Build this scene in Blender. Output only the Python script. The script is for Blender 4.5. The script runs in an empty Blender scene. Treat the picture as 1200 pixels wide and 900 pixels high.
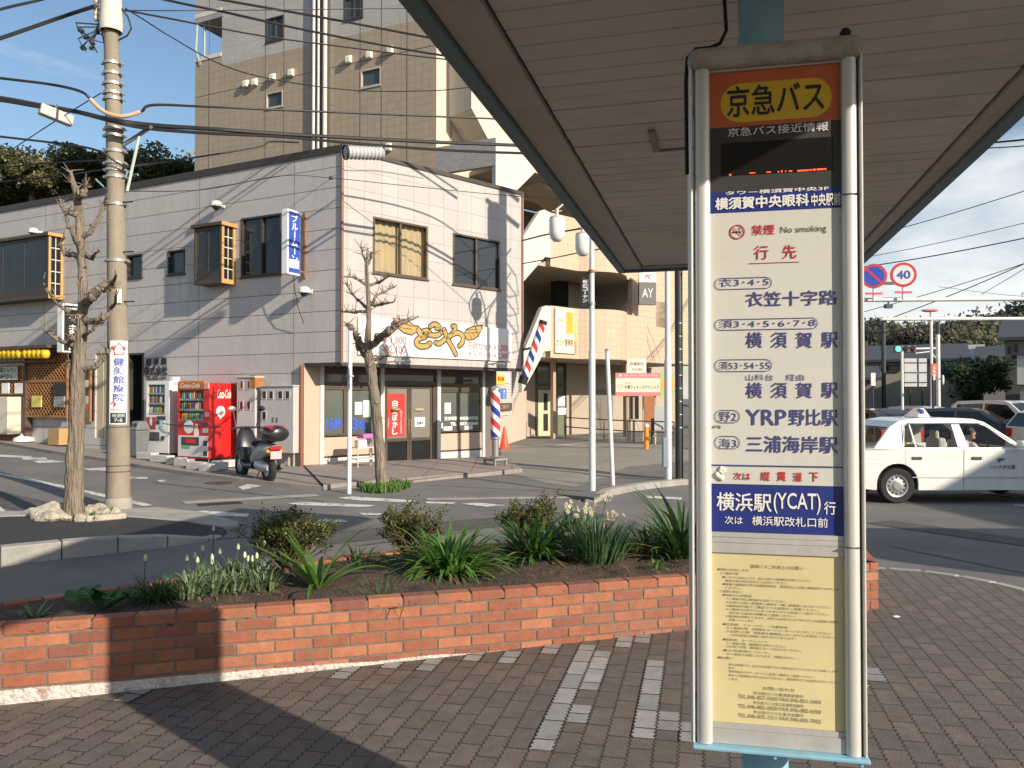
import bpy, bmesh, math, random
from mathutils import Vector, Matrix, noise
from mathutils.geometry import tessellate_polygon
R = math.radians
SC = bpy.context.scene
COL = SC.collection

# ------------------------------------------------------------------ camera, light, exposure
CAMH, PITCH, FPX = 1.62, R(1.0), 920.0
cam_d = bpy.data.cameras.new('camera'); cam = bpy.data.objects.new('camera', cam_d); COL.objects.link(cam)
cam_d.sensor_width = 36; cam_d.lens = 36 * FPX / 1200; cam_d.clip_start = 0.05; cam_d.clip_end = 3000
cam.location = (0, 0, CAMH); cam.rotation_euler = (R(90) + PITCH, 0, 0)
SC.camera = cam

SUN_AZ = (0.742, -0.670)          # horizontal direction towards the sun
SUN_EL = R(23.2)
sun_d = bpy.data.lights.new('sun', 'SUN'); sun = bpy.data.objects.new('sun', sun_d); COL.objects.link(sun)
sun_d.energy = 5.0; sun_d.angle = R(0.53); sun_d.color = (1.0, 0.885, 0.735)
sdir = Vector((SUN_AZ[0] * math.cos(SUN_EL), SUN_AZ[1] * math.cos(SUN_EL), math.sin(SUN_EL)))
sun.rotation_euler = sdir.to_track_quat('Z', 'Y').to_euler()

W = bpy.data.worlds.new('World'); SC.world = W; W.use_nodes = True
nt = W.node_tree; nt.nodes.clear()
def wn(t, **k):
    n = nt.nodes.new(t)
    for a, b in k.items(): setattr(n, a, b)
    return n
wo = wn('ShaderNodeOutputWorld'); bg = wn('ShaderNodeBackground'); sky = wn('ShaderNodeTexSky')
sky.sky_type = 'NISHITA'; sky.sun_disc = False; sky.sun_elevation = SUN_EL
sky.sun_rotation = math.atan2(SUN_AZ[0], SUN_AZ[1]); sky.air_density = 1.25; sky.dust_density = 0.6; sky.ozone_density = 3.0
tc = wn('ShaderNodeTexCoord'); mp = wn('ShaderNodeMapping'); mp.inputs['Scale'].default_value = (1.0, 1.0, 2.6); mp.inputs['Location'].default_value = (0.75, 0.4, 0.35)
n1 = wn('ShaderNodeTexNoise'); n1.inputs['Scale'].default_value = 2.6; n1.inputs['Detail'].default_value = 9; n1.inputs['Roughness'].default_value = 0.56; n1.inputs['Distortion'].default_value = 0.25
rp = wn('ShaderNodeValToRGB'); rp.color_ramp.elements[0].position = 0.475; rp.color_ramp.elements[1].position = 0.70
rp.color_ramp.elements[0].color = (0, 0, 0, 1); rp.color_ramp.elements[1].color = (1, 1, 1, 1)
sx = wn('ShaderNodeSeparateXYZ'); ma = wn('ShaderNodeMath', operation='MULTIPLY_ADD'); ma.inputs[1].default_value = 0.07
mix = wn('ShaderNodeMix', data_type='RGBA'); mix.inputs['B'].default_value = (7.6, 7.5, 7.5, 1)
mul = wn('ShaderNodeMath', operation='MULTIPLY'); mul.inputs[1].default_value = 0.85
L = nt.links.new
L(tc.outputs['Generated'], mp.inputs['Vector']); L(mp.outputs['Vector'], n1.inputs['Vector'])
L(tc.outputs['Generated'], sx.inputs[0]); L(sx.outputs['X'], ma.inputs[0]); L(n1.outputs['Fac'], ma.inputs[2])
L(ma.outputs[0], rp.inputs['Fac']); L(rp.outputs['Color'], mul.inputs[0]); L(mul.outputs[0], mix.inputs['Factor'])
L(sky.outputs['Color'], mix.inputs['A']); L(mix.outputs['Result'], bg.inputs['Color']); bg.inputs['Strength'].default_value = 0.112
L(bg.outputs[0], wo.inputs[0])
SC.view_settings.view_transform = 'Standard'; SC.view_settings.look = 'None'
SC.view_settings.exposure = 0.35; SC.view_settings.gamma = 1.0; SC.view_settings.use_curve_mapping = False
SC.cycles.max_bounces = 8; SC.cycles.transparent_max_bounces = 16
SC.cycles.use_denoising = True
SC.cycles.caustics_reflective = False; SC.cycles.caustics_refractive = False

# ------------------------------------------------------------------ measuring: photo pixel -> world
CO = Vector((0, 0, CAMH))
def ray(px, py):
    a, v = (px - 600) / FPX, (450 - py) / FPX
    c, s = math.cos(PITCH), math.sin(PITCH)
    return Vector((a, c - s * v, s + c * v))
def P(px, py, Y):
    d = ray(px, py); return CO + d * (Y / d.y)
def smooth(a, b, x):
    t = max(0.0, min(1.0, (x - a) / (b - a))); return t * t * (3 - 2 * t)
def G(x, y):
    "height of the road"
    xx = max(-26.0, min(30.0, x))
    zf = -0.033 * (xx + 3.7) if xx < -3.7 else max(-0.27, -0.03 * (xx + 3.7))
    if xx > -3.7: zf *= 1 - smooth(20, 30, y) * (1 - smooth(7, 11, x))
    w = smooth(6, 14, y)
    return (1 - w) * -0.14 + w * zf
def PG(px, py, dz=0.0):
    d = ray(px, py); t = 10.0
    for _ in range(60):
        p = CO + d * t
        t = 0.5 * t + 0.5 * max(0.5, min(400, (G(p.x, p.y) + dz - CAMH) / d.z))
    return CO + d * t
def PZ(px, py, z):
    d = ray(px, py); return CO + d * ((z - CAMH) / d.z)
def PAV(x, y): return 0.0146 * (max(-6, min(6, x)) - 1.31)
def PP(px, py, dz=0.0):
    d = ray(px, py); t = 4.0
    for _ in range(40):
        p = CO + d * t; t = (PAV(p.x, p.y) + dz - CAMH) / d.z
    return CO + d * t
class Wall:
    "vertical plane: origin, direction u; n points towards the viewer's side"
    def __init__(s, o, ang_vp=None, d=None):
        s.o = Vector((o[0], o[1], 0))
        if d is None:
            a = (ang_vp - 600) / FPX; d = Vector((a, 1, 0))
        s.d = Vector((d[0], d[1], 0)).normalized(); s.n = Vector((-s.d.y, s.d.x, 0))
        if s.n.dot(CO - s.o) < 0: s.n = -s.n
    def hit(s, px, py, off=0.0):
        r = ray(px, py); o = s.o + s.n * off
        t = (o - CO).dot(s.n) / r.dot(s.n); p = CO + r * t
        return (p - s.o).dot(s.d), p.z
    def w(s, u, z, off=0.0): return s.o + s.d * u + s.n * off + Vector((0, 0, z))
    def shifted(s, u=0.0, off=0.0):
        w2 = Wall((0, 0), d=(1, 0)); w2.o = s.o + s.d * u + s.n * off; w2.d = s.d.copy(); w2.n = s.n.copy(); return w2

# ------------------------------------------------------------------ materials
MATS = {}
def mat(name, col, rough=0.6, metal=0.0, var=0.12, vscale=3.0, bump=0.0, bscale=60.0, dirt=0.0, dcol=(0.05, 0.04, 0.03), dscale=1.2,
        spec=0.5, emit=None, estr=0.0, coat=0.0, coord='Object', stretch=None):
    if name in MATS: return MATS[name]
    m = bpy.data.materials.new(name); m.use_nodes = True; t = m.node_tree; b = t.nodes['Principled BSDF']
    b.inputs['Roughness'].default_value = rough; b.inputs['Metallic'].default_value = metal
    b.inputs['Specular IOR Level'].default_value = spec; b.inputs['Coat Weight'].default_value = coat
    if emit: b.inputs['Emission Color'].default_value = (*emit, 1); b.inputs['Emission Strength'].default_value = estr
    c = t.nodes.new('ShaderNodeTexCoord'); src = c.outputs[coord]
    if stretch:
        mpn = t.nodes.new('ShaderNodeMapping'); mpn.inputs['Scale'].default_value = stretch; t.links.new(src, mpn.inputs[0]); src = mpn.outputs[0]
    out = None
    if var > 0:
        n = t.nodes.new('ShaderNodeTexNoise'); n.inputs['Scale'].default_value = vscale; n.inputs['Detail'].default_value = 6; n.inputs['Roughness'].default_value = 0.65
        t.links.new(src, n.inputs['Vector'])
        r = t.nodes.new('ShaderNodeValToRGB'); r.color_ramp.elements[0].position = 0.3; r.color_ramp.elements[1].position = 0.7
        r.color_ramp.elements[0].color = (*[x * (1 - var) for x in col], 1); r.color_ramp.elements[1].color = (*[min(1, x * (1 + var)) for x in col], 1)
        t.links.new(n.outputs['Fac'], r.inputs['Fac']); out = r.outputs['Color']
        mr = t.nodes.new('ShaderNodeMapRange'); mr.inputs['To Min'].default_value = max(0.02, rough - 0.1); mr.inputs['To Max'].default_value = min(1, rough + 0.1)
        t.links.new(n.outputs['Fac'], mr.inputs['Value']); t.links.new(mr.outputs[0], b.inputs['Roughness'])
    if dirt > 0:
        n = t.nodes.new('ShaderNodeTexNoise'); n.inputs['Scale'].default_value = dscale; n.inputs['Detail'].default_value = 8; n.inputs['Roughness'].default_value = 0.7
        t.links.new(src, n.inputs['Vector'])
        r = t.nodes.new('ShaderNodeValToRGB'); r.color_ramp.elements[0].position = 0.52; r.color_ramp.elements[1].position = 0.72
        r.color_ramp.elements[0].color = (0, 0, 0, 1); r.color_ramp.elements[1].color = (dirt, dirt, dirt, 1)
        t.links.new(n.outputs['Fac'], r.inputs['Fac'])
        x = t.nodes.new('ShaderNodeMix'); x.data_type = 'RGBA'; t.links.new(r.outputs['Color'], x.inputs['Factor'])
        if out is None: x.inputs['A'].default_value = (*col, 1)
        else: t.links.new(out, x.inputs['A'])
        x.inputs['B'].default_value = (*dcol, 1); out = x.outputs['Result']
    if out is None: b.inputs['Base Color'].default_value = (*col, 1)
    else: t.links.new(out, b.inputs['Base Color'])
    if bump > 0:
        n = t.nodes.new('ShaderNodeTexNoise'); n.inputs['Scale'].default_value = bscale; n.inputs['Detail'].default_value = 4
        t.links.new(src, n.inputs['Vector'])
        bp = t.nodes.new('ShaderNodeBump'); bp.inputs['Strength'].default_value = bump; bp.inputs['Distance'].default_value = 0.02
        t.links.new(n.outputs['Fac'], bp.inputs['Height']); t.links.new(bp.outputs[0], b.inputs['Normal'])
    MATS[name] = m; return m
def brick(name, c1, c2, mortar, bw, rh, ms, rough=0.75, offset=0.5, bump=0.5, rot=0.0, var=0.25, wave=None, dirt=0.3, dscale=1.5, freq=2, dcol=(0.06, 0.05, 0.04), mixbias=0.0, shift=(0, 0), squash=1.0, streak=0):
    "tiles, panels, bricks, pavers from metric UV"
    if name in MATS: return MATS[name]
    m = bpy.data.materials.new(name); m.use_nodes = True; t = m.node_tree; b = t.nodes['Principled BSDF']; N = t.nodes.new; K = t.links.new
    b.inputs['Roughness'].default_value = rough
    uv = N('ShaderNodeTexCoord').outputs['UV']
    mpn = N('ShaderNodeMapping'); mpn.inputs['Rotation'].default_value = (0, 0, rot); mpn.inputs['Location'].default_value = (shift[0], shift[1], 0); K(uv, mpn.inputs[0]); v = mpn.outputs[0]
    if wave:
        s = N('ShaderNodeSeparateXYZ'); K(v, s.inputs[0]); mu = N('ShaderNodeMath'); mu.operation = 'MULTIPLY'; mu.inputs[1].default_value = 2 * math.pi / wave[1]
        K(s.outputs['X'], mu.inputs[0]); si = N('ShaderNodeMath'); si.operation = 'SINE'; K(mu.outputs[0], si.inputs[0])
        ad = N('ShaderNodeMath'); ad.operation = 'MULTIPLY_ADD'; ad.inputs[1].default_value = wave[0]; K(si.outputs[0], ad.inputs[0]); K(s.outputs['Y'], ad.inputs[2])
        cb = N('ShaderNodeCombineXYZ'); K(s.outputs['X'], cb.inputs[0]); K(ad.outputs[0], cb.inputs[1]); v = cb.outputs[0]
    br = N('ShaderNodeTexBrick'); br.offset = offset; br.offset_frequency = freq; br.squash = squash
    br.inputs['Color1'].default_value = (*c1, 1); br.inputs['Color2'].default_value = (*c2, 1); br.inputs['Mortar'].default_value = (*mortar, 1)
    br.inputs['Scale'].default_value = 1; br.inputs['Mortar Size'].default_value = ms; br.inputs['Mortar Smooth'].default_value = 0.15; br.inputs['Bias'].default_value = mixbias
    br.inputs['Brick Width'].default_value = bw; br.inputs['Row Height'].default_value = rh; K(v, br.inputs['Vector'])
    n = N('ShaderNodeTexNoise'); n.inputs['Scale'].default_value = 9; n.inputs['Detail'].default_value = 8; n.inputs['Roughness'].default_value = 0.7; K(uv, n.inputs['Vector'])
    mr = N('ShaderNodeMapRange'); mr.inputs['From Min'].default_value = 0.25; mr.inputs['From Max'].default_value = 0.75; mr.inputs['To Min'].default_value = 1 - var; mr.inputs['To Max'].default_value = 1 + var; K(n.outputs['Fac'], mr.inputs[0])
    x = N('ShaderNodeMix'); x.data_type = 'RGBA'; x.blend_type = 'MULTIPLY'; x.inputs['Factor'].default_value = 1; K(br.outputs['Color'], x.inputs['A']); K(mr.outputs[0], x.inputs['B'])
    out = x.outputs['Result']
    if dirt > 0:
        n2 = N('ShaderNodeTexNoise'); n2.inputs['Scale'].default_value = dscale; n2.inputs['Detail'].default_value = 9; n2.inputs['Roughness'].default_value = 0.7; K(uv, n2.inputs['Vector'])
        if streak: m4 = N('ShaderNodeMapping'); m4.inputs['Scale'].default_value = (streak, .35, 1); K(uv, m4.inputs[0]); K(m4.outputs[0], n2.inputs['Vector'])
        rr = N('ShaderNodeValToRGB'); rr.color_ramp.elements[0].position = 0.5; rr.color_ramp.elements[1].position = 0.75; rr.color_ramp.elements[0].color = (0, 0, 0, 1); rr.color_ramp.elements[1].color = (dirt,) * 3 + (1,)
        K(n2.outputs['Fac'], rr.inputs[0]); y = N('ShaderNodeMix'); y.data_type = 'RGBA'; K(rr.outputs[0], y.inputs['Factor']); K(out, y.inputs['A']); y.inputs['B'].default_value = (*dcol, 1); out = y.outputs['Result']
    K(out, b.inputs['Base Color'])
    if bump > 0:
        h = N('ShaderNodeMath'); h.operation = 'MULTIPLY_ADD'; h.inputs[1].default_value = -1.0; K(br.outputs['Fac'], h.inputs[0])
        n3 = N('ShaderNodeTexNoise'); n3.inputs['Scale'].default_value = 90; n3.inputs['Detail'].default_value = 3; K(uv, n3.inputs['Vector'])
        m3 = N('ShaderNodeMath'); m3.operation = 'MULTIPLY'; m3.inputs[1].default_value = 0.5; K(n3.outputs['Fac'], m3.inputs[0]); K(m3.outputs[0], h.inputs[2])
        bp = N('ShaderNodeBump'); bp.inputs['Strength'].default_value = bump; bp.inputs['Distance'].default_value = 0.008; K(h.outputs[0], bp.inputs['Height']); K(bp.outputs[0], b.inputs['Normal'])
    MATS[name] = m; return m
def glass(name, tint=(0.02, 0.025, 0.03), through=0.0, rough=0.03):
    if name in MATS: return MATS[name]
    m = bpy.data.materials.new(name); m.use_nodes = True; t = m.node_tree; b = t.nodes['Principled BSDF']
    b.inputs['Base Color'].default_value = (*tint, 1); b.inputs['Roughness'].default_value = rough; b.inputs['Specular IOR Level'].default_value = 0.6
    c = t.nodes.new('ShaderNodeTexCoord'); n = t.nodes.new('ShaderNodeTexNoise'); n.inputs['Scale'].default_value = 1.3; t.links.new(c.outputs['Object'], n.inputs['Vector'])
    bp = t.nodes.new('ShaderNodeBump'); bp.inputs['Strength'].default_value = 0.06; bp.inputs['Distance'].default_value = 0.1; t.links.new(n.outputs['Fac'], bp.inputs['Height']); t.links.new(bp.outputs[0], b.inputs['Normal'])
    if through > 0:
        o = t.nodes['Material Output']; tr = t.nodes.new('ShaderNodeBsdfTransparent'); tr.inputs[0].default_value = (0.96, 0.97, 0.96, 1)
        ms = t.nodes.new('ShaderNodeMixShader'); ms.inputs[0].default_value = 1 - through
        t.links.new(tr.outputs[0], ms.inputs[1]); t.links.new(b.outputs[0], ms.inputs[2]); t.links.new(ms.outputs[0], o.inputs[0])
    MATS[name] = m; return m

# ------------------------------------------------------------------ objects
def tag(o, label=None, cat=None, group=None, kind=None):
    if label: o['label'] = label
    if cat: o['category'] = cat
    if group: o['group'] = group
    if kind: o['kind'] = kind
    return o
def thing(name, label, cat, loc=(0, 0, 0), group=None, rot=0.0):
    o = bpy.data.objects.new(name, None); COL.objects.link(o); o.location = loc; o.rotation_euler = (0, 0, rot); o.empty_display_size = 0.2
    o['rx'] = [float(loc[0]), float(loc[1]), float(loc[2])]
    return tag(o, label, cat, group)
def root_of(o):
    while o.parent: o = o.parent
    return o
ORG = {}
class MB:
    def __init__(s): s.bm = bmesh.new(); s.uv = s.bm.loops.layers.uv.new('UVMap'); s.keep = set()
    def face(s, pts, uvs=None):
        vs = [s.bm.verts.new(p) for p in pts]
        try: f = s.bm.faces.new(vs)
        except ValueError: return None
        if uvs:
            for l, q in zip(f.loops, uvs): l[s.uv].uv = q
            s.keep.add(f)
        return f
    def hexa(s, p):
        "8 points: bottom 0-3, top 4-7"
        v = [s.bm.verts.new(q) for q in p]
        for ix in ((0, 3, 2, 1), (4, 5, 6, 7), (0, 1, 5, 4), (1, 2, 6, 5), (2, 3, 7, 6), (3, 0, 4, 7)): s.bm.faces.new([v[i] for i in ix])
        return s
    def box(s, c, size, rot=0.0, m=None):
        x, y, z = [k / 2 for k in size]; M = m or Matrix.Rotation(rot, 3, 'Z'); c = Vector(c)
        return s.hexa([c + M @ Vector(q) for q in ((-x, -y, -z), (x, -y, -z), (x, y, -z), (-x, y, -z), (-x, -y, z), (x, -y, z), (x, y, z), (-x, y, z))])
    def fb(s, wl, u0, u1, z0, z1, o0, o1):
        "box in a wall's frame"
        return s.hexa([wl.w(u0, z0, o1), wl.w(u1, z0, o1), wl.w(u1, z0, o0), wl.w(u0, z0, o0), wl.w(u0, z1, o1), wl.w(u1, z1, o1), wl.w(u1, z1, o0), wl.w(u0, z1, o0)])
    def frame(s, wl, u0, u1, z0, z1, w, o0, o1):
        s.fb(wl, u0, u1, z0, z0 + w, o0, o1); s.fb(wl, u0, u1, z1 - w, z1, o0, o1); s.fb(wl, u0, u0 + w, z0 + w, z1 - w, o0, o1); s.fb(wl, u1 - w, u1, z0 + w, z1 - w, o0, o1); return s
    def prism(s, loop, vec, holes=()):
        "extrude a planar polygon (3D points) by vec, with optional holes"
        vec = Vector(vec); loops = [[Vector(p) for p in loop]] + [[Vector(p) for p in h] for h in holes]
        flat = [p for l in loops for p in l]; tris = tessellate_polygon(loops)
        a = [s.bm.verts.new(p) for p in flat]; b = [s.bm.verts.new(p + vec) for p in flat]
        for t in tris:
            try: s.bm.faces.new([a[i] for i in t]); s.bm.faces.new([b[i] for i in reversed(t)])
            except ValueError: pass
        k = 0
        for l in loops:
            n = len(l)
            for i in range(n):
                j = (i + 1) % n
                try: s.bm.faces.new([a[k + i], a[k + j], b[k + j], b[k + i]])
                except ValueError: pass
            k += n
        return s
    def tube(s, pts, r, n=8, cap=True):
        pts = [Vector(p) for p in pts]; rs = r if isinstance(r, (list, tuple)) else [r] * len(pts)
        rings = []; prev = None
        for i, p in enumerate(pts):
            d = (pts[min(i + 1, len(pts) - 1)] - pts[max(i - 1, 0)])
            if d.length < 1e-9: d = Vector((0, 0, 1))
            d.normalize()
            if prev is None:
                a = Vector((0, 0, 1)) if abs(d.z) < 0.9 else Vector((1, 0, 0)); x = d.cross(a).normalized()
            else:
                x = prev - d * prev.dot(d)
                x = x.normalized() if x.length > 1e-6 else d.orthogonal().normalized()
            prev = x; y = d.cross(x)
            rings.append([s.bm.verts.new(p + (x * math.cos(2 * math.pi * k / n) + y * math.sin(2 * math.pi * k / n)) * rs[i]) for k in range(n)])
        for a, b in zip(rings, rings[1:]):
            for k in range(n): s.bm.faces.new([a[k], a[(k + 1) % n], b[(k + 1) % n], b[k]])
        if cap:
            s.bm.faces.new(list(reversed(rings[0]))); s.bm.faces.new(rings[-1])
        return s
    def lathe(s, c, prof, n=20, axis=(0, 0, 1)):
        ax = Vector(axis).normalized(); x = ax.orthogonal().normalized(); y = ax.cross(x); c = Vector(c); rings = []
        for r, h in prof:
            if r < 1e-6: rings.append([s.bm.verts.new(c + ax * h)])
            else: rings.append([s.bm.verts.new(c + ax * h + (x * math.cos(2 * math.pi * k / n) + y * math.sin(2 * math.pi * k / n)) * r) for k in range(n)])
        for a, b in zip(rings, rings[1:]):
            for k in range(n):
                q = [a[k % len(a)], a[(k + 1) % n % len(a)], b[(k + 1) % n % len(b)], b[k % len(b)]]
                q = list(dict.fromkeys(q))
                if len(q) > 2:
                    try: s.bm.faces.new(q)
                    except ValueError: pass
        return s
    def ell(s, c, r, n=14, m=8, rot=None):
        M = rot or Matrix.Identity(3); c = Vector(c); rings = []
        for i in range(m + 1):
            a = math.pi * i / m
            if i in (0, m): rings.append([s.bm.verts.new(c + M @ Vector((0, 0, r[2] * math.cos(a))))])
            else: rings.append([s.bm.verts.new(c + M @ Vector((r[0] * math.sin(a) * math.cos(2 * math.pi * k / n), r[1] * math.sin(a) * math.sin(2 * math.pi * k / n), r[2] * math.cos(a)))) for k in range(n)])
        for a, b in zip(rings, rings[1:]):
            for k in range(n):
                q = list(dict.fromkeys([a[k % len(a)], b[k % len(b)], b[(k + 1) % n % len(b)], a[(k + 1) % n % len(a)]]))
                if len(q) > 2: s.bm.faces.new(q)
        return s
    def build(s, name, m, parent=None, smooth=False, bevel=0.0, weld=False, normals=True, seg=2, angle=40):
        bm = s.bm
        if weld: bmesh.ops.remove_doubles(bm, verts=bm.verts, dist=1e-5)
        if normals: bmesh.ops.recalc_face_normals(bm, faces=bm.faces)
        for f in bm.faces:
            f.smooth = smooth
            if f in s.keep: continue
            n = f.normal
            if abs(n.z) > 0.7:
                for l in f.loops: l[s.uv].uv = (l.vert.co.x, l.vert.co.y)
            else:
                t = Vector((-n.y, n.x, 0)); t = t.normalized() if t.length > 1e-6 else Vector((1, 0, 0))
                for l in f.loops: l[s.uv].uv = (l.vert.co.dot(t), l.vert.co.z)
        off = Vector((0, 0, 0))
        if parent: off = Vector(root_of(parent)['rx']) if 'rx' in root_of(parent) else Vector((0, 0, 0))
        if off.length > 0: bmesh.ops.translate(bm, verts=bm.verts, vec=-off)
        me = bpy.data.meshes.new(name); bm.to_mesh(me); bm.free()
        if m is not None:
            for q in (m if isinstance(m, (list, tuple)) else [m]): me.materials.append(q)
        o = bpy.data.objects.new(name, me); COL.objects.link(o)
        if parent: o.parent = parent
        if bevel > 0:
            b = o.modifiers.new('bevel', 'BEVEL'); b.width = bevel; b.segments = seg; b.limit_method = 'ANGLE'; b.angle_limit = R(angle)
        if smooth and bevel == 0:
            try:
                for e in me.edges: pass
                me.set_sharp_from_angle(angle=R(angle))
            except Exception: pass
        return o
def solo(o, label, cat, group=None):
    "a thing that is one mesh: origin to its base"
    return recentre(tag(o, label, cat, group))
def recentre(o):
    me = o.data
    if len(me.vertices) == 0: return o
    xs = [v.co.x for v in me.vertices]; ys = [v.co.y for v in me.vertices]; zs = [v.co.z for v in me.vertices]
    c = Vector(((min(xs) + max(xs)) / 2, (min(ys) + max(ys)) / 2, min(zs)))
    me.transform(Matrix.Translation(-c)); o.location = c; o['rx'] = list(c)
    return o
def struct(o): o['kind'] = 'structure'; return o
def copy_tree(o, parent=None, label=None):
    c = o.copy(); COL.objects.link(c)
    if parent: c.parent = parent
    if label: c['label'] = label
    for ch in list(o.children): copy_tree(ch, c)
    return c
TXT = {}
def txt_mesh(s, offset=0.0, shear=0.0, vertical=False):
    k = (s, offset, shear)
    if k not in TXT:
        c = bpy.data.curves.new('t', 'FONT'); c.body = s; c.offset = offset; c.shear = shear; c.resolution_u = 3
        o = bpy.data.objects.new('t', c); me = bpy.data.meshes.new_from_object(o)
        vs = [v.co.copy() for v in me.vertices]; fs = [list(p.vertices) for p in me.polygons]
        bpy.data.objects.remove(o); bpy.data.curves.remove(c); bpy.data.meshes.remove(me)
        TXT[k] = (vs, fs)
    return TXT[k]
def put_text(mb, s, org, right, up, w, h, offset=0.0, shear=0.0, mirror=False):
    "lettering fitted into the box org + w*right + h*up (org = lower left); offset > 0 thickens the strokes with shifted copies"
    vs, fs = txt_mesh(s, 0.0, shear)
    if not vs: return
    x0 = min(v.x for v in vs); x1 = max(v.x for v in vs); y0 = min(v.y for v in vs); y1 = max(v.y for v in vs)
    nrm = right.cross(up); sx_, sy_ = w / (x1 - x0 + 1e-9), h / (y1 - y0 + 1e-9); d = offset
    for i, (dx, dy) in enumerate(((0, 0), (d, 0), (-d, 0), (0, d * .8), (0, -d * .8)) if d > .004 else ((0, 0),)):
        b = [mb.bm.verts.new(org + right * ((v.x - x0 + dx) * sx_) + up * ((v.y - y0 + dy) * sy_) + nrm * (i * .00012)) for v in vs]
        for f in fs:
            try: mb.bm.faces.new([b[k] for k in f])
            except ValueError: pass
def put_column(mb, s, org, right, up, w, h, offset=0.0, rot_long=True):
    "vertical Japanese lettering, top to bottom; org = lower left"
    n = len(s); ch = h / n
    for i, c in enumerate(s):
        if c == ' ': continue
        o = org + up * (h - (i + 1) * ch + ch * 0.07)
        if c in 'ー－-':
            mb.face([o + right * (w * .44), o + right * (w * .58), o + right * (w * .58) + up * (ch * .86), o + right * (w * .44) + up * (ch * .86)])
        else: put_text(mb, c, o + right * (w * 0.06), right, up, w * 0.88, ch * 0.86, offset)
UP = Vector((0, 0, 1))
# ------------------------------------------------------------------ the ground
A_ASPH = mat('asphalt', (0.165, 0.157, 0.146), rough=0.9, var=0.22, vscale=0.7, bump=0.5, bscale=220, dirt=0.55, dcol=(0.215, 0.20, 0.183), dscale=0.45)
A_NEW = mat('fresh asphalt', (0.035, 0.035, 0.037), rough=0.85, var=0.2, vscale=4, bump=0.5, bscale=250)
A_OLD = mat('worn parking asphalt', (0.25, 0.23, 0.20), rough=0.9, var=0.15, vscale=1.0, bump=0.4, bscale=200, dirt=0.4, dcol=(0.18, 0.165, 0.15), dscale=0.8)
CONC = mat('concrete', (0.33, 0.31, 0.28), rough=0.9, var=0.2, vscale=2.5, bump=0.4, bscale=90, dirt=0.5, dcol=(0.16, 0.145, 0.12), dscale=2.2)
WALKC = mat('apron concrete', (0.27, 0.235, 0.205), rough=0.9, var=0.14, vscale=2.0, bump=0.35, bscale=120, dirt=0.45, dcol=(0.15, 0.135, 0.115), dscale=1.4)
def line_paint():
    m = mat('road paint', (0.62, 0.61, 0.58), rough=0.7, var=0.08, vscale=8, bump=0.3, bscale=200)
    t = m.node_tree; o = t.nodes['Material Output']; b = t.nodes['Principled BSDF']
    c = t.nodes.new('ShaderNodeTexCoord'); n = t.nodes.new('ShaderNodeTexNoise'); n.inputs['Scale'].default_value = 7; n.inputs['Detail'].default_value = 10; n.inputs['Roughness'].default_value = 0.75
    t.links.new(c.outputs['UV'], n.inputs['Vector'])
    r = t.nodes.new('ShaderNodeValToRGB'); r.color_ramp.elements[0].position = 0.40; r.color_ramp.elements[1].position = 0.47
    t.links.new(n.outputs['Fac'], r.inputs[0]); tr = t.nodes.new('ShaderNodeBsdfTransparent'); ms = t.nodes.new('ShaderNodeMixShader')
    t.links.new(r.outputs[0], ms.inputs[0]); t.links.new(tr.outputs[0], ms.inputs[1]); t.links.new(b.outputs[0], ms.inputs[2]); t.links.new(ms.outputs[0], o.inputs[0]); return m
PAINT = line_paint()
def axis(a, b, st): return [a + st * i for i in range(int(round((b - a) / st)) + 1)]
gx = [-900, -300, -120, -60, -40] + axis(-30, 32, 0.5) + [40, 60, 120, 300, 900]
gy = [-300, -100, -40, -15, -5] + axis(0, 40, 0.5) + [45, 50, 60, 80, 120, 250, 500, 1200]
mb = MB(); vv = [[mb.bm.verts.new((x, y, G(x, y))) for y in gy] for x in gx]
for i in range(len(gx) - 1):
    for j in range(len(gy) - 1): mb.bm.faces.new([vv[i][j], vv[i + 1][j], vv[i + 1][j + 1], vv[i][j + 1]])
struct(mb.build('road', A_ASPH, smooth=True))

# near pavement of interlocking pavers
SH_A = Vector((0.2553, 0.9669, 0)); SH_B = Vector((0.9669, -0.2553, 0))
ROT = -R(90 - 13.6)
PAVER = brick('brown pavers', (0.122, 0.103, 0.086), (0.168, 0.127, 0.100), (0.034, 0.030, 0.026), 0.225, 0.113, 0.005, rot=ROT, wave=(0.005, 0.042), var=0.3, dirt=0.6, dscale=2.3, dcol=(0.088, 0.080, 0.068), bump=0.9, mixbias=-0.25)
PAVER_G = brick('grey pavers', (0.25, 0.245, 0.232), (0.35, 0.34, 0.32), (0.02, 0.018, 0.016), 0.225, 0.113, 0.006, rot=ROT, wave=(0.005, 0.042), var=0.18, dirt=0.6, dscale=2.2, dcol=(0.16, 0.145, 0.125), bump=0.8)
kerb_px = [(1040, 667), (1080, 670), (1120, 675.5), (1160, 683), (1200, 693), (1250, 710)]
kp = [PP(*q) for q in kerb_px]
edge = [Vector((-7, 3.2, 0)), Vector((-4.6, 4.05, 0)), Vector((-3.3, 5.12, 0)), Vector((-1.35, 6.65, 0)), Vector((-0.5, 7.15, 0)), Vector((1.0, 7.45, 0)), Vector((2.6, 7.5, 0))] + [Vector((p.x, p.y, 0)) for p in kp] + [Vector((4.75, 5.0, 0)), Vector((5.3, 3.2, 0)), Vector((5.6, 0, 0)), Vector((5.8, -16, 0))]
poly = edge + [Vector((-7, -16, 0))]
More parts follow.
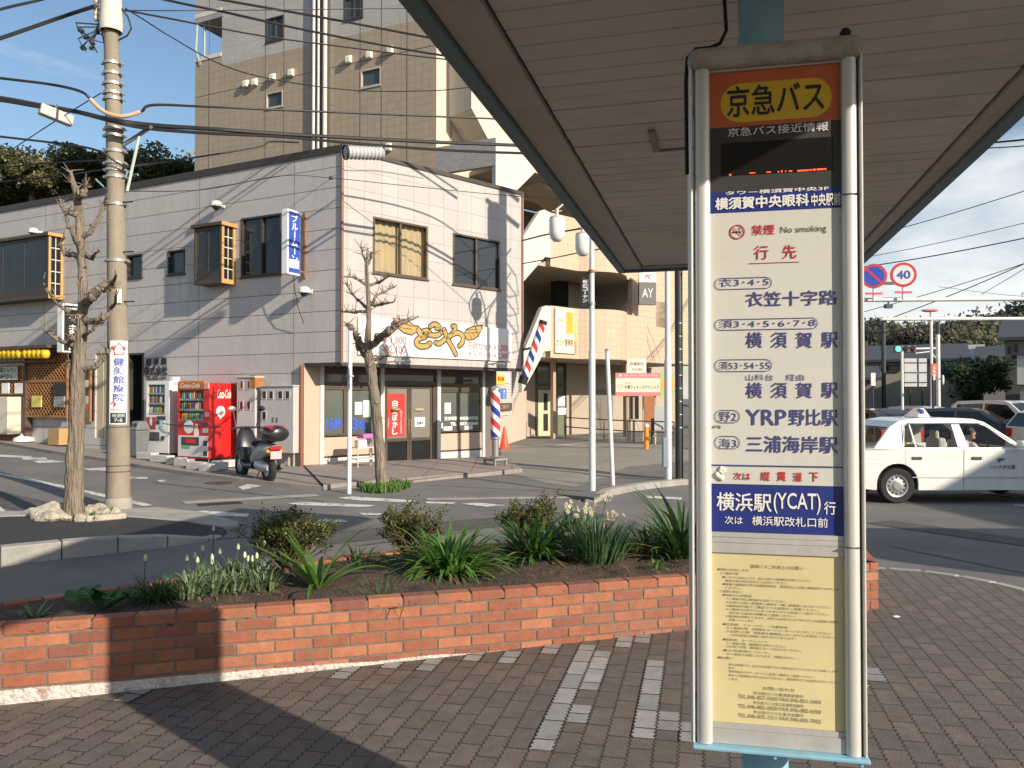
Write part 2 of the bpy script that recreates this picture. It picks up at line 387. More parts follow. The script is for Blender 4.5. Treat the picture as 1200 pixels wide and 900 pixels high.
def sheet(loop, zf, down, name, m):
    mb = MB(); tris = tessellate_polygon([loop]); a = [mb.bm.verts.new((p.x, p.y, zf(p.x, p.y))) for p in loop]; b = [mb.bm.verts.new((p.x, p.y, zf(p.x, p.y) - down)) for p in loop]
    for t in tris:
        try: mb.bm.faces.new([a[i] for i in t])
        except ValueError: pass
    n = len(loop)
    for i in range(n): mb.bm.faces.new([a[i], a[(i + 1) % n], b[(i + 1) % n], b[i]])
    return mb.build(name, m)
struct(sheet(poly, lambda x, y: 0.0146 * (max(-7, min(6, x)) - 1.31), 0.3, 'pavement', PAVER))
# kerb along it
mb = MB()
for p, q in zip(edge[2:-1], edge[3:]):
    d = (q - p).normalized(); nrm = Vector((-d.y, d.x, 0)); L_ = (q - p).length; k = max(1, int(L_ / 0.6))
    for i in range(k):
        a = p + d * (L_ * i / k + 0.004); b = p + d * (L_ * (i + 1) / k - 0.004)
        o = nrm * 0.13
        zt = lambda v: PAV(v.x, v.y) + 0.006
        mb.hexa([(a.x, a.y, -0.5), (b.x, b.y, -0.5), (b.x + o.x, b.y + o.y, -0.5), (a.x + o.x, a.y + o.y, -0.5), (a.x, a.y, zt(a)), (b.x, b.y, zt(b)), (b.x + o.x, b.y + o.y, zt(b) - 0.01), (a.x + o.x, a.y + o.y, zt(a) - 0.01)])
struct(mb.build('kerb', CONC, bevel=0.012))
# grey paver lettering lines in the pavement
mb = MB()
def c4(x, y): return (400 + x / 2.857, 540 + y / 2.857)
def snap_strip(row, s0, s1, rows=1, dz=0.004):
    "cells of the paver grid: row index across, s along (bricks)"
    e = Vector((math.cos(-ROT), math.sin(-ROT), 0)); f = Vector((-math.sin(-ROT), math.cos(-ROT), 0))
    pts = [e * (s * 0.225) + f * (r * 0.113) for s, r in ((s0, row), (s1, row), (s1, row + rows), (s0, row + rows))]
    mb.face([(p.x, p.y, PAV(p.x, p.y) + dz) for p in pts])
def grid_of(px, py):
    p = PP(px, py); e = Vector((math.cos(-ROT), math.sin(-ROT), 0)); f = Vector((-math.sin(-ROT), math.cos(-ROT), 0)); v = Vector((p.x, p.y, 0))
    return v.dot(e) / 0.225, v.dot(f) / 0.113
def strip_px(a, b):
    (s0, r0), (s1, r1) = grid_of(*a), grid_of(*b); r = math.floor((r0 + r1) / 2); off = 0.5 if r % 2 else 0.0
    q = lambda s: round(s - off) + off
    snap_strip(r, q(min(s0, s1)), q(max(s0, s1)))
strip_px(c4(690, 890), c4(825, 615)); strip_px(c4(800, 790), c4(875, 640)); strip_px(c4(760, 905), c4(785, 845)); strip_px(c4(1010, 855), c4(1052, 682))
s_, r_ = grid_of(*c4(1012, 878))
for k in range(4): w_ = math.floor(r_) - k; o_ = .5 if w_ % 2 else 0; h_ = math.floor(s_ - o_) + o_; snap_strip(w_, h_, h_ + 1)
strip_px(c4(640, 960), c4(690, 895))
for q in [((0, 730), (70, 700)), ((60, 708), (200, 676)), ((290, 690), (340, 664)), ((420, 672), (470, 652)), ((520, 660), (600, 640)), ((700, 640), (740, 620)), ((930, 618), (990, 590)), ((1010, 600), (1050, 580)), ((1110, 590), (1150, 570))]:
    strip_px(c4(q[0][0], q[0][1]), c4(q[1][0], q[1][1]))
for q in [(30, 845), (62, 838), (100, 828), (160, 818), (230, 806), (1022, 790), (1012, 800)]: strip_px((q[0] - 3, q[1] + 4), (q[0] + 3, q[1] - 4))
struct(mb.build('grey_paver_lines', PAVER_G))
mb = MB(); p = PP(1050, 723); mb.box((p.x, p.y, p.z + 0.004), (0.05, 0.03, 0.004), 0.4); solo(mb.build('paper_scrap', mat('paper', (0.8, 0.8, 0.78), rough=0.8, var=0.03)), 'tiny white scrap of paper lying on the brown pavers', 'litter')

# black topped island with a kerb, left
outline = [(-160, 682, .19, 0), (0, 664, .19, 0), (72, 655, .18, 0), (138, 648, .165, 0), (196, 641, .12, 0), (245, 634, .025, 0), (260, 629.5, .02, 0), (266, 624, .02, 0), (256, 617, .02, 0), (210, 611, .03, 0), (147, 606, .07, 1), (30, 605, .12, 1), (-160, 606, .15, 1)]
loopb = []
for x, y, h, top in outline:
    p = PG(x, y, h if top else 0.0); loopb.append((p.x, p.y, h))
mb = MB(); tris = tessellate_polygon([[Vector((x, y, 0)) for x, y, h in loopb]])
a = [mb.bm.verts.new((x, y, G(x, y) + h)) for x, y, h in loopb]; b = [mb.bm.verts.new((x, y, G(x, y) - 0.2)) for x, y, h in loopb]
for t in tris: mb.bm.faces.new([a[i] for i in t])
for i in range(len(a)): mb.bm.faces.new([a[i], a[(i + 1) % len(a)], b[(i + 1) % len(a)], b[i]])
struct(mb.build('asphalt_island', A_NEW))
def kerb_run(pts, name, w=0.16, seg=1.15, over=0.008):
    mb = MB()
    for (x0, y0, h0), (x1, y1, h1) in zip(pts, pts[1:]):
        p, q = Vector((x0, y0, 0)), Vector((x1, y1, 0)); d = q - p; Ln = d.length; d.normalize(); o = Vector((-d.y, d.x, 0)) * w; e = -o.normalized() * 0.012; k = max(1, round(Ln / seg))
        for i in range(k):
            f0, f1 = i / k + 0.004 / Ln, (i + 1) / k - 0.004 / Ln
            a, b = p + d * Ln * f0 + e, p + d * Ln * f1 + e; ha, hb = h0 + (h1 - h0) * f0 + over, h0 + (h1 - h0) * f1 + over
            V = lambda v, z: (v.x, v.y, G(v.x, v.y) + z)
            mb.hexa([V(a, -.2), V(b, -.2), V(b + o, -.2), V(a + o, -.2), V(a, ha), V(b, hb), V(b + o, hb), V(a + o, ha)])
    return struct(mb.build(name, CONC, bevel=0.015))
kerb_run([loopb[i] for i in range(0, 7)], 'island_kerb')
# concrete strip behind the island, where the pole and the tree stand
def drape(pxs, dz, name, m, kind=True):
    mb = MB(); pts = [PG(x, y) for x, y in pxs]; mb.face([(p.x, p.y, G(p.x, p.y) + dz) for p in pts]); o = mb.build(name, m); return struct(o) if kind else o
pts = [(-120, 607.5, .14), (0, 605.5, .125), (30, 604.5, .12), (147, 605, .075), (210, 610.5, .04), (262, 618, .028), (285, 614, .012), (240, 601, .012), (187, 595, .02), (126, 597, .07), (0, 600, .12), (-120, 602, .14)]
lp = []
for x, y, h in pts:
    p = PG(x, y, h); lp.append(Vector((p.x, p.y, G(p.x, p.y) + h + 0.01)))
mb = MB(); vs = [mb.bm.verts.new(p) for p in lp]; bs = [mb.bm.verts.new(p - Vector((0, 0, .3))) for p in lp]
for t in tessellate_polygon([[Vector((p.x, p.y, 0)) for p in lp]]): mb.bm.faces.new([vs[i] for i in t])
for i in range(len(vs)): mb.bm.faces.new([vs[i], vs[(i + 1) % len(vs)], bs[(i + 1) % len(vs)], bs[i]])
struct(mb.build('concrete_strip', CONC))

# painted markings
mb = MB(); MK = 0.007
def mark(pxs):
    pts = [PG(x, y) for x, y in pxs]; mb.face([(p.x, p.y, G(p.x, p.y) + MK) for p in pts])
def mline(a, b, w):
    p, q = PG(*a), PG(*b); d = Vector((q.x - p.x, q.y - p.y, 0)); Ln = d.length; d.normalize(); n = Vector((-d.y, d.x, 0)) * w / 2; k = max(1, int(Ln / 0.7))
    for i in range(k):
        u, v = p + d * Ln * i / k, p + d * Ln * (i + 1) / k
        mb.face([(c.x, c.y, G(c.x, c.y) + MK) for c in (u - n, v - n, v + n, u + n)])
mline((-60, 544), (174, 593), 0.14)
for q in ([(0, 533), (36, 535), (40, 537.5), (0, 535.5)], [(25, 537), (54, 536.5), (55, 538.8), (28, 539.2)], [(38, 540.5), (58, 539), (76, 542), (45, 543)], [(97, 549.5), (126, 548), (126, 552), (104, 551.5)],
          [(152, 559.3), (174, 559.5), (171, 561.8), (152, 561.3)], [(184, 563), (192, 562.5), (195, 564.8), (187, 565)], [(-30, 585), (0, 594), (8, 601), (-30, 606)], [(212, 600.5), (240, 599), (292, 602.5), (290, 606), (250, 605)],
          [(337, 590), (360, 589), (440, 592.5), (430, 594.8), (345, 592.2)], [(395, 584), (412, 582), (488, 587), (487, 589.5), (420, 586.8)], [(362, 611.5), (380, 608), (400, 609.5), (409, 612), (385, 613.5)],
          [(279, 571.5), (290, 567.5), (307, 569.5), (285, 574.5)], [(420, 601.3), (447, 602), (447, 604.2), (425, 603.7)], [(540, 590.7), (560, 589.6), (594, 592.5), (570, 594.3)], [(498, 588), (534, 589.3), (532, 591), (500, 590.3)],
          [(756, 581.2), (772, 582), (800, 583.5), (798, 586), (760, 584)], [(314, 606), (326, 606.5), (326, 609), (316, 608.5)]): mark(q)
mline((1170, 689), (1330, 718), 0.15)
mline((1150, 577.5), (1196, 583), 0.15); mline((1188, 592), (1260, 598), 0.16)
struct(mb.build('road_markings', PAINT))
mb = MB()
for a, b in (((587, 528.5), (690, 518.5)), ((598, 538.5), (675, 550.5)), ((648, 524.5), (776, 539.8)), ((663, 521.5), (775, 534.5))):
    mline(a, b, 0.12)
for q in ([(655, 534), (662, 533), (672, 534.5), (668, 537), (657, 538)], [(666, 537.5), (680, 535.5), (686, 537), (684, 539), (672, 539.5)]): mark(q)
struct(mb.build('parking_markings', PAINT))
mb = MB()
for a, b in (((500, 568.5), (692, 578.5)), ((560, 556), (740, 564.5)), ((180, 566), (380, 588)), ((90, 640), (330, 628)), ((420, 640), (560, 622)), ((1040, 640), (1200, 672))): mline(a, b, 0.025)
struct(mb.build('road_joints', mat('tar joint', (.035, .034, .033), rough=.8)))
mb = MB(); mline((215, 589.5), (372, 580.5), .28); mline((500, 585.5), (690, 583), .28); struct(mb.build('gutter', CONC))
mb = MB(); mline((300, 640), (700, 602), .7); mline((-40, 575), (120, 612), .6); mline((1030, 612), (1230, 640), .6); struct(mb.build('road_patch', mat('patch asphalt', (.085, .082, .078), rough=.9, var=.25, vscale=3, bump=.5, bscale=200)))
lot = [PG(x, y) for x, y in ((588, 552), (586, 524), (640, 512.5), (800, 512.5), (880, 520), (880, 556), (800, 562), (720, 566), (690, 573), (640, 566))]
mb = MB(); mb.face([(p.x, p.y, G(p.x, p.y) + 0.004) for p in lot]); struct(mb.build('parking_lot', A_OLD))
# corner footway with a kerb, middle right
cn = [(696, 590), (716, 581), (745, 575), (775, 571), (806, 568), (900, 561), (1000, 556)]
cp = [PG(*q) for q in cn]; inner = [PG(x, y) for x, y in ((1000, 540), (880, 541), (800, 545), (740, 551), (700, 560), (655, 580))]
lp = [(p.x, p.y, .12) for p in cp]
mb = MB(); lpv = [Vector((x, y, G(x, y) + 0.10)) for x, y, h in lp] + [Vector((p.x, p.y, G(p.x, p.y) + (0.10 if i < 4 else 0.015))) for i, p in enumerate(inner)]
vs = [mb.bm.verts.new(p) for p in lpv]; bs = [mb.bm.verts.new(p - Vector((0, 0, .4))) for p in lpv]
for t in tessellate_polygon([[Vector((p.x, p.y, 0)) for p in lpv]]): mb.bm.faces.new([vs[i] for i in t])
for i in range(len(vs)): mb.bm.faces.new([vs[i], vs[(i + 1) % len(vs)], bs[(i + 1) % len(vs)], bs[i]])
struct(mb.build('corner_footway', A_ASPH)); kerb_run([(x, y, 0.04 if i == 0 else 0.11) for i, (x, y, h) in enumerate(lp)], 'corner_kerb', w=0.18, seg=0.8)
# road iron
IRON = mat('rusty iron', (0.10, 0.062, 0.05), rough=0.7, metal=0.3, var=0.3, vscale=20)
p = PG(255, 566); mb = MB(); mb.lathe((p.x, p.y, G(p.x, p.y) + 0.002), [(0.0, 0.006), (0.24, 0.006), (0.26, 0.0)], 24); solo(mb.build('manhole_cover', IRON), 'small round reddish manhole cover set in the grey road', 'manhole cover')
mb = MB(); a, b = PG(233, 592), PG(283, 589); d = (b - a); 
for i in range(26):
    q = a + d * (i / 26); mb.box((q.x, q.y, G(q.x, q.y) + 0.004), (0.035, 0.22, 0.006), math.atan2(d.y, d.x))
solo(mb.build('drain_grating', mat('dark iron', (0.03, 0.03, 0.03), rough=0.6, metal=0.5)), 'narrow dark slotted drain grating crossing the road', 'drain')

# ------------------------------------------------------------------ brick planter
def brick_mat():
    m = bpy.data.materials.new('planter brick'); m.use_nodes = True; t = m.node_tree; b = t.nodes['Principled BSDF']; N = t.nodes.new; K = t.links.new
    g = N('ShaderNodeNewGeometry'); r = N('ShaderNodeValToRGB'); r.color_ramp.interpolation = 'LINEAR'
    cs = [(0.0, (0.27, 0.088, 0.048)), (0.4, (0.33, 0.115, 0.060)), (0.75, (0.41, 0.16, 0.085)), (1.0, (0.22, 0.078, 0.050))]
    r.color_ramp.elements[0].color = (*cs[0][1], 1); r.color_ramp.elements[1].color = (*cs[3][1], 1)
    for p, c in cs[1:3] + [(.9, (.30, .10, .06)), (.95, (.21, .08, .055))]: e = r.color_ramp.elements.new(p); e.color = (*c, 1)
    K(g.outputs['Random Per Island'], r.inputs[0])
    c = N('ShaderNodeTexCoord'); n = N('ShaderNodeTexNoise'); n.inputs['Scale'].default_value = 14; n.inputs['Detail'].default_value = 9; n.inputs['Roughness'].default_value = 0.7; K(c.outputs['Object'], n.inputs[0])
    mr = N('ShaderNodeMapRange'); mr.inputs['From Min'].default_value = .25; mr.inputs['From Max'].default_value = .75; mr.inputs['To Min'].default_value = .72; mr.inputs['To Max'].default_value = 1.22; K(n.outputs['Fac'], mr.inputs[0])
    x = N('ShaderNodeMix'); x.data_type = 'RGBA'; x.blend_type = 'MULTIPLY'; x.inputs['Factor'].default_value = 1; K(r.outputs[0], x.inputs['A']); K(mr.outputs[0], x.inputs['B'])
    n2 = N('ShaderNodeTexNoise'); n2.inputs['Scale'].default_value = 5; n2.inputs['Detail'].default_value = 10; n2.inputs['Roughness'].default_value = .75; K(c.outputs['Object'], n2.inputs[0])
    r2 = N('ShaderNodeValToRGB'); r2.color_ramp.elements[0].position = .50; r2.color_ramp.elements[1].position = .74; r2.color_ramp.elements[0].color = (0, 0, 0, 1); r2.color_ramp.elements[1].color = (.75, .75, .75, 1); K(n2.outputs['Fac'], r2.inputs[0])
    y = N('ShaderNodeMix'); y.data_type = 'RGBA'; K(r2.outputs[0], y.inputs['Factor']); K(x.outputs['Result'], y.inputs['A']); y.inputs['B'].default_value = (.16, .10, .075, 1); K(y.outputs['Result'], b.inputs['Base Color'])
    b.inputs['Roughness'].default_value = 0.8
    n3 = N('ShaderNodeTexNoise'); n3.inputs['Scale'].default_value = 70; n3.inputs['Detail'].default_value = 5; K(c.outputs['Object'], n3.inputs[0]); bp = N('ShaderNodeBump'); bp.inputs['Strength'].default_value = .45; bp.inputs['Distance'].default_value = .006; K(n3.outputs['Fac'], bp.inputs['Height']); K(bp.outputs[0], b.inputs['Normal'])
    return m
BRICK = brick_mat(); MORTAR = mat('mortar', (0.17, 0.145, 0.115), rough=0.95, var=0.25, vscale=20, bump=0.4, bscale=120)
ZT = 0.372
fa, fb_ = PP(0, 826), PP(806, 738.5); fd = Vector((fb_.x - fa.x, fb_.y - fa.y, 0)).normalized()
F0 = Vector((fa.x, fa.y, 0)) - fd * 1.75
e_ = PP(1035, 716); F1 = Vector((fa.x, fa.y, 0)) + fd * ((Vector((e_.x, e_.y, 0)) - Vector((fa.x, fa.y, 0))).dot(fd))
rear = [Vector((2.98, 6.72, 0)), Vector((1.2, 7.05, 0)), Vector((-0.35, 6.95, 0)), Vector((-1.32, 6.46, 0)), Vector((-3.25, 4.95, 0)), Vector((-4.35, 4.02, 0))]
outer = [F0, F1] + rear
PL = thing('planter', 'long low red brick planter filled with soil and plants', 'planter', (0.5, 5.9, 0))
rng = random.Random(4)
BR = MB(); MO = MB()
cen = sum(outer, Vector((0, 0, 0))) / len(outer)
for i in range(len(outer)):
    p, q = outer[i], outer[(i + 1) % len(outer)]; d = q - p; Ln = d.length
    if Ln < 0.05: continue
    d.normalize(); n = Vector((d.y, -d.x, 0))
    if n.dot(p - cen) < 0: n = -n
    th = 0.10; front = i == 0
    pr = 0.014
    ZW = ZT if i < 2 else .338
    MO.hexa([p + UP * -.3 - n * .006, q + UP * -.3 - n * .006, q + UP * -.3 - n * th, p + UP * -.3 - n * th, p + UP * (ZW - .012) - n * .006, q + UP * (ZW - .012) - n * .006, q + UP * (ZW - .012) - n * th, p + UP * (ZW - .012) - n * th])
    for c in range(6):
        zt = ZW - c * 0.071; zb = zt - 0.061; s = -0.11 if c % 2 else 0.0
        while s < Ln:
            a, b = max(0.0 if i else 0, s), min(Ln, s + 0.21)
            if b - a > 0.02:
                j = rng.uniform(-.0015, .0015); cut = 0.0
                fo = n * j; bo = -n * (th - .002 + (0.002 if c else 0.006))
                a_, b_ = p + d * a, p + d * b
                BR.hexa([a_ + fo + UP * zb, b_ + fo + UP * zb, b_ + bo + UP * zb, a_ + bo + UP * zb, a_ + fo + UP * zt, b_ + fo + UP * zt, b_ + bo + UP * zt, a_ + bo + UP * zt])
            s += 0.22
BR.build('brick_wall', BRICK, PL, bevel=0.006, seg=2); MO.build('mortar_core', MORTAR, PL)
# white painted foot of the front wall
WH = mat('flaking white paint', (0.60, 0.55, 0.50), rough=0.9, var=0.2, vscale=20, bump=1.0, bscale=45, dirt=1.0, dcol=(0.27, 0.12, 0.075), dscale=14)
mb = MB(); Ln = (F1 - F0).length; n = Vector((fd.y, -fd.x, 0)); k = 60
top = [0.042 - 0.10 * i / k + 0.016 * noise.noise(Vector((i * .35, 0, 0))) for i in range(k + 1)]
for i in range(k):
    a, b = F0 + fd * (Ln * i / k), F0 + fd * (Ln * (i + 1) / k)
    mb.hexa([a + n * .012 - UP * .3, b + n * .012 - UP * .3, b - UP * .3, a - UP * .3, a + n * .008 + UP * top[i], b + n * .008 + UP * top[i + 1], b + UP * top[i + 1], a + UP * top[i]])
mb.build('painted_foot', WH, PL, weld=True)
# soil
SOIL = mat('soil', (0.075, 0.048, 0.032), rough=1.0, var=0.5, vscale=14, bump=1.0, bscale=45, dirt=0.5, dcol=(0.14, 0.095, 0.06), dscale=6)
def inside(pt, loop):
    c = False; x, y = pt
    for i in range(len(loop)):
        a, b = loop[i], loop[(i + 1) % len(loop)]
        if (a.y > y) != (b.y > y) and x < (b.x - a.x) * (y - a.y) / (b.y - a.y) + a.x: c = not c
    return c
inn = [p + (cen - p).normalized() * 0.05 for p in outer]
def soil_z(x, y): return 0.318 + 0.035 * noise.noise(Vector((x * 2.2, y * 2.2, 0))) + 0.022 * noise.noise(Vector((x * 9, y * 9, 3))) + 0.012 * noise.noise(Vector((x * 25, y * 25, 7)))
mb = MB(); st = 0.04; V = {}
for ix in range(int(-4.6 / st), int(3.1 / st)):
    for iy in range(int(3.6 / st), int(7.2 / st)):
        if inside(((ix + .5) * st, (iy + .5) * st), inn):
            q = []
            for ax, ay in ((0, 0), (1, 0), (1, 1), (0, 1)):
                kk = (ix + ax, iy + ay)
                if kk not in V: V[kk] = mb.bm.verts.new((kk[0] * st, kk[1] * st, soil_z(kk[0] * st, kk[1] * st)))
                q.append(V[kk])
            mb.bm.faces.new(q)
mb.build('soil', SOIL, PL, smooth=True)
# ------------------------------------------------------------------ bus shelter roof
ZS = 2.75
TEAL = mat('teal paint', (0.13, 0.215, 0.25), rough=0.55, var=0.2, vscale=5, dirt=0.5, dcol=(0.05, 0.06, 0.06), dscale=4)
BLUEP = mat('pale blue paint', (0.24, 0.46, 0.58), rough=0.45, var=0.1, vscale=6, dirt=0.35, dcol=(0.12, 0.14, 0.14), dscale=5)
SOFF = mat('soffit boards', (0.67, 0.65, 0.61), rough=0.55, var=0.12, vscale=1.6, dirt=0.5, dcol=(0.46, 0.43, 0.39), dscale=2.2, stretch=(1, 1, 1))
ALU = mat('weathered aluminium', (0.52, 0.50, 0.47), rough=0.42, metal=0.25, var=0.12, vscale=9, dirt=0.45, dcol=(0.26, 0.24, 0.21), dscale=7)
GAPD = mat('dark gap', (0.015, 0.013, 0.012), rough=0.9, var=0)
pl, pr_, pf = PZ(465, 0, ZS), PZ(1200, 137, ZS), PZ(770, 319, ZS)
o0 = Vector((pl.x, pl.y, 0)); S = lambda v: (Vector((v.x, v.y, 0)) - o0)
bw = S(pr_).dot(SH_B); af = S(pf).dot(SH_A); ab = -12.0
SP = lambda a, b, z: o0 + SH_A * a + SH_B * b + UP * z
SHL = thing('bus_shelter', 'long bus shelter roof with beige board ceiling and teal edge on a pale blue pillar', 'bus shelter', tuple(SP(0, bw / 2, 0)))
def sbox(mb, a0, a1, b0, b1, z0, z1): return mb.hexa([SP(a0, b0, z0), SP(a1, b0, z0), SP(a1, b1, z0), SP(a0, b1, z0), SP(a0, b0, z1), SP(a1, b0, z1), SP(a1, b1, z1), SP(a0, b1, z1)])
mb = MB(); sbox(mb, ab, af, 0, 0.06, ZS, ZS + .11); sbox(mb, ab, af, bw - .06, bw, ZS, ZS + .11); sbox(mb, af - .06, af, .06, bw - .06, ZS + .002, ZS + .11); sbox(mb, ab, ab + .06, .06, bw - .06, ZS + .002, ZS + .11)
mb.build('fascia', TEAL, SHL, bevel=0.006)
mb = MB(); sbox(mb, ab + .06, af - .06, .062, .215, ZS + .022, ZS + .06); sbox(mb, ab + .06, af - .06, bw - .14, bw - .062, ZS + .022, ZS + .06); sbox(mb, af - .14, af - .063, .22, bw - .145, ZS + .024, ZS + .06)
mb.build('edge_strip', mat('grey edging', (0.52, 0.49, 0.45), rough=0.6, var=0.12, dirt=0.4, dcol=(0.16, 0.15, 0.13), dscale=3), SHL, bevel=0.004)
mb = MB(); s = ab + .07; i = 0; rng = random.Random(8)
while s < af - .15:
    dz = rng.uniform(-.0015, .0015); z = ZS + .040 + dz
    sbox(mb, s, s + .117, .225, bw - .15, z, z + .012); s += .1215
mb.build('ceiling_boards', SOFF, SHL, bevel=0.004, seg=2)
mb = MB(); sbox(mb, ab + .06, af - .06, .088, bw - .088, ZS + .062, ZS + .10); mb.build('roof_deck', GAPD, SHL)
mb = MB(); sbox(mb, ab, af, 0.0, bw, ZS + .112, ZS + .135); mb.build('roof_sheet', mat('roof metal', (0.3, 0.32, 0.33), rough=0.5, metal=.3), SHL)
mb = MB(); p = PZ(770, 175, ZS); a_, b_ = S(p).dot(SH_A), S(p).dot(SH_B)
sbox(mb, a_ - .16, a_ + .13, b_ - .028, b_ + .002, ZS + .026, ZS + .039); sbox(mb, a_ + .131, a_ + .145, b_ - .028, b_ + .42, ZS + .030, ZS + .039); mb.build('ceiling_hatch', mat('hatch trim', (0.30, 0.265, 0.225), rough=.6, var=.1), SHL, bevel=.002)

# ------------------------------------------------------------------ bus stop sign on the pillar
Lp, Rp = P(812, 466, 1.985), P(1014, 466, 1.90)
SW = Wall((Lp.x, Lp.y), d=(Rp.x - Lp.x, Rp.y - Lp.y)); SWW = (Vector((Rp.x, Rp.y, 0)) - Vector((Lp.x, Lp.y, 0))).length
zT = SW.hit(812, 74)[1]; zB = SW.hit(812, 872)[1]
DP = 0.36
pc = SW.w(SW.hit(903, 500)[0], 0, -DP / 2 - .0)
mb = MB(); mb.lathe((pc.x, pc.y, -.1), [(0.06, 0), (0.06, zB + .1)], 28); mb.lathe((pc.x, pc.y, zT), [(0.06, 0.04), (0.06, ZS + .045 - zT)], 28)
mb.build('pillar', BLUEP, SHL, smooth=True)
mb = MB(); mb.lathe((pc.x, pc.y, PAV(pc.x, pc.y) - .01), [(0.0, .0), (0.12, 0), (0.12, .022), (0.06, .03)], 24); mb.build('pillar_foot', BLUEP, SHL, smooth=True)
for a in (-3.8, -8.6):
    mb = MB(); q = Vector((pc.x, pc.y, 0)) + SH_A * a; mb.lathe((q.x, q.y, -.2), [(.056, 0), (.056, ZS + .1)], 24); mb.build('pillar', BLUEP, SHL, smooth=True)

SG = thing('bus_stop_sign', 'tall white illuminated bus stop sign with route list, navy next stop panel and cream notice', 'bus stop sign', (pc.x, pc.y, zB))
PANEL = mat('sign panel white', (0.60, 0.585, 0.54), rough=0.28, var=0.06, vscale=3, dirt=0.4, dcol=(0.5, 0.46, 0.38), dscale=3)
POSTM = mat('aluminium post', (0.64, 0.625, 0.59), rough=0.42, metal=0.3, var=0.06, vscale=6, dirt=0.3, dcol=(0.45, 0.42, 0.37), dscale=6)
u_of = lambda px, py=466: SW.hit(px, py)[0]
ua, ub = u_of(833), u_of(989)
# cabinet
mb = MB(); mb.fb(SW, .012, SWW - .010, zB + .004, zT, -DP, -.030); mb.build('cabinet', mat('dark cabinet', (0.06, 0.06, 0.065), rough=.6), SG)
def post(mb, u0, u1, face=0.0, dep=.036, n=9):
    "half round extruded upright"
    c = (u0 + u1) / 2; r = (u1 - u0) / 2; pr = []
    for k in range(n + 1):
        a = math.pi * k / n; pr.append((c - r * math.cos(a), face - .012 + .012 * math.sin(a)))
    pr += [(u1, face - dep), (u0, face - dep)]
    mb.prism([SW.w(u, zB + .003, o) for u, o in pr], (0, 0, zT - zB - .006))
for nm, x0, x1, t0, t1 in (('post', 815.5, 833.5, 808.5, 813.5), ('post', 989.5, 1007.5, 1010, 1015)):
    mb = MB(); post(mb, u_of(x0), u_of(x1)); mb.build(nm, POSTM, SG, smooth=True, angle=30)
    mb = MB(); post(mb, u_of(t0), u_of(t1), -.004); post(mb, u_of(t0), u_of(t1), -DP + .06, .07, 5); mb.build('edge_trim', POSTM, SG, smooth=True, angle=30)
mb = MB(); zj = SW.hit(998, 227)[1]; mb.fb(SW, u_of(989.8), u_of(1007.3), zj - .0012, zj + .0012, -.01, .0012); zj = SW.hit(998, 642)[1]; mb.fb(SW, u_of(989.8), u_of(1007.3), zj - .001, zj + .001, -.01, .0012); mb.build('post_joint', GAPD, SG)
# cap and base plate
CAPM = mat('dirty cap', (0.40, 0.375, 0.335), rough=.6, metal=.1, var=.25, vscale=14, dirt=.9, dcol=(0.10, 0.085, 0.07), dscale=7, bump=.2)
z1 = SW.hit(1013, 38)[1]; z0 = SW.hit(1013, 66)[1]
mb = MB(); mb.fb(SW, -.010, SWW + .004, z0, z1, -DP - .012, .014); mb.build('cap', CAPM, SG, bevel=.026, seg=4)
mb = MB(); p = SW.w(SWW - .035, z1, -.02); mb.lathe(p, [(.012, 0), (.014, .012), (.008, .022), (0, .024)], 10); p = SW.w(.02, z1, -.06); mb.lathe(p, [(.012, 0), (.014, .012), (.008, .022), (0, .024)], 10); mb.build('cap_bolt', mat('dark iron', (0.03, 0.03, 0.03), rough=0.6, metal=0.5), SG, smooth=True)
mb = MB(); zb_ = SW.hit(820, 876.5)[1]; mb.fb(SW, -.004, SWW + .004, zb_, zB + .002, -DP - .005, .012); mb.build('base_plate', BLUEP, SG, bevel=.003)
mb = MB()
for xx in (905, 1006): q = SW.w(u_of(xx), zb_, .0); mb.lathe(q, [(0.0, -.012), (.005, -.010), (.007, -.003), (.007, 0)], 8)
mb.build('bolt', BLUEP, SG, smooth=True)
# cable from the roof
q = [SW.w(-.012, SW.hit(812, 200)[1], -.03), SW.w(-.014, SW.hit(812, 90)[1], -.03), SW.w(-.010, z1 - .012, -.03), SW.w(.012, z1 + .012, -.035), SW.w(.045, z1 + .018, -.05), SW.w(.075, z1 + .045, -.09), SW.w(.095, z1 + .11, -.16), SW.w(.09, ZS + .03, -.2)]
mb = MB(); mb.tube(q, .005, 8); mb.build('cable', GAPD, SG, smooth=True)
# panels: flat sheets stacked from top to bottom (px of left edge top / bottom)
def pan(name, yt, yb, m, x0=833.5, x1=989.5, o0=-.030, o1=-.020, lab=None):
    mb = MB(); zt, zb = SW.hit(x0, yt)[1], SW.hit(x0, yb)[1]; mb.fb(SW, u_of(x0), u_of(x1), zb, zt, o0, o1); o = mb.build(name, m, SG)
    if lab: o['label'] = lab
    return o
RED_O = mat('header orange red', (0.52, 0.115, 0.045), rough=.35, var=.05); YEL = mat('header yellow', (0.66, 0.42, 0.03), rough=.35, var=.04); BLK = mat('black ink', (0.012, 0.012, 0.014), rough=.5, var=0)
DGREY = mat('display grey', (0.055, 0.053, 0.050), rough=.25, var=.06); NAVY = mat('navy film', (0.022, 0.036, 0.20), rough=.3, var=.04); NAVY_INK = mat('navy ink', (0.055, 0.06, 0.20), rough=.5, var=0); RED_INK = mat('red ink', (0.50, 0.035, 0.045), rough=.5, var=0); WHITE_INK = mat('white ink', (0.78, 0.77, 0.74), rough=.5, var=0)
CREAM = mat('cream paper', (0.66, 0.57, 0.31), rough=.35, var=.07, vscale=3, dirt=.3, dcol=(.5, .42, .24), dscale=4); GREY_INK = mat('grey ink', (0.16, 0.14, 0.10), rough=.7, var=0)
SW_O = -.0185
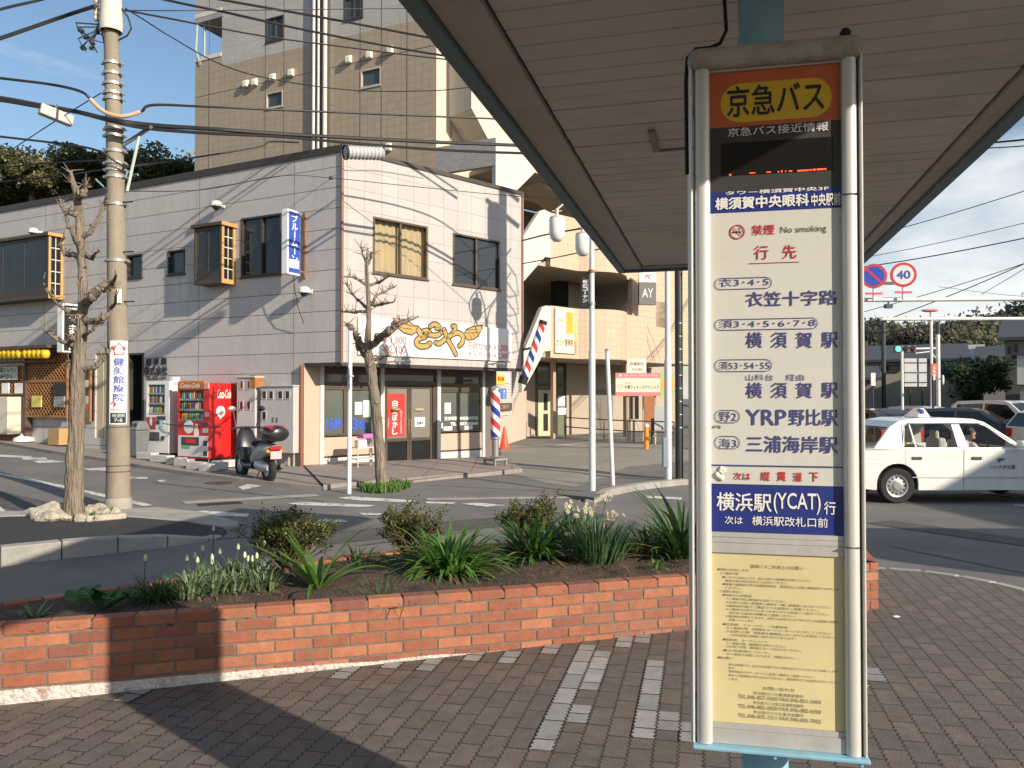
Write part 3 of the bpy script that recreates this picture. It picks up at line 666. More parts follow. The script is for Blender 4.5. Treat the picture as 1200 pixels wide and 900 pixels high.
def stext(mb, s, bl, tr, off=0.0, shear=0.0, o=SW_O):
    (u0, z0), (u1, z1) = SW.hit(*bl, o), SW.hit(*tr, o); put_text(mb, s, SW.w(u0, z0, o), SW.d, UP, u1 - u0, z1 - z0, off, shear)
def srect(mb, bl, tr, o=SW_O, t=.001):
    (u0, z0), (u1, z1) = SW.hit(*bl), SW.hit(*tr); mb.fb(SW, u0, u1, z0, z1, o - t, o)
def pill(mb, x0, x1, yt, yb, o, fill=True, w=.0014):
    (u0, zb), (u1, zt) = SW.hit(x0, yb), SW.hit(x1, yt); r = (zt - zb) / 2 * .98; pts = []
    for cx, cz, a0 in ((u1 - r, zt - r, 0), (u0 + r, zt - r, 90), (u0 + r, zb + r, 180), (u1 - r, zb + r, 270)):
        for k in range(7): a = R(a0 + 90 * k / 6); pts.append((cx + r * math.cos(a), cz + r * math.sin(a)))
    out = [SW.w(u, z, o) for u, z in pts]
    if fill: mb.prism(out, SW.n * .0006)
    else:
        c = Vector(((u0 + u1) / 2, (zt + zb) / 2)); 
        ins = []
        for cx, cz, a0 in ((u1 - r, zt - r, 0), (u0 + r, zt - r, 90), (u0 + r, zb + r, 180), (u1 - r, zb + r, 270)):
            for k in range(7): a = R(a0 + 90 * k / 6); ins.append(SW.w(cx + (r - w) * math.cos(a), cz + (r - w) * math.sin(a), o))
        mb.prism(out, SW.n * .0005, [ins])
mb = MB(); mb.fb(SW, u_of(833.5), u_of(989.5), SW.hit(833.5, 83)[1], zT, -.030, -.012); mb.build('top_rail', ALU, SG)
hp = pan('header_panel', 83, 147.5, RED_O)
mb = MB(); pill(mb, 845, 976.5, 85.5, 142, SW_O - .001); hy = mb.build('yellow_oval', YEL, hp)
mb = MB(); stext(mb, '京急バス', (852.3, 137.5), (965.4, 93.2), .018, 0, SW_O + .0004); mb.build('lettering', BLK, hp)
dp = pan('arrival_display', 147.7, 223.8, DGREY)
mb = MB(); stext(mb, '京急バス接近情報', (852.9, 160.5), (970.7, 142.2), .006); mb.build('lettering', WHITE_INK, dp)
mb = MB(); srect(mb, (846, 204), (977.5, 157), SW_O - .0004, .001); mb.build('screen', mat('display screen', (0.012, 0.012, 0.013), rough=.12, var=.02), dp)
LED = mat('red led', (0.8, 0.06, 0.02), rough=.4, var=0, emit=(1.0, 0.10, 0.03), estr=1.2)
mb = MB()
for x0, x1, y0, y1 in ((855, 857.5, 203.5, 201.5), (879, 886, 201, 199.6), (899, 904.5, 200, 198.6), (912.5, 914, 199.8, 198), (916.5, 918, 199.5, 197), (921, 922.5, 199, 197.5), (925.5, 929.5, 198.8, 197.2), (935.5, 949, 198.6, 196.2), (949.5, 953.5, 197.4, 195.8), (954.5, 957, 197.6, 195.2), (958.5, 970, 197, 194.6)): srect(mb, (x0, y0), (x1, y1), SW_O + .0006, .0006)
mb.build('led_row', LED, dp)
ad = pan('advert_strip', 223.9, 248.2, NAVY)
mb = MB(); stext(mb, 'タワー横須賀中央3F', (850, 229.0), (971, 218.0), .02); stext(mb, '横須賀中央眼科', (838.4, 246.0), (947.6, 226.8), .035); stext(mb, '中央駅前', (950.9, 241.4), (985, 225.6), .03); mb.build('lettering', WHITE_INK, ad)
rp_ = pan('route_panel', 248.4, 567.6, PANEL)
mb = MB()
for s, bl, tr in (('禁煙', (881.3, 275.4), (907.6, 262.8)), ('行', (884.2, 304.0), (900.5, 287.3)), ('先', (917.2, 303.0), (933.2, 286.8)), ('次は', (859.6, 562.3), (879.8, 553.8))): stext(mb, s, bl, tr, .012)
for i, c in enumerate('縦貫道下'): x = 891.9 + i * 18.95; stext(mb, c, (x, 563.2 + i * .35), (x + 10.4, 552.8 + i * .35), .02)
srect(mb, (878.8, 307.6), (938.4, 304.9), SW_O + .0004)
c_u, c_z = SW.hit(864.8, 269.9); rr = .0185; o_ = [SW.w(c_u + rr * math.cos(R(k * 12)), c_z + rr * math.sin(R(k * 12)), SW_O) for k in range(30)]; i_ = [SW.w(c_u + (rr - .0026) * math.cos(R(k * 12)), c_z + (rr - .0026) * math.sin(R(k * 12)), SW_O) for k in range(30)]
mb.prism(o_, SW.n * .0006, [i_])
dv = Vector((1, -1)).normalized(); nv = Vector((1, 1)).normalized() * .0013
mb.face([SW.w(c_u + a * dv.x * (rr - .001) + b * nv.x, c_z + a * dv.y * (rr - .001) + b * nv.y, SW_O + .0009) for a, b in ((-1, -1), (1, -1), (1, 1), (-1, 1))])
mb.build('red_lettering', RED_INK, rp_)
mb = MB(); mb.fb(SW, c_u - .012, c_u + .010, c_z - .0022, c_z + .0012, SW_O - .001, SW_O); mb.tube([SW.w(c_u + .004, c_z + .003, SW_O), SW.w(c_u + .007, c_z + .007, SW_O), SW.w(c_u + .004, c_z + .011, SW_O)], .0007, 5); stext(mb, 'No smoking', (914.9, 275.2), (968.6, 263.4), 0); mb.build('black_lettering', mat('soft black ink', (0.05, .05, .05), rough=.6, var=0), rp_)
mb = MB()
for x1, yt, yb in ((905.7, 322.8, 338.6), (959.9, 371, 386.6), (905.7, 420.2, 435.4), (867.8, 480.6, 495.8), (867.8, 511.4, 526.4)): pill(mb, 838, x1, yt, yb, SW_O, False)
for s, bl, tr, of in (('衣3･4･5', (842.3, 336.2), (900.9, 325.0), 0), ('衣笠十字路', (874.4, 359.3), (981, 339.5), .014), ('須3･4･5･6･7･8', (842.3, 384.6), (955.3, 373.4), 0), ('須53･54･55', (841.7, 433.4), (901.9, 423.2), 0),
                      ('山科台', (874, 446.1), (906, 438.4), 0), ('経由', (921, 446.1), (942.2, 438.4), 0), ('野2', (842.3, 494), (863, 482.8), 0), ('YRP', (874.4, 497.8), (921.5, 480.2), .012), ('野比駅', (925, 498.6), (981.6, 479.6), .014),
                      ('海3', (842.3, 524.6), (863, 513.8), 0), ('三浦海岸駅', (875, 529.8), (981.6, 511.5), .014)): stext(mb, s, bl, tr, of)
for yb, yt in ((407.6, 389.2), (466.4, 448.4)):
    for c, x in zip('横須賀駅', (874.4, 903.8, 933.1, 963.1)): stext(mb, c, (x, yb), (x + 18.5, yt), .014)
srect(mb, (833.7, 546.6), (989.2, 547.6), SW_O)
mb.build('navy_lettering', NAVY_INK, rp_)
mb = MB(); bu, bz = SW.hit(845, 555); 
for k in range(9): mb.ell(SW.w(bu + rng.uniform(-.009, .009), bz + rng.uniform(-.013, .013), SW_O + .001), (.006, .004, .007), 8, 6)
mb.build('torn_sticker', mat('torn sticker', (.7, .68, .62), rough=.9, var=.1), rp_, smooth=True)
mb = MB(); bu, bz = SW.hit(840, 500.5)
for k in range(14): mb.ell(SW.w(bu + rng.uniform(-.010, .010), bz + rng.uniform(-.003, .003), SW_O + .0005), (.003, .001, .002), 6, 4)
mb.build('stain', mat('stain', (.25, .22, .17), rough=.9, var=.3), rp_, smooth=True)
npn = pan('next_stop_panel', 568, 623.8, NAVY)
mb = MB()
for s, bl, tr, of in (('横浜駅', (840, 598), (903.8, 578.6), .016), ('(YCAT)', (906.7, 601.5), (961.4, 578.6), .012), ('行', (965.7, 602.7), (979.7, 588.0), .012), ('次は', (849.4, 613.8), (870.2, 605.3), .008), ('横浜駅改札口前', (881.3, 615.4), (970, 607.2), .01)): stext(mb, s, bl, tr, of)
mb.build('lettering', WHITE_INK, npn)
for yt, yb in ((624.2, 629.8), (630.2, 636.2), (636.6, 648.2)): pan('rail', yt, yb, ALU, o1=-.015)
nb = pan('notice_sheet', 648.6, 848.2, CREAM)
mb = MB()
def nline(x, y, x1, s, h=3.6, of=0):
    yl = y * 1.0; (u0, z0) = SW.hit(833.5, yl); u0 = u_of(x); u1 = u_of(x1); hh = h / FPX * 1.95
    put_text(mb, s, SW.w(u0, z0 - hh, SW_O), SW.d, UP, u1 - u0, hh, 0)
Cx = lambda x: 820 + x / 6.316
Cy = lambda y: 640 + y / 6.316
nline(Cx(375), 661, Cx(770), '路線バスご利用上のお願い', 4.4)
for x, y, x1, s, of in ((130, 170, 360, '●運賃のお支払い方法', .03), (150, 198, 285, '○ご乗車の際', 0), (170, 226, 825, '●このバスは後払いです。後ろの扉から整理券をお取りください。', 0), (190, 252, 655, '乗車の際は扉付近を広くお空けください。', 0), (170, 278, 1030, '●乗継の運賃割引等の各種乗車券は、運賃支払いの際に乗務員までお申し出', .01), (190, 304, 310, 'ください。', 0), (150, 332, 315, '○運賃の支払い', .02), (170, 359, 385, '●現金または回数券', .02), (195, 386, 640, '①ご乗車の際に整理券をお取りください。', 0), (195, 412, 975, '②お降りの際に整理券と運賃を一緒に運賃箱にお入れください。', 0), (195, 438, 890, '※運賃表示器でご確認のうえ運賃をご用意ください。', 0), (195, 464, 960, '※ご乗車中は手すりにおつかまりのうえ安全にご協力ください。', 0), (215, 490, 710, '走行中の座席の移動はご遠慮ください。', 0), (195, 516, 1040, '※運賃箱は両替ができます。お釣りは出ませんのであらかじめ運賃箱で両替し', .01), (215, 542, 405, 'お願いいたします。', 0), (170, 576, 650, '●定期券、フリーパス、一日乗車券', 0), (195, 602, 975, '①ご乗車の際、定期券をカードリーダーにタッチしてください。', 0), (195, 628, 1005, '②お降りの際、定期券を乗務員にはっきりとお見せください。', 0), (215, 654, 710, 'ご利用区間は券面に表示されております。', 0), (170, 690, 500, '●回数券、カードについて', 0), (195, 716, 640, '①ご乗車の際、整理券をお取りください。', 0), (195, 740, 750, '②お降りの際、運賃箱にカードをお入れください。', 0), (170, 770, 520, '●小児運賃について、', 0), (195, 796, 730, '大人運賃の半額になります（端数は切上）。', 0), (130, 828, 245, '●お願い', .02)):
    nline(Cx(x), Cy(y), Cx(x1), s, 3.0, of)
D6 = lambda x: 820 + x / 6.0
for x, y, x1, s in ((200, 782.5, 980, '車内は禁煙です。走行中は危険ですので席をお立ちにならないようお願いします。'), (200, 786.6, 245, 'ます。'), (200, 790.6, 805, '携帯電話はマナーモードに設定し通話はご遠慮ください。'), (200, 795, 990, '車内への危険物の持ち込みはできません。優先席付近では電源をお切りください。'), (200, 799.4, 270, 'します。')): nline(D6(x), y - 4, D6(x1), s, 2.9)
nline(D6(440), 802.6, D6(665), 'お問い合わせ', 4.6)
for y, a, b in ((809.4, '京浜急行バス横須賀営業所', 'TEL.046-857-5500 FAX.046-851-3404'), (820.6, '京浜急行バス堀口能満寺営業所', 'TEL.046-882-6020 FAX.046-882-6338'), (831.6, '京浜急行バス久里浜営業所', 'TEL.046-835-1211 FAX.046-835-7002')):
    nline(D6(372), y, D6(727), a, 3.9); nline(D6(264), y + 4.9, D6(848), b, 4.4)
mb.build('lettering', GREY_INK, nb)
pan('rail', 848.5, 855, ALU, o1=-.016); pan('bottom_rail', 855.3, 872.5, ALU, o1=-.013)
# ------------------------------------------------------------------ corner building with the barber shop
C0 = P(400, 466, 17.2)
W1 = Wall((C0.x, C0.y), ang_vp=-1220); W2 = Wall((C0.x, C0.y), ang_vp=1557)
U2 = W2.hit(612.5, 300)[0]; ZTOP = 0.5 * (W1.hit(400, 178)[1] + W2.hit(612, 228)[1]); ZF = W2.hit(500, 429.5)[1]
ur = W1.hit(357, 480)[0]
rc = W1.w(ur, 0); RW = Wall((rc.x, rc.y), d=(W2.d.x, W2.d.y)); UR = RW.hit(578, 480)[0]
SIDE1 = brick('stone siding left', (0.455, 0.43, 0.42), (0.50, 0.47, 0.455), (0.16, 0.145, 0.135), 3.03, 0.455, 0.010, rough=0.7, offset=0.0, bump=0.35, var=0.10, dirt=0.5, dscale=0.7, dcol=(0.33, 0.285, 0.25), shift=(0.35, 0.10), streak=4)
SIDE2 = brick('stone siding right', (0.42, 0.392, 0.375), (0.455, 0.425, 0.405), (0.24, 0.22, 0.205), 0.455, 0.455, 0.006, rough=0.7, offset=0.0, bump=0.3, var=0.07, dirt=0.4, dscale=0.8, dcol=(0.33, 0.295, 0.26), shift=(0.2, 0.10), streak=3)
BROWN = mat('dark brown trim', (0.045, 0.036, 0.030), rough=.5, var=.12); BRONZE = mat('bronze frame', (0.10, 0.075, 0.055), rough=.45, metal=.4, var=.1); PIPEM = mat('brown pipe', (0.22, 0.095, 0.055), rough=.5, var=.1)
DGL = glass('dark window glass'); SGL = glass('shop glass', (0.10, 0.115, 0.10), rough=.06); THRU = glass('clear glass', (0.02, 0.025, 0.025), through=.9)
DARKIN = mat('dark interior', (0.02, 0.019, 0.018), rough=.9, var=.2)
BLD = thing('shop_building', 'two storey grey panelled corner building with a barber shop on the ground floor', 'building', tuple(W2.w(2.8, 0, 0)))
def rect(wl, u0, u1, z0, z1, off=0.0): return [wl.w(u0, z0, off), wl.w(u1, z0, off), wl.w(u1, z1, off), wl.w(u0, z1, off)]
def wr(wl, x0, x1, yt, yb, off=0.0, xr=None):
    "wall rectangle from photo pixels, yt/yb measured at x0"
    u0, zt = wl.hit(x0, yt, off); u1, _ = wl.hit(x1, yt, off); _, zb = wl.hit(x0, yb, off); return (min(u0, u1), max(u0, u1), zb, zt)
# wall 1 (left face)
w1_open = {'bigwin': wr(W1, 330, 283, 249.5, 321), 'sw1': wr(W1, 149, 167, 299, 326.5), 'sw2': wr(W1, 197, 217, 294, 322.5), 'door': wr(W1, 150, 169, 414, 541), 'entry': wr(W1, 112, 128, 414, 513)}
AL = 18.0
loop = [W1.w(u, z) for u, z in ((0, ZF), (ur, ZF), (ur, -.4), (AL, -.4), (AL, ZTOP), (0, ZTOP))]
mb = MB(); mb.prism(loop, -W1.n * .14, [rect(W1, *r) for k, r in w1_open.items()]); mb.build('left_wall', SIDE1, BLD)
w2_open = {'wa': wr(W2, 437, 501, 253.5, 319.5), 'wb': wr(W2, 530.5, 585.5, 272.5, 333)}
o_ = 0.14 / math.sin(math.acos(W1.d.dot(W2.d)))
mb = MB(); mb.prism([W2.w(u, z) for u, z in ((0.004, ZF), (U2, ZF), (U2, ZTOP), (0.004, ZTOP))], -W2.n * .14, [rect(W2, *r) for r in w2_open.values()]); mb.build('right_wall', SIDE2, BLD)
# hidden far sides, roof, soffit
E2 = W2.w(U2, 0); D1 = W1.d * AL; D2 = -W2.n * 11
mb = MB(); Lo = RW.w(UR + .12, 0, -.02)
for p_, r_, z_ in ((E2 - W2.d * .002 - W2.n * .145, E2 + D2, ZF), (Lo, Lo - W2.n * 9.9, -.4), (E2 + D2, W1.w(AL, 0) + D2 * .3, -.4), (W1.w(AL, 0) + D2 * .3, W1.w(AL, 0) - W1.n * .15, -.4)):
    d = (r_ - p_); n = Vector((-d.y, d.x, 0)).normalized() * .12
    zz = ZTOP if z_ == ZF or p_ != Lo else ZF - .02; mb.hexa([p_ + UP * z_, r_ + UP * z_, r_ + n + UP * z_, p_ + n + UP * z_, p_ + UP * zz, r_ + UP * zz, r_ + n + UP * zz, p_ + n + UP * zz])
mb.build('back_wall', SIDE1, BLD)
top = [W1.w(0, ZTOP - .35) - W2.n * .2, W2.w(U2 - .16, ZTOP - .35, -.2), E2 + D2 * .98 + UP * (ZTOP - .35), W1.w(AL - .2, ZTOP - .35) + D2 * .3, W1.w(AL - .2, ZTOP - .35, -.2)]
mb = MB(); mb.prism(top, UP * .1); mb.build('roof', mat('roof felt', (.13, .13, .13), rough=.9), BLD)
mb = MB(); mb.fb(W1, -.03, AL, ZTOP - .03, ZTOP + .13, -.20, .035); mb.fb(W2, -.0, U2 + .03, ZTOP + .002, ZTOP + .10, -.20, .033); mb.build('coping', BROWN, BLD)
u_c = 0.0
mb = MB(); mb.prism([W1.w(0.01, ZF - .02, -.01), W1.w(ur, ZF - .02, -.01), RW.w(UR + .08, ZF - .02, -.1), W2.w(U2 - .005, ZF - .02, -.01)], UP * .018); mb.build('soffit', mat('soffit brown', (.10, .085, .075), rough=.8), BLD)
mb = MB(); mb.fb(W1, .002, ur, ZF - .05, ZF + .03, -.1, .012); mb.fb(W2, .0, U2, ZF - .05, ZF + .03, -.1, .012); mb.build('soffit_trim', BROWN, BLD)
# corner flashing and pipes
mb = MB(); mb.tube([W2.w(-.01, ZF, .02), W2.w(-.01, ZTOP, .02)], .035, 8); mb.tube([W1.w(ur + .05, -.1, .05), W1.w(ur + .05, ZF - .02, .05)], .045, 10); mb.tube([W2.w(U2 - .02, ZF, .02), W2.w(U2 - .02, ZTOP, .02)], .028, 8); mb.build('downpipe', PIPEM, BLD, smooth=True)
# windows
def window(wl, r, name='window', panes=2, fw=.045, g=DGL, fr=BRONZE, rec=.06, out=.02, curtain=None, parent=BLD):
    u0, u1, z0, z1 = r
    mb = MB(); mb.frame(wl, u0 + .001, u1 - .001, z0 + .001, z1 - .001, fw, -rec - .03, out)
    for i in range(1, panes): u = u0 + (u1 - u0) * i / panes; mb.fb(wl, u - fw * .6, u + fw * .6, z0 + fw, z1 - fw, -rec - .02, out - .025)
    mb.fb(wl, u0 - .03, u1 + .03, z0 - .035, z0 - .002, -.02, out + .025)
    f = mb.build(name, fr, parent, bevel=.004)
    mb = MB()
    for i in range(panes):
        a = u0 + (u1 - u0) * i / panes + fw * .6; b = u0 + (u1 - u0) * (i + 1) / panes - fw * .6; o = -rec + (.012 if i % 2 else -.012)
        mb.fb(wl, a, b, z0 + fw, z1 - fw, o - .004, o)
    mb.build('pane', g, f)
    if curtain:
        mb = MB(); n = 60; a = [mb.bm.verts.new(wl.w(u0 + (u1 - u0) * k / n, z0, -.16 - .02 * math.sin(k * .9))) for k in range(n + 1)]; b = [mb.bm.verts.new(wl.w(u0 + (u1 - u0) * k / n, z1, -.16 - .02 * math.sin(k * .9 + .3))) for k in range(n + 1)]
        for k in range(n): mb.bm.faces.new([a[k], a[k + 1], b[k + 1], b[k]])
        mb.build('curtain', curtain, f, smooth=True)
    else:
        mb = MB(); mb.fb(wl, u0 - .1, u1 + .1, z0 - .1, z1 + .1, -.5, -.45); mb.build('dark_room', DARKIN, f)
    return f
window(W1, w1_open['bigwin'], fr=BROWN); window(W1, w1_open['sw1'], panes=1, fr=BROWN); window(W1, w1_open['sw2'], panes=1, fr=BROWN, g=glass('teal window glass', (.035, .06, .065)))
window(W2, w2_open['wa'], curtain=mat('amber curtain', (.66, .51, .31), rough=.85, var=.12, vscale=3, stretch=(9, 9, .4)), g=THRU); window(W2, w2_open['wb'], panes=2, g=glass('bluish window glass', (.025, .032, .04)))
# bay windows
WOOD = mat('golden wood', (.50, .30, .12), rough=.5, var=.18, vscale=5, stretch=(6, 6, 1)); DWOOD = mat('dark bay wood', (.075, .052, .034), rough=.6, var=.2)  # bay fronts in dark brown wood, right cheeks golden
def bay(x0, x1, yt, yb, dep, label):
    u1, zt = W1.hit(x0, yt, dep); u0, _ = W1.hit(x1, yt, dep); _, zb = W1.hit(x1, yb, dep)
    mb = MB(); mb.fb(W1, u0 - .06, u1 + .06, zt - .02, zt + .06, .0, dep + .06); mb.fb(W1, u0, u1, zb, zb + .10, 0, dep)
    for a, b in ((u0, u0 + .07), (u1 - .07, u1)): mb.fb(W1, a, b, zb + .1, zt - .02, dep - .07, dep); mb.fb(W1, a, b, zb + .1, zt - .02, 0, .06)
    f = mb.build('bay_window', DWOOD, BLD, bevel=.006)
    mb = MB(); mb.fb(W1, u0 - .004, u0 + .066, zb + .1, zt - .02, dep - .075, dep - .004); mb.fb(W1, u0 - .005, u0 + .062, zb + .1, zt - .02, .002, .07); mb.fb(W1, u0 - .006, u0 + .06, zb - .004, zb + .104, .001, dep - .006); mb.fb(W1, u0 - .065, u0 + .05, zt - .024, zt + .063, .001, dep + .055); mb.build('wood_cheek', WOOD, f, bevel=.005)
    mb = MB(); mb.fb(W1, u0 + .075, u1 - .075, zb + .1, zb + .30, dep - .04, dep - .012); mb.fb(W1, u0 + .07, u1 - .07, zt - .10, zt - .025, dep - .05, dep - .012)
    n = 3 if u1 - u0 > 2 else 2
    for i in range(n + 1): u = u0 + .075 + (u1 - u0 - .19) * i / n; mb.fb(W1, u, u + .04, zb + .3, zt - .1, dep - .045, dep - .015)
    mb.build('sash', BROWN, f, bevel=.003)
    mb = MB(); mb.fb(W1, u0 + .1, u1 - .1, zb + .3, zt - .1, dep - .034, dep - .03); mb.fb(W1, u0 + .03, u0 + .036, zb + .1, zt - .02, .06, dep - .07); mb.build('pane', glass('bay glass', (.02, .022, .026), through=.35), f)
    mb = MB()   # muntins on the right cheek
    for k in range(1, 5): z = zb + .1 + (zt - zb - .12) * k / 5; mb.fb(W1, u0 + .02, u0 + .045, z - .012, z + .012, .06, dep - .07)
    m_ = .06 + (dep - .13) / 2; mb.fb(W1, u0 + .022, u0 + .043, zb + .1, zt - .02, m_ - .012, m_ + .012); mb.build('muntin', mat('white muntin', (.6, .55, .45), rough=.5), f)
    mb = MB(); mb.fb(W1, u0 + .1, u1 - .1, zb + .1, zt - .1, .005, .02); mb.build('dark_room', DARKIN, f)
    mb = MB(); n2 = 30; uu0, uu1 = u0 + (u1 - u0) * .12, u0 + (u1 - u0) * .55
    a = [mb.bm.verts.new(W1.w(uu0 + (uu1 - uu0) * k / n2, zb + .75, dep - .12 - .02 * math.sin(k))) for k in range(n2 + 1)]; b = [mb.bm.verts.new(W1.w(uu0 + (uu1 - uu0) * k / n2, zt - .1, dep - .12 - .02 * math.sin(k))) for k in range(n2 + 1)]
    for k in range(n2): mb.bm.faces.new([a[k], a[k + 1], b[k + 1], b[k]])
    mb.build('curtain', mat('dusty curtain', (.30, .22, .20), rough=.9, var=.2), f, smooth=True)
bay(227.5, 260, 267, 331, .42, ''); bay(-24, 57, 287, 349, .42, '')
# door openings on the left wall
def dark_recess(wl, r, name):
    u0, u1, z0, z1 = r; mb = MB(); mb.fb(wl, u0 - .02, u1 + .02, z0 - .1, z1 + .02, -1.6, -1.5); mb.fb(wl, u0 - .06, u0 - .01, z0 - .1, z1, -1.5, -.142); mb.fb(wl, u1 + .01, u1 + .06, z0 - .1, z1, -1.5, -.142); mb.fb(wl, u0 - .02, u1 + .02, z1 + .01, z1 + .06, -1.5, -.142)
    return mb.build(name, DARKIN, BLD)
dr = dark_recess(W1, w1_open['door'], 'doorway')
u0, u1, z0, z1 = w1_open['door']; mb = MB(); mb.frame(W1, u0 + .002, u1 - .002, z0 - .3, z1 - .002, .05, -.13, .02); mb.build('door_frame', BROWN, dr)
mb = MB(); mb.fb(W1, u0 + .25, u1 - .25, z1 - .35, z1 - .08, -.6, -.56); mb.build('paper_notice', mat('paper', (0.8, 0.8, 0.78), rough=0.8, var=0.03), dr)
u0, u1, z0, z1 = w1_open['entry']; BEIGE = mat('beige door', (.50, .42, .30), rough=.6, var=.08)
mb = MB(); mb.fb(W1, u0 + .002, (u0 + u1) / 2 - .01, z0, z1, -.09, -.05); mb.fb(W1, (u0 + u1) / 2 + .01, u1 - .002, z0, z1, -.09, -.045); ent = mb.build('entry_door', BEIGE, BLD, bevel=.008)
# ---- shop front, set back under the upper floor
PINKB = mat('beige pink panel', (.50, .37, .28), rough=.7, var=.06); WBASE = mat('white base', (.62, .58, .52), rough=.7, var=.1, dirt=.35, dcol=(.35, .31, .26), dscale=3)
def rr(x0, x1, yt, yb, off=0.0): return wr(RW, x0, x1, yt, yb, off)
q = lambda x, y: RW.hit(x, y)[0]; zq = lambda x, y: RW.hit(x, y)[1]
zg = -.25
mb = MB(); mb.fb(RW, -.02, q(374.8, 480), zg, ZF - .02, -.12, 0); mb.build('left_pier', PINKB, BLD)
mb = MB(); mb.fb(RW, q(567.8, 480), UR + .12, zg, ZF - .02, -.12, 0); mb.build('right_pier', mat('brown pier', (.16, .125, .105), rough=.7), BLD)
zp0, zp1 = zq(379, 513), zq(379, 536); zs1, zs0 = zq(516, 508.5), zq(516, 529)
for a, b, zt, zm in ((q(379.2, 480), q(445.6, 480), zp0, zp1), (q(516, 480), q(565, 480), zs1, zs0)):
    mb = MB(); mb.fb(RW, a, b, zm + .02, zt, -.12, -.02); pnl = mb.build('stall_riser', PINKB, BLD)
    mb = MB(); mb.fb(RW, a, b, zg, zm - .02, -.12, -.012); mb.build('riser_base', WBASE, pnl)
    mb = MB(); mb.fb(RW, a, b, zm - .02, zm + .02, -.1, -.004); mb.build('riser_strip', BROWN, pnl)
for x in ((374.8, 379.2), (445.6, 450), (512, 516), (565, 567.8)):
    mb = MB(); mb.fb(RW, q(x[0], 480), q(x[1], 480), zg, ZF - .021, -.10, .03); mb.build('white_post', mat('white metal', (.66, .64, .60), rough=.4, var=.06, dirt=.2, dscale=4), BLD, bevel=.006)
def shopwin(x0, x1, yt, yb, ytr0, ytr1, mx):
    a, b = q(x0, 480), q(x1, 480); zt, zb = zq(x0, yt), zq(x0, yb); t1, t0 = zq(x0, ytr0), zq(x0, ytr1)
    mb = MB(); mb.frame(RW, a, b, zb, t0, .05, -.1, -.01); mb.fb(RW, a, b, t0 - .002, t1, -.11, .0); u = q(mx, 480); mb.fb(RW, u - .04, u + .04, zb + .05, t0 - .05, -.09, -.015)
    mb.fb(RW, a, b, ZF - .2, ZF - .022, -.1, -.02)
    f = mb.build('shop_window', BRONZE, BLD, bevel=.004)
    mb = MB(); mb.fb(RW, a + .05, u - .04, zb + .05, t0 - .05, -.055, -.05); mb.fb(RW, u + .04, b - .05, zb + .05, t0 - .05, -.065, -.06); mb.fb(RW, a, b, t1, ZF - .2, -.07, -.06); mb.build('pane', SGL, f)
    return f, a, b, zb, t0
sw1, a1, b1, zb1, t1_ = shopwin(379.2, 445.6, 429, 511.5, 447.5, 454, 405)
sw2, a2, b2, zb2, t2_ = shopwin(516, 565, 432, 507, 449, 457.5, 538)
def rtext(mb, s, bl, tr, off=0.0, o=-.045, wl=None):
    wl = wl or RW; (u0, z0), (u1, z1) = wl.hit(*bl, o), wl.hit(*tr, o); put_text(mb, s, wl.w(u0, z0, o), wl.d, UP, u1 - u0, z1 - z0, off)
BLUEL = mat('blue letters', (.03, .10, .55), rough=.5, var=0)
mb = MB(); rtext(mb, 'うら', (379.6, 504), (391, 490), .04); rtext(mb, 'P', (392.5, 502.5), (399, 491), .05); rtext(mb, 'ﾍ', (400, 503), (405.5, 496), .03); rtext(mb, '3', (413.5, 503), (419, 491), .05); rtext(mb, '台', (420, 503), (429, 491.5), .04); mb.build('blue_lettering', BLUEL, sw1)
PAPER = mat('paper', (0.8, 0.8, 0.78), rough=0.8, var=0.03); GPAPER = mat('greenish paper', (.62, .74, .62), rough=.8, var=.04)
def sheet_on(wl, x0, x1, yt, yb, o, m, parent, name='paper_notice', t=.004):
    u0, zt = wl.hit(x0, yt, o); u1, _ = wl.hit(x1, yt, o); _, zb = wl.hit(x0, yb, o)
    mb = MB(); mb.fb(wl, min(u0, u1), max(u0, u1), zb, zt, o - t, o); return mb.build(name, m, parent)
sheet_on(RW, 415.8, 424.5, 471, 486, -.04, GPAPER, sw1); sheet_on(RW, 425.5, 434.5, 469, 489, -.04, GPAPER, sw1)
sheet_on(RW, 521, 528.3, 472, 485, -.04, GPAPER, sw2); sheet_on(RW, 520, 530, 500, 506, -.04, PAPER, sw2); sheet_on(RW, 544.5, 554, 499, 505.5, -.05, PAPER, sw2); sheet_on(RW, 516, 519, 495.5, 502, -.04, GPAPER, sw2)
mb = MB(); rtext(mb, '受付時間', (521, 492.6), (534.8, 488.2), .05); rtext(mb, 'AM8:30-PM7:00', (538.4, 492.2), (560, 488), .05, -.056); rtext(mb, 'TEL', (528, 498.6), (534.6, 495), .05); rtext(mb, '837-8260', (538.4, 498.2), (560, 494.4), .05, -.056); mb.build('white_lettering', WHITE_INK, sw2)
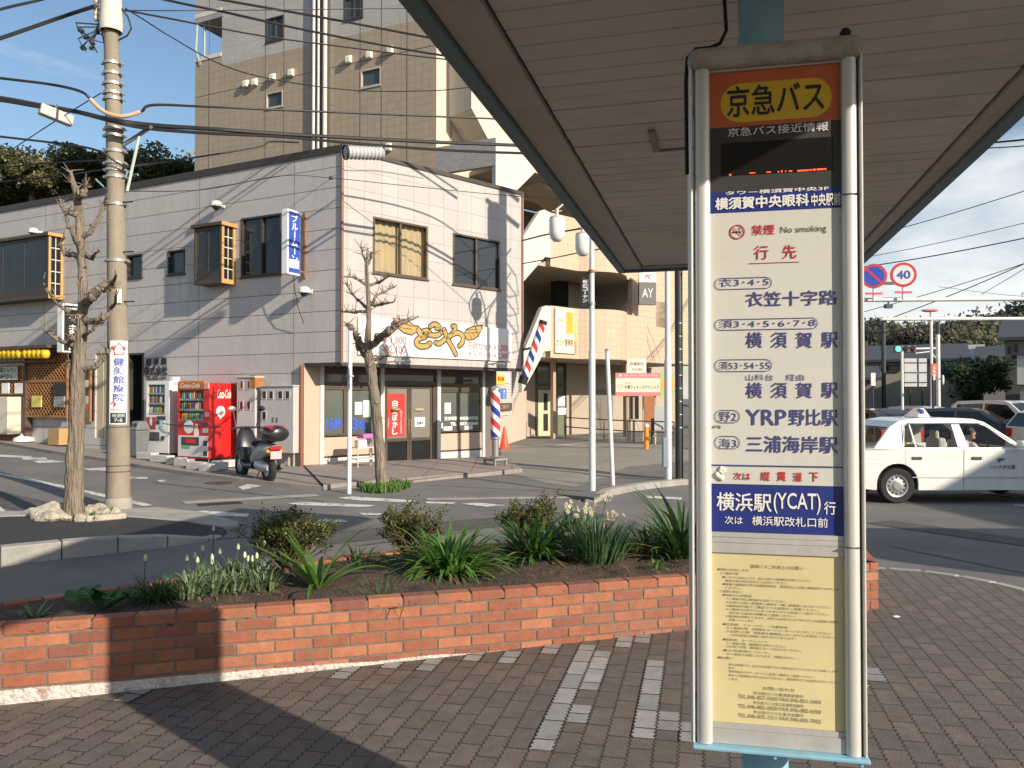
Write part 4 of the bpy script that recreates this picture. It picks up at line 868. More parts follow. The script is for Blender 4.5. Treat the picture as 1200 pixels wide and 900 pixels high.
# door
da, db = q(450, 480), q(512, 480); dz1 = zq(450, 451.5); dzt = zq(450, 446)
mb = MB(); mb.fb(RW, da, db, dz1, dzt, -.1, 0); mb.fb(RW, da, da + .06, zg, dz1, -.1, 0); mb.fb(RW, db - .12, db, zg, dz1, -.1, 0); mb.fb(RW, da, db, ZF - .18, ZF - .022, -.1, -.01); df = mb.build('door_frame', BRONZE, BLD, bevel=.004)
mb = MB(); mb.fb(RW, da, db, dzt, ZF - .18, -.07, -.06); mb.build('pane', DGL, df)
um = (da + .06 + db - .12) / 2; zd0 = zq(450, 547.5); zr = zq(478, 515)
for s, (a, b) in enumerate(((da + .065, um - .004), (um + .004, db - .125))):
    mb = MB(); mb.frame(RW, a, b, zd0, dz1 - .01, .065, -.075, -.03); mb.fb(RW, a + .065, b - .065, zr - .04, zr + .04, -.07, -.035); d_ = mb.build('door', BRONZE, BLD, bevel=.004)
    mb = MB(); mb.fb(RW, a + .065, b - .065, zr + .04, dz1 - .075, -.056, -.05); mb.build('pane', glass('door glass', (.20, .185, .16), rough=.12), d_)
    mb = MB(); mb.fb(RW, a + .065, b - .065, zd0 + .065, zr - .04, -.06, -.05); mb.build('lower_panel', mat('black panel', (.012, .012, .013), rough=.25, var=.05), d_)
    mb = MB(); hx = (b - .03) if s == 0 else (a + .03); mb.tube([RW.w(hx, zr + .15, -.01), RW.w(hx, zr + .5, -.01)], .012, 8); mb.tube([RW.w(hx, zr + .18, -.03), RW.w(hx, zr + .18, -.01)], .008, 6); mb.tube([RW.w(hx, zr + .47, -.03), RW.w(hx, zr + .47, -.01)], .008, 6); mb.build('handle', mat('brass', (.5, .4, .22), rough=.3, metal=.8), d_, smooth=True)
    if s == 0:
        ps = sheet_on(RW, 451.8, 474.5, 461.2, 512, -.040, mat('red poster', (.58, .035, .03), rough=.45, var=.06), d_, 'poster')
        mb = MB(); u0, z0 = RW.hit(459.5, 510, -.038); u1, z1 = RW.hit(466, 468.5, -.038); put_column(mb, '白髪ぼかし', RW.w(u0, z0, -.038), RW.d, UP, u1 - u0, z1 - z0, .03)
        u0, z0 = RW.hit(469, 508.5, -.038); u1, z1 = RW.hit(471.3, 481, -.038); put_column(mb, '自然な仕上がりの白髪染め', RW.w(u0, z0, -.038), RW.d, UP, u1 - u0, z1 - z0, 0)
        u0, z0 = RW.hit(454, 502, -.038); u1, z1 = RW.hit(456, 490, -.038); put_column(mb, 'メンズカラー', RW.w(u0, z0, -.038), RW.d, UP, u1 - u0, z1 - z0, 0)
        mb.build('lettering', WHITE_INK, ps)
        mb = MB(); uu, zz = RW.hit(463, 480, -.03); mb.ell(RW.w(uu, zz, -.03), (.14, .14, .045), 16, 8); mb.build('oval_plate', mat('tan plate', (.42, .30, .17), rough=.5), d_, smooth=True)
    else:
        mb = MB(); uu, zz = RW.hit(491.5, 480, -.03); mb.ell(RW.w(uu, zz, -.03), (.16, .03, .045), 16, 8, Matrix.Rotation(math.atan2(RW.d.y, RW.d.x), 3, 'Z')); ov = mb.build('oval_plate', mat('tan plate', (.42, .30, .17), rough=.5), d_, smooth=True)
        sg = sheet_on(RW, 486, 498, 489, 500, -.036, PAPER, d_, 'open_sign'); mb = MB(); rtext(mb, '営業中', (488.6, 497.8), (496.2, 494.2), .04, -.034); mb.build('lettering', BLK, sg)
# apron / step in front of the shop, and the kerb strip along the left wall
def apron(outer_px, inner_pts, h, name, m):
    mb = MB(); o = [PG(*p) for p in outer_px]; a = [mb.bm.verts.new((p.x, p.y, G(p.x, p.y) + h)) for p in o]; c = [mb.bm.verts.new((p.x, p.y, G(p.x, p.y) - .2)) for p in o]
    b = [mb.bm.verts.new((p.x, p.y, G(o[i].x, o[i].y) + h + .02)) for i, p in enumerate(inner_pts)]
    for i in range(len(o) - 1): mb.bm.faces.new([a[i], a[i + 1], b[i + 1], b[i]]); mb.bm.faces.new([c[i], c[i + 1], a[i + 1], a[i]])
    return struct(mb.build(name, m))
APT = brick('apron tiles', (.25, .215, .19), (.28, .24, .21), (.12, .10, .09), .9, .9, .012, offset=0, var=.12, dirt=.4, dscale=1.6, dcol=(.16, .14, .12), bump=.3)
apron([(379, 575), (430, 570), (480, 566), (530, 561), (575, 557.5), (612, 554)], [RW.w(u, 0, -.01) for u in (.0, 1.2, 2.5, 3.8, 5.0, UR + .3)], .10, 'shop_step', APT)
wl_ = lambda x: W1.w(W1.hit(x, 480)[0], 0, -.05)
apron([(-80, 508), (0, 521), (60, 531.5), (126, 541.5), (160, 548), (230, 558.5), (280, 565), (340, 571.5), (378, 575)], [wl_(x) for x in (-80, 0, 50, 100, 140, 205, 255, 310)] + [RW.w(.05, 0, -.01)], .07, 'side_walk', WALKC)
# fascia sign
FS = thing('fascia_sign', 'long white barber shop sign with gold winged lettering above the door', 'shop sign', tuple(W2.w(2.3, ZF + .1, .05)))
fr_ = wr(W2, 418.5, 598, 371.2, 415.7)
mb = MB(); mb.fb(W2, *fr_, .005, .06); mb.build('board', mat('sign board white', (.80, .78, .73), rough=.4, var=.03), FS, bevel=.005)
GOLD = mat('gold paint', (.42, .29, .09), rough=.45, var=.08); FO = .064
OUTL = mat('dark brown outline', (.06, .035, .02), rough=.6, var=0); PINK = mat('faded red ink', (.62, .16, .16), rough=.6, var=0)
def c5(x, y): return (410 + x / 10.909, 365 + y / 10.909)
def c6(x, y): return (500 + x / 10, 365 + y / 10)
def blob(mb, px, o, grow=0.0):
    pts = [W2.hit(x, y, o) for x, y in px]
    if grow:
        cu = sum(p[0] for p in pts) / len(pts); n = len(pts); g = []
        area = sum(pts[i][0] * pts[(i + 1) % n][1] - pts[(i + 1) % n][0] * pts[i][1] for i in range(n)); sg = 1 if area > 0 else -1
        for i in range(n):
            t = Vector(pts[(i + 1) % n]) - Vector(pts[i - 1]); t.normalize(); g.append((pts[i][0] + sg * t.y * grow, pts[i][1] - sg * t.x * grow))
        pts = g
    mb.prism([W2.w(u, z, o) for u, z in pts], W2.n * .004)
def stroke(mb, px, wpx, o, grow=0.0, n=6):
    "brush stroke through photo points, width in px, round ends"
    pts = [Vector(W2.hit(x, y, o)) for x, y in px]; 
    sm = []
    for i in range(len(pts) - 1):
        p0, p1, p2, p3 = pts[max(i - 1, 0)], pts[i], pts[i + 1], pts[min(i + 2, len(pts) - 1)]
        for k in range(n):
            t = k / n; sm.append(0.5 * ((2 * p1) + (p2 - p0) * t + (2 * p0 - 5 * p1 + 4 * p2 - p3) * t * t + (3 * p1 - p0 - 3 * p2 + p3) * t ** 3))
    sm.append(pts[-1]); ws = wpx if isinstance(wpx, (list, tuple)) else [wpx] * len(px); rad = []
    for i in range(len(sm)): f = i / n; k = min(int(f), len(ws) - 2); rad.append((ws[k] + (ws[k + 1] - ws[k]) * (f - k)) * .0205 / 2 + grow)
    Lf, Rt = [], []
    for i, p in enumerate(sm):
        t = sm[min(i + 1, len(sm) - 1)] - sm[max(i - 1, 0)]; t.normalize(); nn = Vector((-t.y, t.x)); Lf.append(p + nn * rad[i]); Rt.append(p - nn * rad[i])
    for i in range(len(sm) - 1): mb.face([W2.w(*Lf[i], o), W2.w(*Rt[i], o), W2.w(*Rt[i + 1], o), W2.w(*Lf[i + 1], o)])
    for c, r in ((sm[0], rad[0]), (sm[-1], rad[-1])): mb.face([W2.w(c.x + r * math.cos(k * math.pi / 7), c.y + r * math.sin(k * math.pi / 7), o) for k in range(14)])
strokes = [([c5(850, 215), c5(885, 250), c5(920, 330)], [5, 5.5, 4.5]), ([c5(1020, 260), c5(960, 320), c5(880, 350), c5(850, 400), c5(900, 445), c5(980, 440), c5(1025, 410)], [4, 5, 5, 5.2, 5.2, 5, 5]),
           ([c5(930, 250), c5(985, 240), c5(1010, 280), c5(960, 320)], [3, 3.5, 4, 4]),
           ([c6(40, 175), c6(95, 150), c6(150, 185), c6(110, 200)], [4, 4.4, 4.4, 3]), ([c6(-5, 250), c6(50, 275), c6(120, 280), c6(170, 250)], [4, 4.6, 4.6, 4]),
           ([c6(105, 365), c6(150, 375), c6(210, 330), c6(300, 270), c6(370, 250), c6(425, 290), c6(420, 360), c6(380, 405)], [4, 4.8, 4.6, 4.8, 4.6, 4.8, 4.8, 4]),
           ([c6(205, 215), c6(245, 320), c6(300, 420), c6(340, 500)], [4.4, 4.8, 4.4, 4.6]), ([c6(300, 175), c6(335, 175), c6(330, 215), c6(300, 255)], [3.4, 4, 4, 4])]
for nm, m, o, g in (('outline', OUTL, FO, .034), ('lettering', GOLD, FO + .004, 0)):
    mb = MB()
    for px, w_ in strokes: stroke(mb, px, w_, o, g)
    blob(mb, [c6(440, 270), c6(470, 215), c6(540, 185), c6(665, 165), c6(620, 245), c6(600, 285), c6(550, 320), c6(480, 330)], o - .003, g)
    blob(mb, [c5(565, 80), c5(640, 115), c5(760, 140), c5(830, 200), c5(845, 260), c5(790, 295), c5(690, 265), c5(620, 205)], o - .003, g)
    mb.build(nm, m, FS, normals=True)
mb = MB()
for px in ([c6(470, 215), c6(520, 215), c6(600, 205)], [c6(460, 250), c6(520, 250), c6(620, 240)], [c6(500, 270), c6(530, 310)], [c6(540, 255), c6(570, 295)], [c5(640, 150), c5(740, 170), c5(800, 190)], [c5(640, 200), c5(700, 215), c5(790, 225)]): stroke(mb, px, .7, FO + .009, 0)
mb.build('feather_lines', OUTL, FS)
mb = MB()
for s, bl, tr in (('￥1,800', (449, 403.2), (476, 394.5)), ('￥2,100', (448.6, 415), (475.6, 405.4)), ('アイロン', (431, 401), (446, 394)), ('子供カット￥1,500', (548, 409.8), (595.2, 403.2)), ('大人カット￥2,300', (548, 419.4), (595.2, 413))): rtext(mb, s, bl, tr, .02, FO, W2)
mb.build('price_lettering', PINK, FS)
for x, y in ((458, 424), (571, 427)):
    u, z = W2.hit(x, y, .1); mb = MB(); mb.tube([W2.w(u, z, .0), W2.w(u, z, .28), W2.w(u + .05, z + .04, .30)], .014, 8); mb.tube([W2.w(u, z + .02, .28), W2.w(u + .38, z + .02, .28)], .016, 8); mb.ell(W2.w(u, z, .3), (.05, .05, .035), 10, 6); mb.ell(W2.w(u + .38, z + .01, .3), (.04, .04, .03), 10, 6)
    mb.build('lamp_arm', mat('bracket metal', (.35, .32, .28), rough=.4, metal=.5), FS, smooth=True)

# ------------------------------------------------------------------ things on the left wall
def side_sign(name, label, xo, xi, yt, yb, thick, face_m, edge_m, build_face, out0=.2):
    "board standing out from wall 1; its face looks along -u"
    o_out = None
    # face plane u = uf; photo x of the outer edge = xo at distance out1, of the inner edge = xi at out0
    uf = W1.hit(xi, (yt + yb) / 2, out0)[0]
    lo, hi = out0, 2.0
    for _ in range(40):
        mid = (lo + hi) / 2; w = W1.w(uf, 0, mid); px = 600 + FPX * w.x / w.y
        if px > xo: lo = mid
        else: hi = mid
    out1 = lo; zt = W1.hit(xo, yt, out1)[1]; zb = W1.hit(xo, yb, out1)[1]
    t = thing(name, label, 'sign', tuple(W1.w(uf, zb, out0)))
    mb = MB(); mb.fb(W1, uf, uf + thick, zb, zt, out0, out1); mb.build('cabinet', edge_m, t, bevel=.03, seg=3)
    mb = MB(); mb.fb(W1, uf - .006, uf + .002, zb + .05, zt - .05, out0 + .03, out1 - .03); mb.build('face', face_m, t)
    mb = MB(); mb.fb(W1, uf + .03, uf + .07, zb + .1, zb + .14, .0, out0); mb.fb(W1, uf + .03, uf + .07, zt - .14, zt - .1, .0, out0); mb.fb(W1, uf + .02, uf + .08, zb - .02, zt + .02, .0, .05); mb.build('bracket', mat('rusty bracket', (.22, .11, .06), rough=.8, var=.3, vscale=9), t)
    mb = MB(); build_face(mb, W1.w(uf - .0085, zb + .05, out1 - .03), -W1.n, (out1 - out0 - .06), zt - zb - .1); return t, mb
def blue_face(mb, org, r, w, h): put_column(mb, 'ブルームーン', org + r * (w * .2) + UP * (h * .16), r, UP, w * .6, h * .80, .03)
t, mb = side_sign('projecting_sign', 'blue projecting sign with white katakana lettering on the grey upper wall', 336.5, 352.5, 244, 321, .2, mat('sign blue', (.035, .085, .46), rough=.35, var=.05), mat('white sign cabinet', (.80, .80, .79), rough=.35, var=.04), blue_face)
mb.build('lettering', WHITE_INK, t)
mb = MB(); uf, zt_, zb_2 = W1.hit(352.5, 282, .2)[0], 0, W1.hit(337, 312, .6)[1]; mb.fb(W1, uf - .0095, uf - .007, zb_2 - .02, zb_2 + .17, .26, .57); mb.build('white_strip', mat('white plastic', (.72, .70, .66), rough=.4, var=.05), t)
mb = MB(); u = W1.hit(345, 330, .3)[0]; z = W1.hit(345, 321, .3)[1]; mb.tube([W1.w(u, z + .05, .35), W1.w(u - .02, z - .3, .32), W1.w(u - .06, z - .75, .25), W1.w(u - .12, z - 1.1, .12)], .008, 6); mb.build('loose_wire', GAPD, t, smooth=True)
def black_face(mb, org, r, w, h):
    put_column(mb, 'やま忠', org + r * (w * .3) + UP * (h * .12), r, UP, w * .5, h * .72, .02); put_text(mb, '炭火焼鳥', org + r * (w * .12) + UP * (h * .91), r, UP, w * .76, h * .05, .02); put_text(mb, '&', org + r * (w * .3) + UP * (h * .02), r, UP, w * .3, h * .06, .02)
t, mb = side_sign('projecting_sign', 'black projecting sign with white brush lettering above the lattice shop front', 73, 94, 355, 413, .26, mat('sign black', (.018, .018, .018), rough=.4, var=.05), mat('white sign cabinet', (.80, .80, .79), rough=.35, var=.04), black_face, .12)
mb.build('lettering', WHITE_INK, t)
def wall_lamp(x, y, label):
    u, z = W1.hit(x, y, .2); t = thing('wall_lamp', label, 'wall lamp', tuple(W1.w(u, z, 0)), 'white dome lamps on the grey wall')
    mb = MB(); mb.lathe(W1.w(u, z, .22), [(.0, .13), (.09, .125), (.125, .09), (.13, .0), (.12, -.01)], 18); mb.build('dome', mat('white plastic', (.72, .70, .66), rough=.4, var=.05), t, smooth=True)
    mb = MB(); mb.ell(W1.w(u, z - .01, .22), (.085, .085, .085), 14, 8); mb.build('lens', mat('smoked lens', (.02, .02, .02), rough=.2), t, smooth=True)
    mb = MB(); mb.tube([W1.w(u, z + .05, .0), W1.w(u, z + .05, .12)], .025, 8); mb.fb(W1, u - .05, u + .05, z - .0, z + .1, 0, .02); mb.build('bracket', mat('white metal', (.66, .64, .60), rough=.4, var=.06), t)
wall_lamp(254, 242, 'white dome lamp on the grey wall above the smaller wooden bay window'); wall_lamp(40, 273, 'white dome lamp on the grey wall above the wide dark bay window')
wall_lamp(357, 343, 'small white dome lamp under the blue projecting sign')
# lettering on the wall
mb = MB(); LT = thing('wall_lettering', 'black company name lettering on the wall above the white vending machine', 'sign', tuple(W1.w(W1.hit(182, 430)[0], 2.2, .0)))
for s, bl, tr in (('総 美 興', (195, 428.6), (171, 420.2)), ('株式会社', (196, 439.6), (169, 429.5)), ('TEL 825-1141', (194, 445), (171, 441.2))):
    (u0, z0), (u1, z1) = W1.hit(*bl, .02), W1.hit(tr[0], tr[1], .02); z0 = W1.hit(tr[0], bl[1], .02)[1]; put_text(mb, s, W1.w(u1, z0, .02), -W1.d, UP, abs(u1 - u0), z1 - z0, .05)
mb.build('lettering', BLK, LT)
# rack with small things by the shop window
p = P(427, 553, 17.6); t = thing('display_rack', 'small white wire rack with boxes and a purple tray under the shop window', 'rack', tuple(p)); a_ = math.atan2(W2.d.y, W2.d.x); mb = MB(); M = Matrix.Rotation(a_, 3, 'Z')
for x in (-.26, .26):
    for y in (-.14, .14): mb.tube([p + M @ Vector((x, y, 0)), p + M @ Vector((x, y, .72))], .011, 6)
for z in (.3, .55): mb.box(p + UP * z, (.56, .32, .02), a_)
mb.build('frame', mat('white metal', (.66, .64, .60)), t); mb = MB(); mb.box(p + M @ Vector((-.1, 0, .64)), (.2, .2, .16), a_); mb.build('box', mat('cream white board', (.74, .70, .60), rough=.5), t, bevel=.01); mb = MB(); mb.box(p + M @ Vector((.1, 0, .80)), (.44, .28, .10), a_); mb.build('purple_tray', mat('purple plastic', (.50, .13, .40), rough=.5, var=.2), t, bevel=.02)
# ------------------------------------------------------------------ apartment block behind
ac = P(511, 300, 28.2); A1 = Wall((ac.x, ac.y), ang_vp=-1374); A2 = Wall((ac.x, ac.y), d=(W2.d.x, W2.d.y))
GREYT = brick('grey stone cladding', (.37, .36, .345), (.41, .395, .375), (.27, .26, .25), 1.6, .6, .008, offset=0, rough=.7, var=.16, bump=.2, dirt=.1)
BROWNT = brick('brown wall tile', (.335, .27, .195), (.36, .29, .212), (.27, .215, .16), .30, .30, .012, offset=0, rough=.55, var=.09, bump=.25, dirt=.35, dcol=(.22, .175, .125), streak=3)
CREAMW = brick('cream wall tile', (.60, .515, .40), (.62, .53, .415), (.50, .43, .335), .30, .30, .008, offset=0, rough=.6, var=.04, bump=.1, dirt=.05)
AP = thing('apartment_building', 'tall apartment block clad in brown tile and grey stone behind the corner building', 'building', tuple(A1.w(4, 0)))
ul = A1.hit(228, 200)[0]; zt = 26.0; nb0 = A1.hit(260, 60)[0]
zbt = A1.hit(260, 77)[1]; zl0 = A1.hit(228, 73)[1]; zl1 = A1.hit(228, 27)[1]
opn = [wr(A1, 332.5, 311.7, 17, 45.5), wr(A1, 425.5, 403.5, -8, 20), ]
opn2 = [wr(A1, 331.7, 311.7, 105.3, 124.5), wr(A1, 446.7, 422.5, 77.5, 99.5)]
zst = A1.hit(400, 42)[1]
mb = MB(); mb.prism([A1.w(u, z) for u, z in ((0, -.5), (ul, -.5), (ul, zl0), (nb0, zl0), (nb0, zbt), (0, zbt))], -A1.n * .2, [rect(A1, *r) for r in opn2]); mb.build('tiled_wall', BROWNT, AP)
mb = MB(); mb.prism([A1.w(u, z) for u, z in ((0, zbt), (nb0, zbt), (nb0, zl1), (ul, zl1), (ul, zt), (0, zt))], -A1.n * .2, [rect(A1, *r) for r in opn]); mb.build('stone_wall', GREYT, AP)
CRF = mat('cream fascia', (.62, .57, .48), rough=.6, var=.05)
mb = MB(); mb.fb(A1, nb0 - .1, ul, zl1 - .05, zl1 + .15, -3.5, .02); mb.build('balcony_slab', mat('grey slab concrete', (.30, .29, .28), rough=.8), AP)  # plain grey concrete slab over the corner balcony
mb = MB(); mb.fb(A1, nb0 + .02, ul + .02, zl1 + .16, zl1 + .34, -.3, .03); mb.fb(A1, nb0 + .02, ul + .02, zl0 - .02, zl0 + .15, -.3, .03); mb.fb(A1, ul - .14, ul, zl0 - .02, zl0 + .14, -2.5, -.3); mb.build('balcony_rim', CRF, AP)
mb = MB(); mb.tube([A1.w(ul - .3, zl0, -.2), A1.w(ul - .3, zl1 - .05, -.2)], .06, 8); mb.tube([A1.w(ul - .1, zl1 - .1, .0), A1.w(ul - .05, zl1 - 1.2, .02), A1.w(ul - .3, zl1 - 1.9, .0), A1.w(ul - .3, zl0, .0)], .05, 8); mb.build('balcony_post', mat('grey post', (.35, .36, .37), rough=.5), AP, smooth=True)
mb = MB(); mb.fb(A1, nb0 - .2, nb0 - .002, zl0, zl1, -3.5, -.19); mb.build('return_wall', GREYT, AP)
mb = MB(); mb.fb(A1, nb0 - .1, ul + .05, -.5, zl0, -9, -.2); mb.fb(A1, nb0 - .1, ul, zl1 + .16, zt, -8, -.21); mb.build('rear_mass', BROWNT, AP)
for r in opn + opn2: window(A1, r, panes=2 if r in opn else 1, fw=.06, parent=AP, g=glass('flat glass', (.05, .065, .075)), fr=mat('cream frame', (.45, .40, .33), rough=.5) if r in opn2 else BROWN)
for x, y in ((290, 99), (300.5, 97), (321.5, 91.5), (343, 86), (410.5, 70.5), (434.5, 65), (459, 59.5), (457, 173)):
    u, z = A1.hit(x, y); mb = MB(); c = A1.w(u, z, 0)
    mb.prism([A1.w(u - .11 + .0, z - .15, k) for k in (.02, .2)] + [A1.w(u - .11, z + .05, .2), A1.w(u - .11, z + .14, .12), A1.w(u - .11, z + .16, .02)], A1.d * .22); mb.build('vent_hood', mat('vent cream', (.72, .66, .54), rough=.5, var=.05), AP, bevel=.02)
for x, r in ((370, .075), (375.5, .06), (383, .085)):
    u = A1.hit(x, 100)[0]; mb = MB(); mb.tube([A1.w(u, 3, .12), A1.w(u, zt, .12)], r, 10); mb.build('drain_pipe', mat('pipe cream', (.62, .56, .50), rough=.5, var=.06), AP, smooth=True)
u0, u1 = A1.hit(387, 100)[0], A1.hit(365, 100)[0]
mb = MB(); mb.fb(A1, u0, u1, 3, zt, .004, .01); mb.build('pipe_shade_strip', mat('pipe shade grey', (.17, .15, .14), rough=.8), AP)  # flat dark strip painting the groove shade behind the pipes
mb = MB()
for x in (245, 311, 332.7, 422, 447, 477): u = A1.hit(x, 100)[0]; mb.fb(A1, u - .012, u + .012, 2, zt, .001, .006)
for y in (60.,): z = A1.hit(477, y)[1]; mb.fb(A1, .0, ul, z - .012, z + .012, .001, .0055)
mb.build('wall_joint', mat('joint brown', (.11, .085, .065), rough=.8), AP)
mb = MB(); mb.fb(A2, .003, 9, 9.6, zt, -.2, 0); mb.build('cream_wall', CREAMW, AP)
mb = MB(); u = A2.hit(528, 130)[0]; mb.fb(A2, u - .03, u + .03, 4, zt, .0, .04); mb.build('wall_joint', mat('joint tan', (.34, .26, .17), rough=.8), AP)
zc = A2.hit(540, 100)[1]; u = A2.hit(519, 80)[0]; zb_s = A2.hit(519, 78)[1]
mb = MB(); mb.prism([A2.w(u + .25, zt, .0), A2.w(u + .25, zb_s - 1.8, 0), A2.w(u + 1.2, zb_s - 2.9, 0), A2.w(9, zb_s - 5.5, 0), A2.w(9, zt, 0)], A2.n * 1.3); mb.build('upper_balcony', CREAMW, AP)

# ------------------------------------------------------------------ clinic building
K = P(581, 300, 27.1); CW = Wall((K.x, K.y), d=(W2.d.x, W2.d.y)); KW = Wall((K.x, K.y), d=(W1.d.x, W1.d.y))
SALM = brick('salmon tile', (.50, .385, .275), (.535, .41, .295), (.40, .31, .225), .24, .24, .010, offset=0, rough=.6, var=.05, bump=.2, dirt=.12, dcol=(.42, .30, .20), dscale=.6)
STIP = mat('stippled cream render', (.58, .545, .485), rough=.9, var=.10, vscale=6, bump=.8, bscale=45)
GTILE = brick('grey mosaic', (.30, .29, .285), (.35, .34, .33), (.22, .21, .20), .25, .09, .008, rough=.6, var=.1, bump=.2, dirt=.1)
SOFB = mat('beige soffit', (.42, .36, .28), rough=.8, var=.06); BWALL = mat('beige wall', (.40, .335, .26), rough=.8, var=.06); PINKW = mat('pale salmon wall', (.58, .45, .36), rough=.8, var=.05, dirt=.2, dcol=(.5, .36, .27), dscale=1)
CL = thing('clinic_building', 'salmon tiled clinic building with bowed balconies beyond the parking lot', 'building', tuple(CW.w(6, 0)))
cu = lambda x, y=400: CW.hit(x, y)[0]; cz = lambda x, y: CW.hit(x, y)[1]
zA1, zA0, zB1, zB0 = cz(645, 249), cz(645, 312), cz(645, 358), cz(645, 419); zK = KW.hit(581, 161)[1]
UE = cu(830)
mb = MB(); mb.fb(KW, .004, 3.2, zA1 + 1.2, zK, -.2, 0); mb.build('grey_side', GTILE, CL)
def plate(name, m, pts, off, th):
    mb = MB(); mb.prism([CW.w(*CW.hit(x, y, off), off) for x, y in pts], -CW.n * th); return mb.build(name, m, CL, bevel=.012)
plate('stair_parapet', STIP, [(581, 161), (645, 174), (645, 182), (625, 204), (600, 229), (581, 224)], .0, .2)
plate('stair_parapet', STIP, [(606, 288), (633, 247), (638, 245.5), (645.5, 249), (645.5, 302), (639, 301), (604, 341)], .10, .2)
plate('stair_parapet', STIP, [(612, 417), (635, 361), (640, 358), (645.5, 359), (645.5, 411), (638, 412), (625, 437), (612, 460)], .10, .2)
def band(name, z0, z1, x_end=None):
    ue = cu(x_end) if x_end else UE
    pts = [(cu(645), 0.0)]; ua, ub_ = cu(678), cu(735)
    for k in range(15):
        t = k / 14; pts.append((ua + (ub_ - ua) * t, 0.75 * math.sin(math.pi * t)))
    pts.append((ue, 0.0))
    mb = MB(); outer = [CW.w(u, z0, o) for u, o in pts]; inner = [CW.w(u, z0, o - .22) for u, o in reversed(pts)]
    mb.prism(outer + inner, UP * (z1 - z0)); return mb.build(name, SALM, CL, smooth=True, angle=30)
band('balcony_parapet', zB0, zB1); band('balcony_parapet', zA0, zA1); band('balcony_parapet', zA0 + 3.4, zA1 + 3.4)
for z in (zB0, zA0, zA0 + 3.4):
    pts = [(cu(600), -4.5), (cu(600), -.24), (cu(678), -.24)] + [(cu(678) + (cu(735) - cu(678)) * k / 14, .75 * math.sin(math.pi * k / 14) - .215) for k in range(15)] + [(UE, -.24), (UE, -4.5)]
    mb = MB(); mb.prism([CW.w(u, z + .02, o) for u, o in pts], UP * .18); mb.build('floor_slab', SOFB, CL)
# recessed walls
mb = MB(); mb.fb(CW, cu(598), UE, -.4, zA0 + 3.4, -4.8, -4.6); mb.build('rear_wall', BWALL, CL)
BW = CW.shifted(off=-4.55)
for z0, z1 in ((zB0 + .25, zA0 - .1), (zA0 + .25, zA0 + 3.2)):
    a, b = cu(622), cu(700)
    for k in range(4):
        x0 = a + (b - a) * k / 4 + .05; window(BW, (x0, x0 + (b - a) / 4 - .15, z0 + .9, z1 - .35), panes=2, fw=.06, rec=-.02, parent=CL)
mb = MB(); mb.fb(CW, cu(716), cu(742), zB0 + .2, zA0, -2.6, -2.4); mb.build('inner_wall', BWALL, CL)
mb = MB(); mb.fb(CW, cu(704), cu(716.2), zB0 + .2, zA0, -2.7, -2.3); mb.build('inner_window', DGL, CL)
op = wr(CW, 768.5, 782, 353, 383)
mb = MB(); mb.prism([CW.w(u, z) for u, z in ((cu(741), zB1 - .01), (UE, zB1 - .01), (UE, zA0 + .01), (cu(741), zA0 + .01))], -CW.n * .22, [rect(CW, *op)]); mb.build('pier_wall', SALM, CL)
mb = MB(); mb.fb(CW, op[0], op[1], op[2], op[2] + .55, -.5, -.4); mb.build('red_brown_panel', mat('maroon', (.18, .05, .04), rough=.6), CL); mb = MB(); mb.fb(CW, op[0], op[1], op[2] + .55, op[3], -.6, -.5); mb.build('dark_glass', glass('blue dark glass', (.02, .03, .07)), CL)
# ground floor
GW = CW.shifted(off=-3.2); gu = lambda x: GW.hit(x, 480)[0]; gz = lambda x, y: GW.hit(x, y)[1]
GREENP = mat('pale green frame', (.48, .50, .33), rough=.5, var=.06)
mb = MB(); mb.fb(GW, gu(612), gu(627), -.3, zB0, -.15, 0); mb.fb(GW, gu(664), gu(800), -.3, zB0, -.15, 0); mb.build('ground_wall', BWALL, CL)
mb = MB(); mb.frame(GW, gu(627), gu(664), -.2, zB0, .1, -.1, 0); mb.fb(GW, gu(627), gu(664), gz(640, 452), gz(640, 449), -.09, -.01)
for x in (629.5, 646, 653): mb.fb(GW, gu(x) - .05, gu(x) + .05, -.1, zB0, -.09, -.008)
e_ = mb.build('entrance_frame', BRONZE, CL)
mb = MB(); mb.fb(GW, gu(627), gu(664), -.1, zB0, -.06, -.05); mb.build('pane', glass('green glass', (.16, .19, .13), rough=.08), e_)
mb = MB(); mb.fb(GW, gu(630.5), gu(645.5), gz(640, 511), gz(640, 457), -.04, .01); dd = mb.build('entrance_door', GREENP, CL, bevel=.01)
mb = MB(); mb.fb(GW, gu(637), gu(641.5), gz(640, 481), gz(640, 461), .011, .015); mb.fb(GW, gu(636.5), gu(642), gz(640, 505), gz(640, 485), .011, .013); mb.build('door_glass', DARKIN, dd)
sheet_on(GW, 654, 662, 464, 476, .0, PAPER, e_); sheet_on(GW, 654, 664, 478, 486, .0, PAPER, e_)
mb = MB(); mb.fb(GW, gu(690), gu(718), -.2, gz(700, 456), -.02, .02); mb.build('steel_door', mat('grey steel', (.22, .20, .17), rough=.5, metal=.3, var=.08), CL)
mb = MB(); mb.fb(GW, gu(739), gu(748), .6, gz(740, 462), -.02, .03); mb.build('notice_case', DGL, CL); mb = MB(); mb.fb(GW, gu(755), gu(766), -.2, gz(740, 460), -.02, .03); mb.build('brown_door', mat('brown door', (.30, .12, .05), rough=.5, var=.1), CL)
for x in (675, 740): mb = MB(); c = CW.w(cu(x), -.3, -1.2 if x < 700 else -.3); mb.box((c.x, c.y, (zB0 - .3) / 2), (.16, .16, zB0 + .3), math.atan2(CW.d.y, CW.d.x)); mb.build('pillar', mat('tan pillar', (.40, .30, .21), rough=.6), CL)
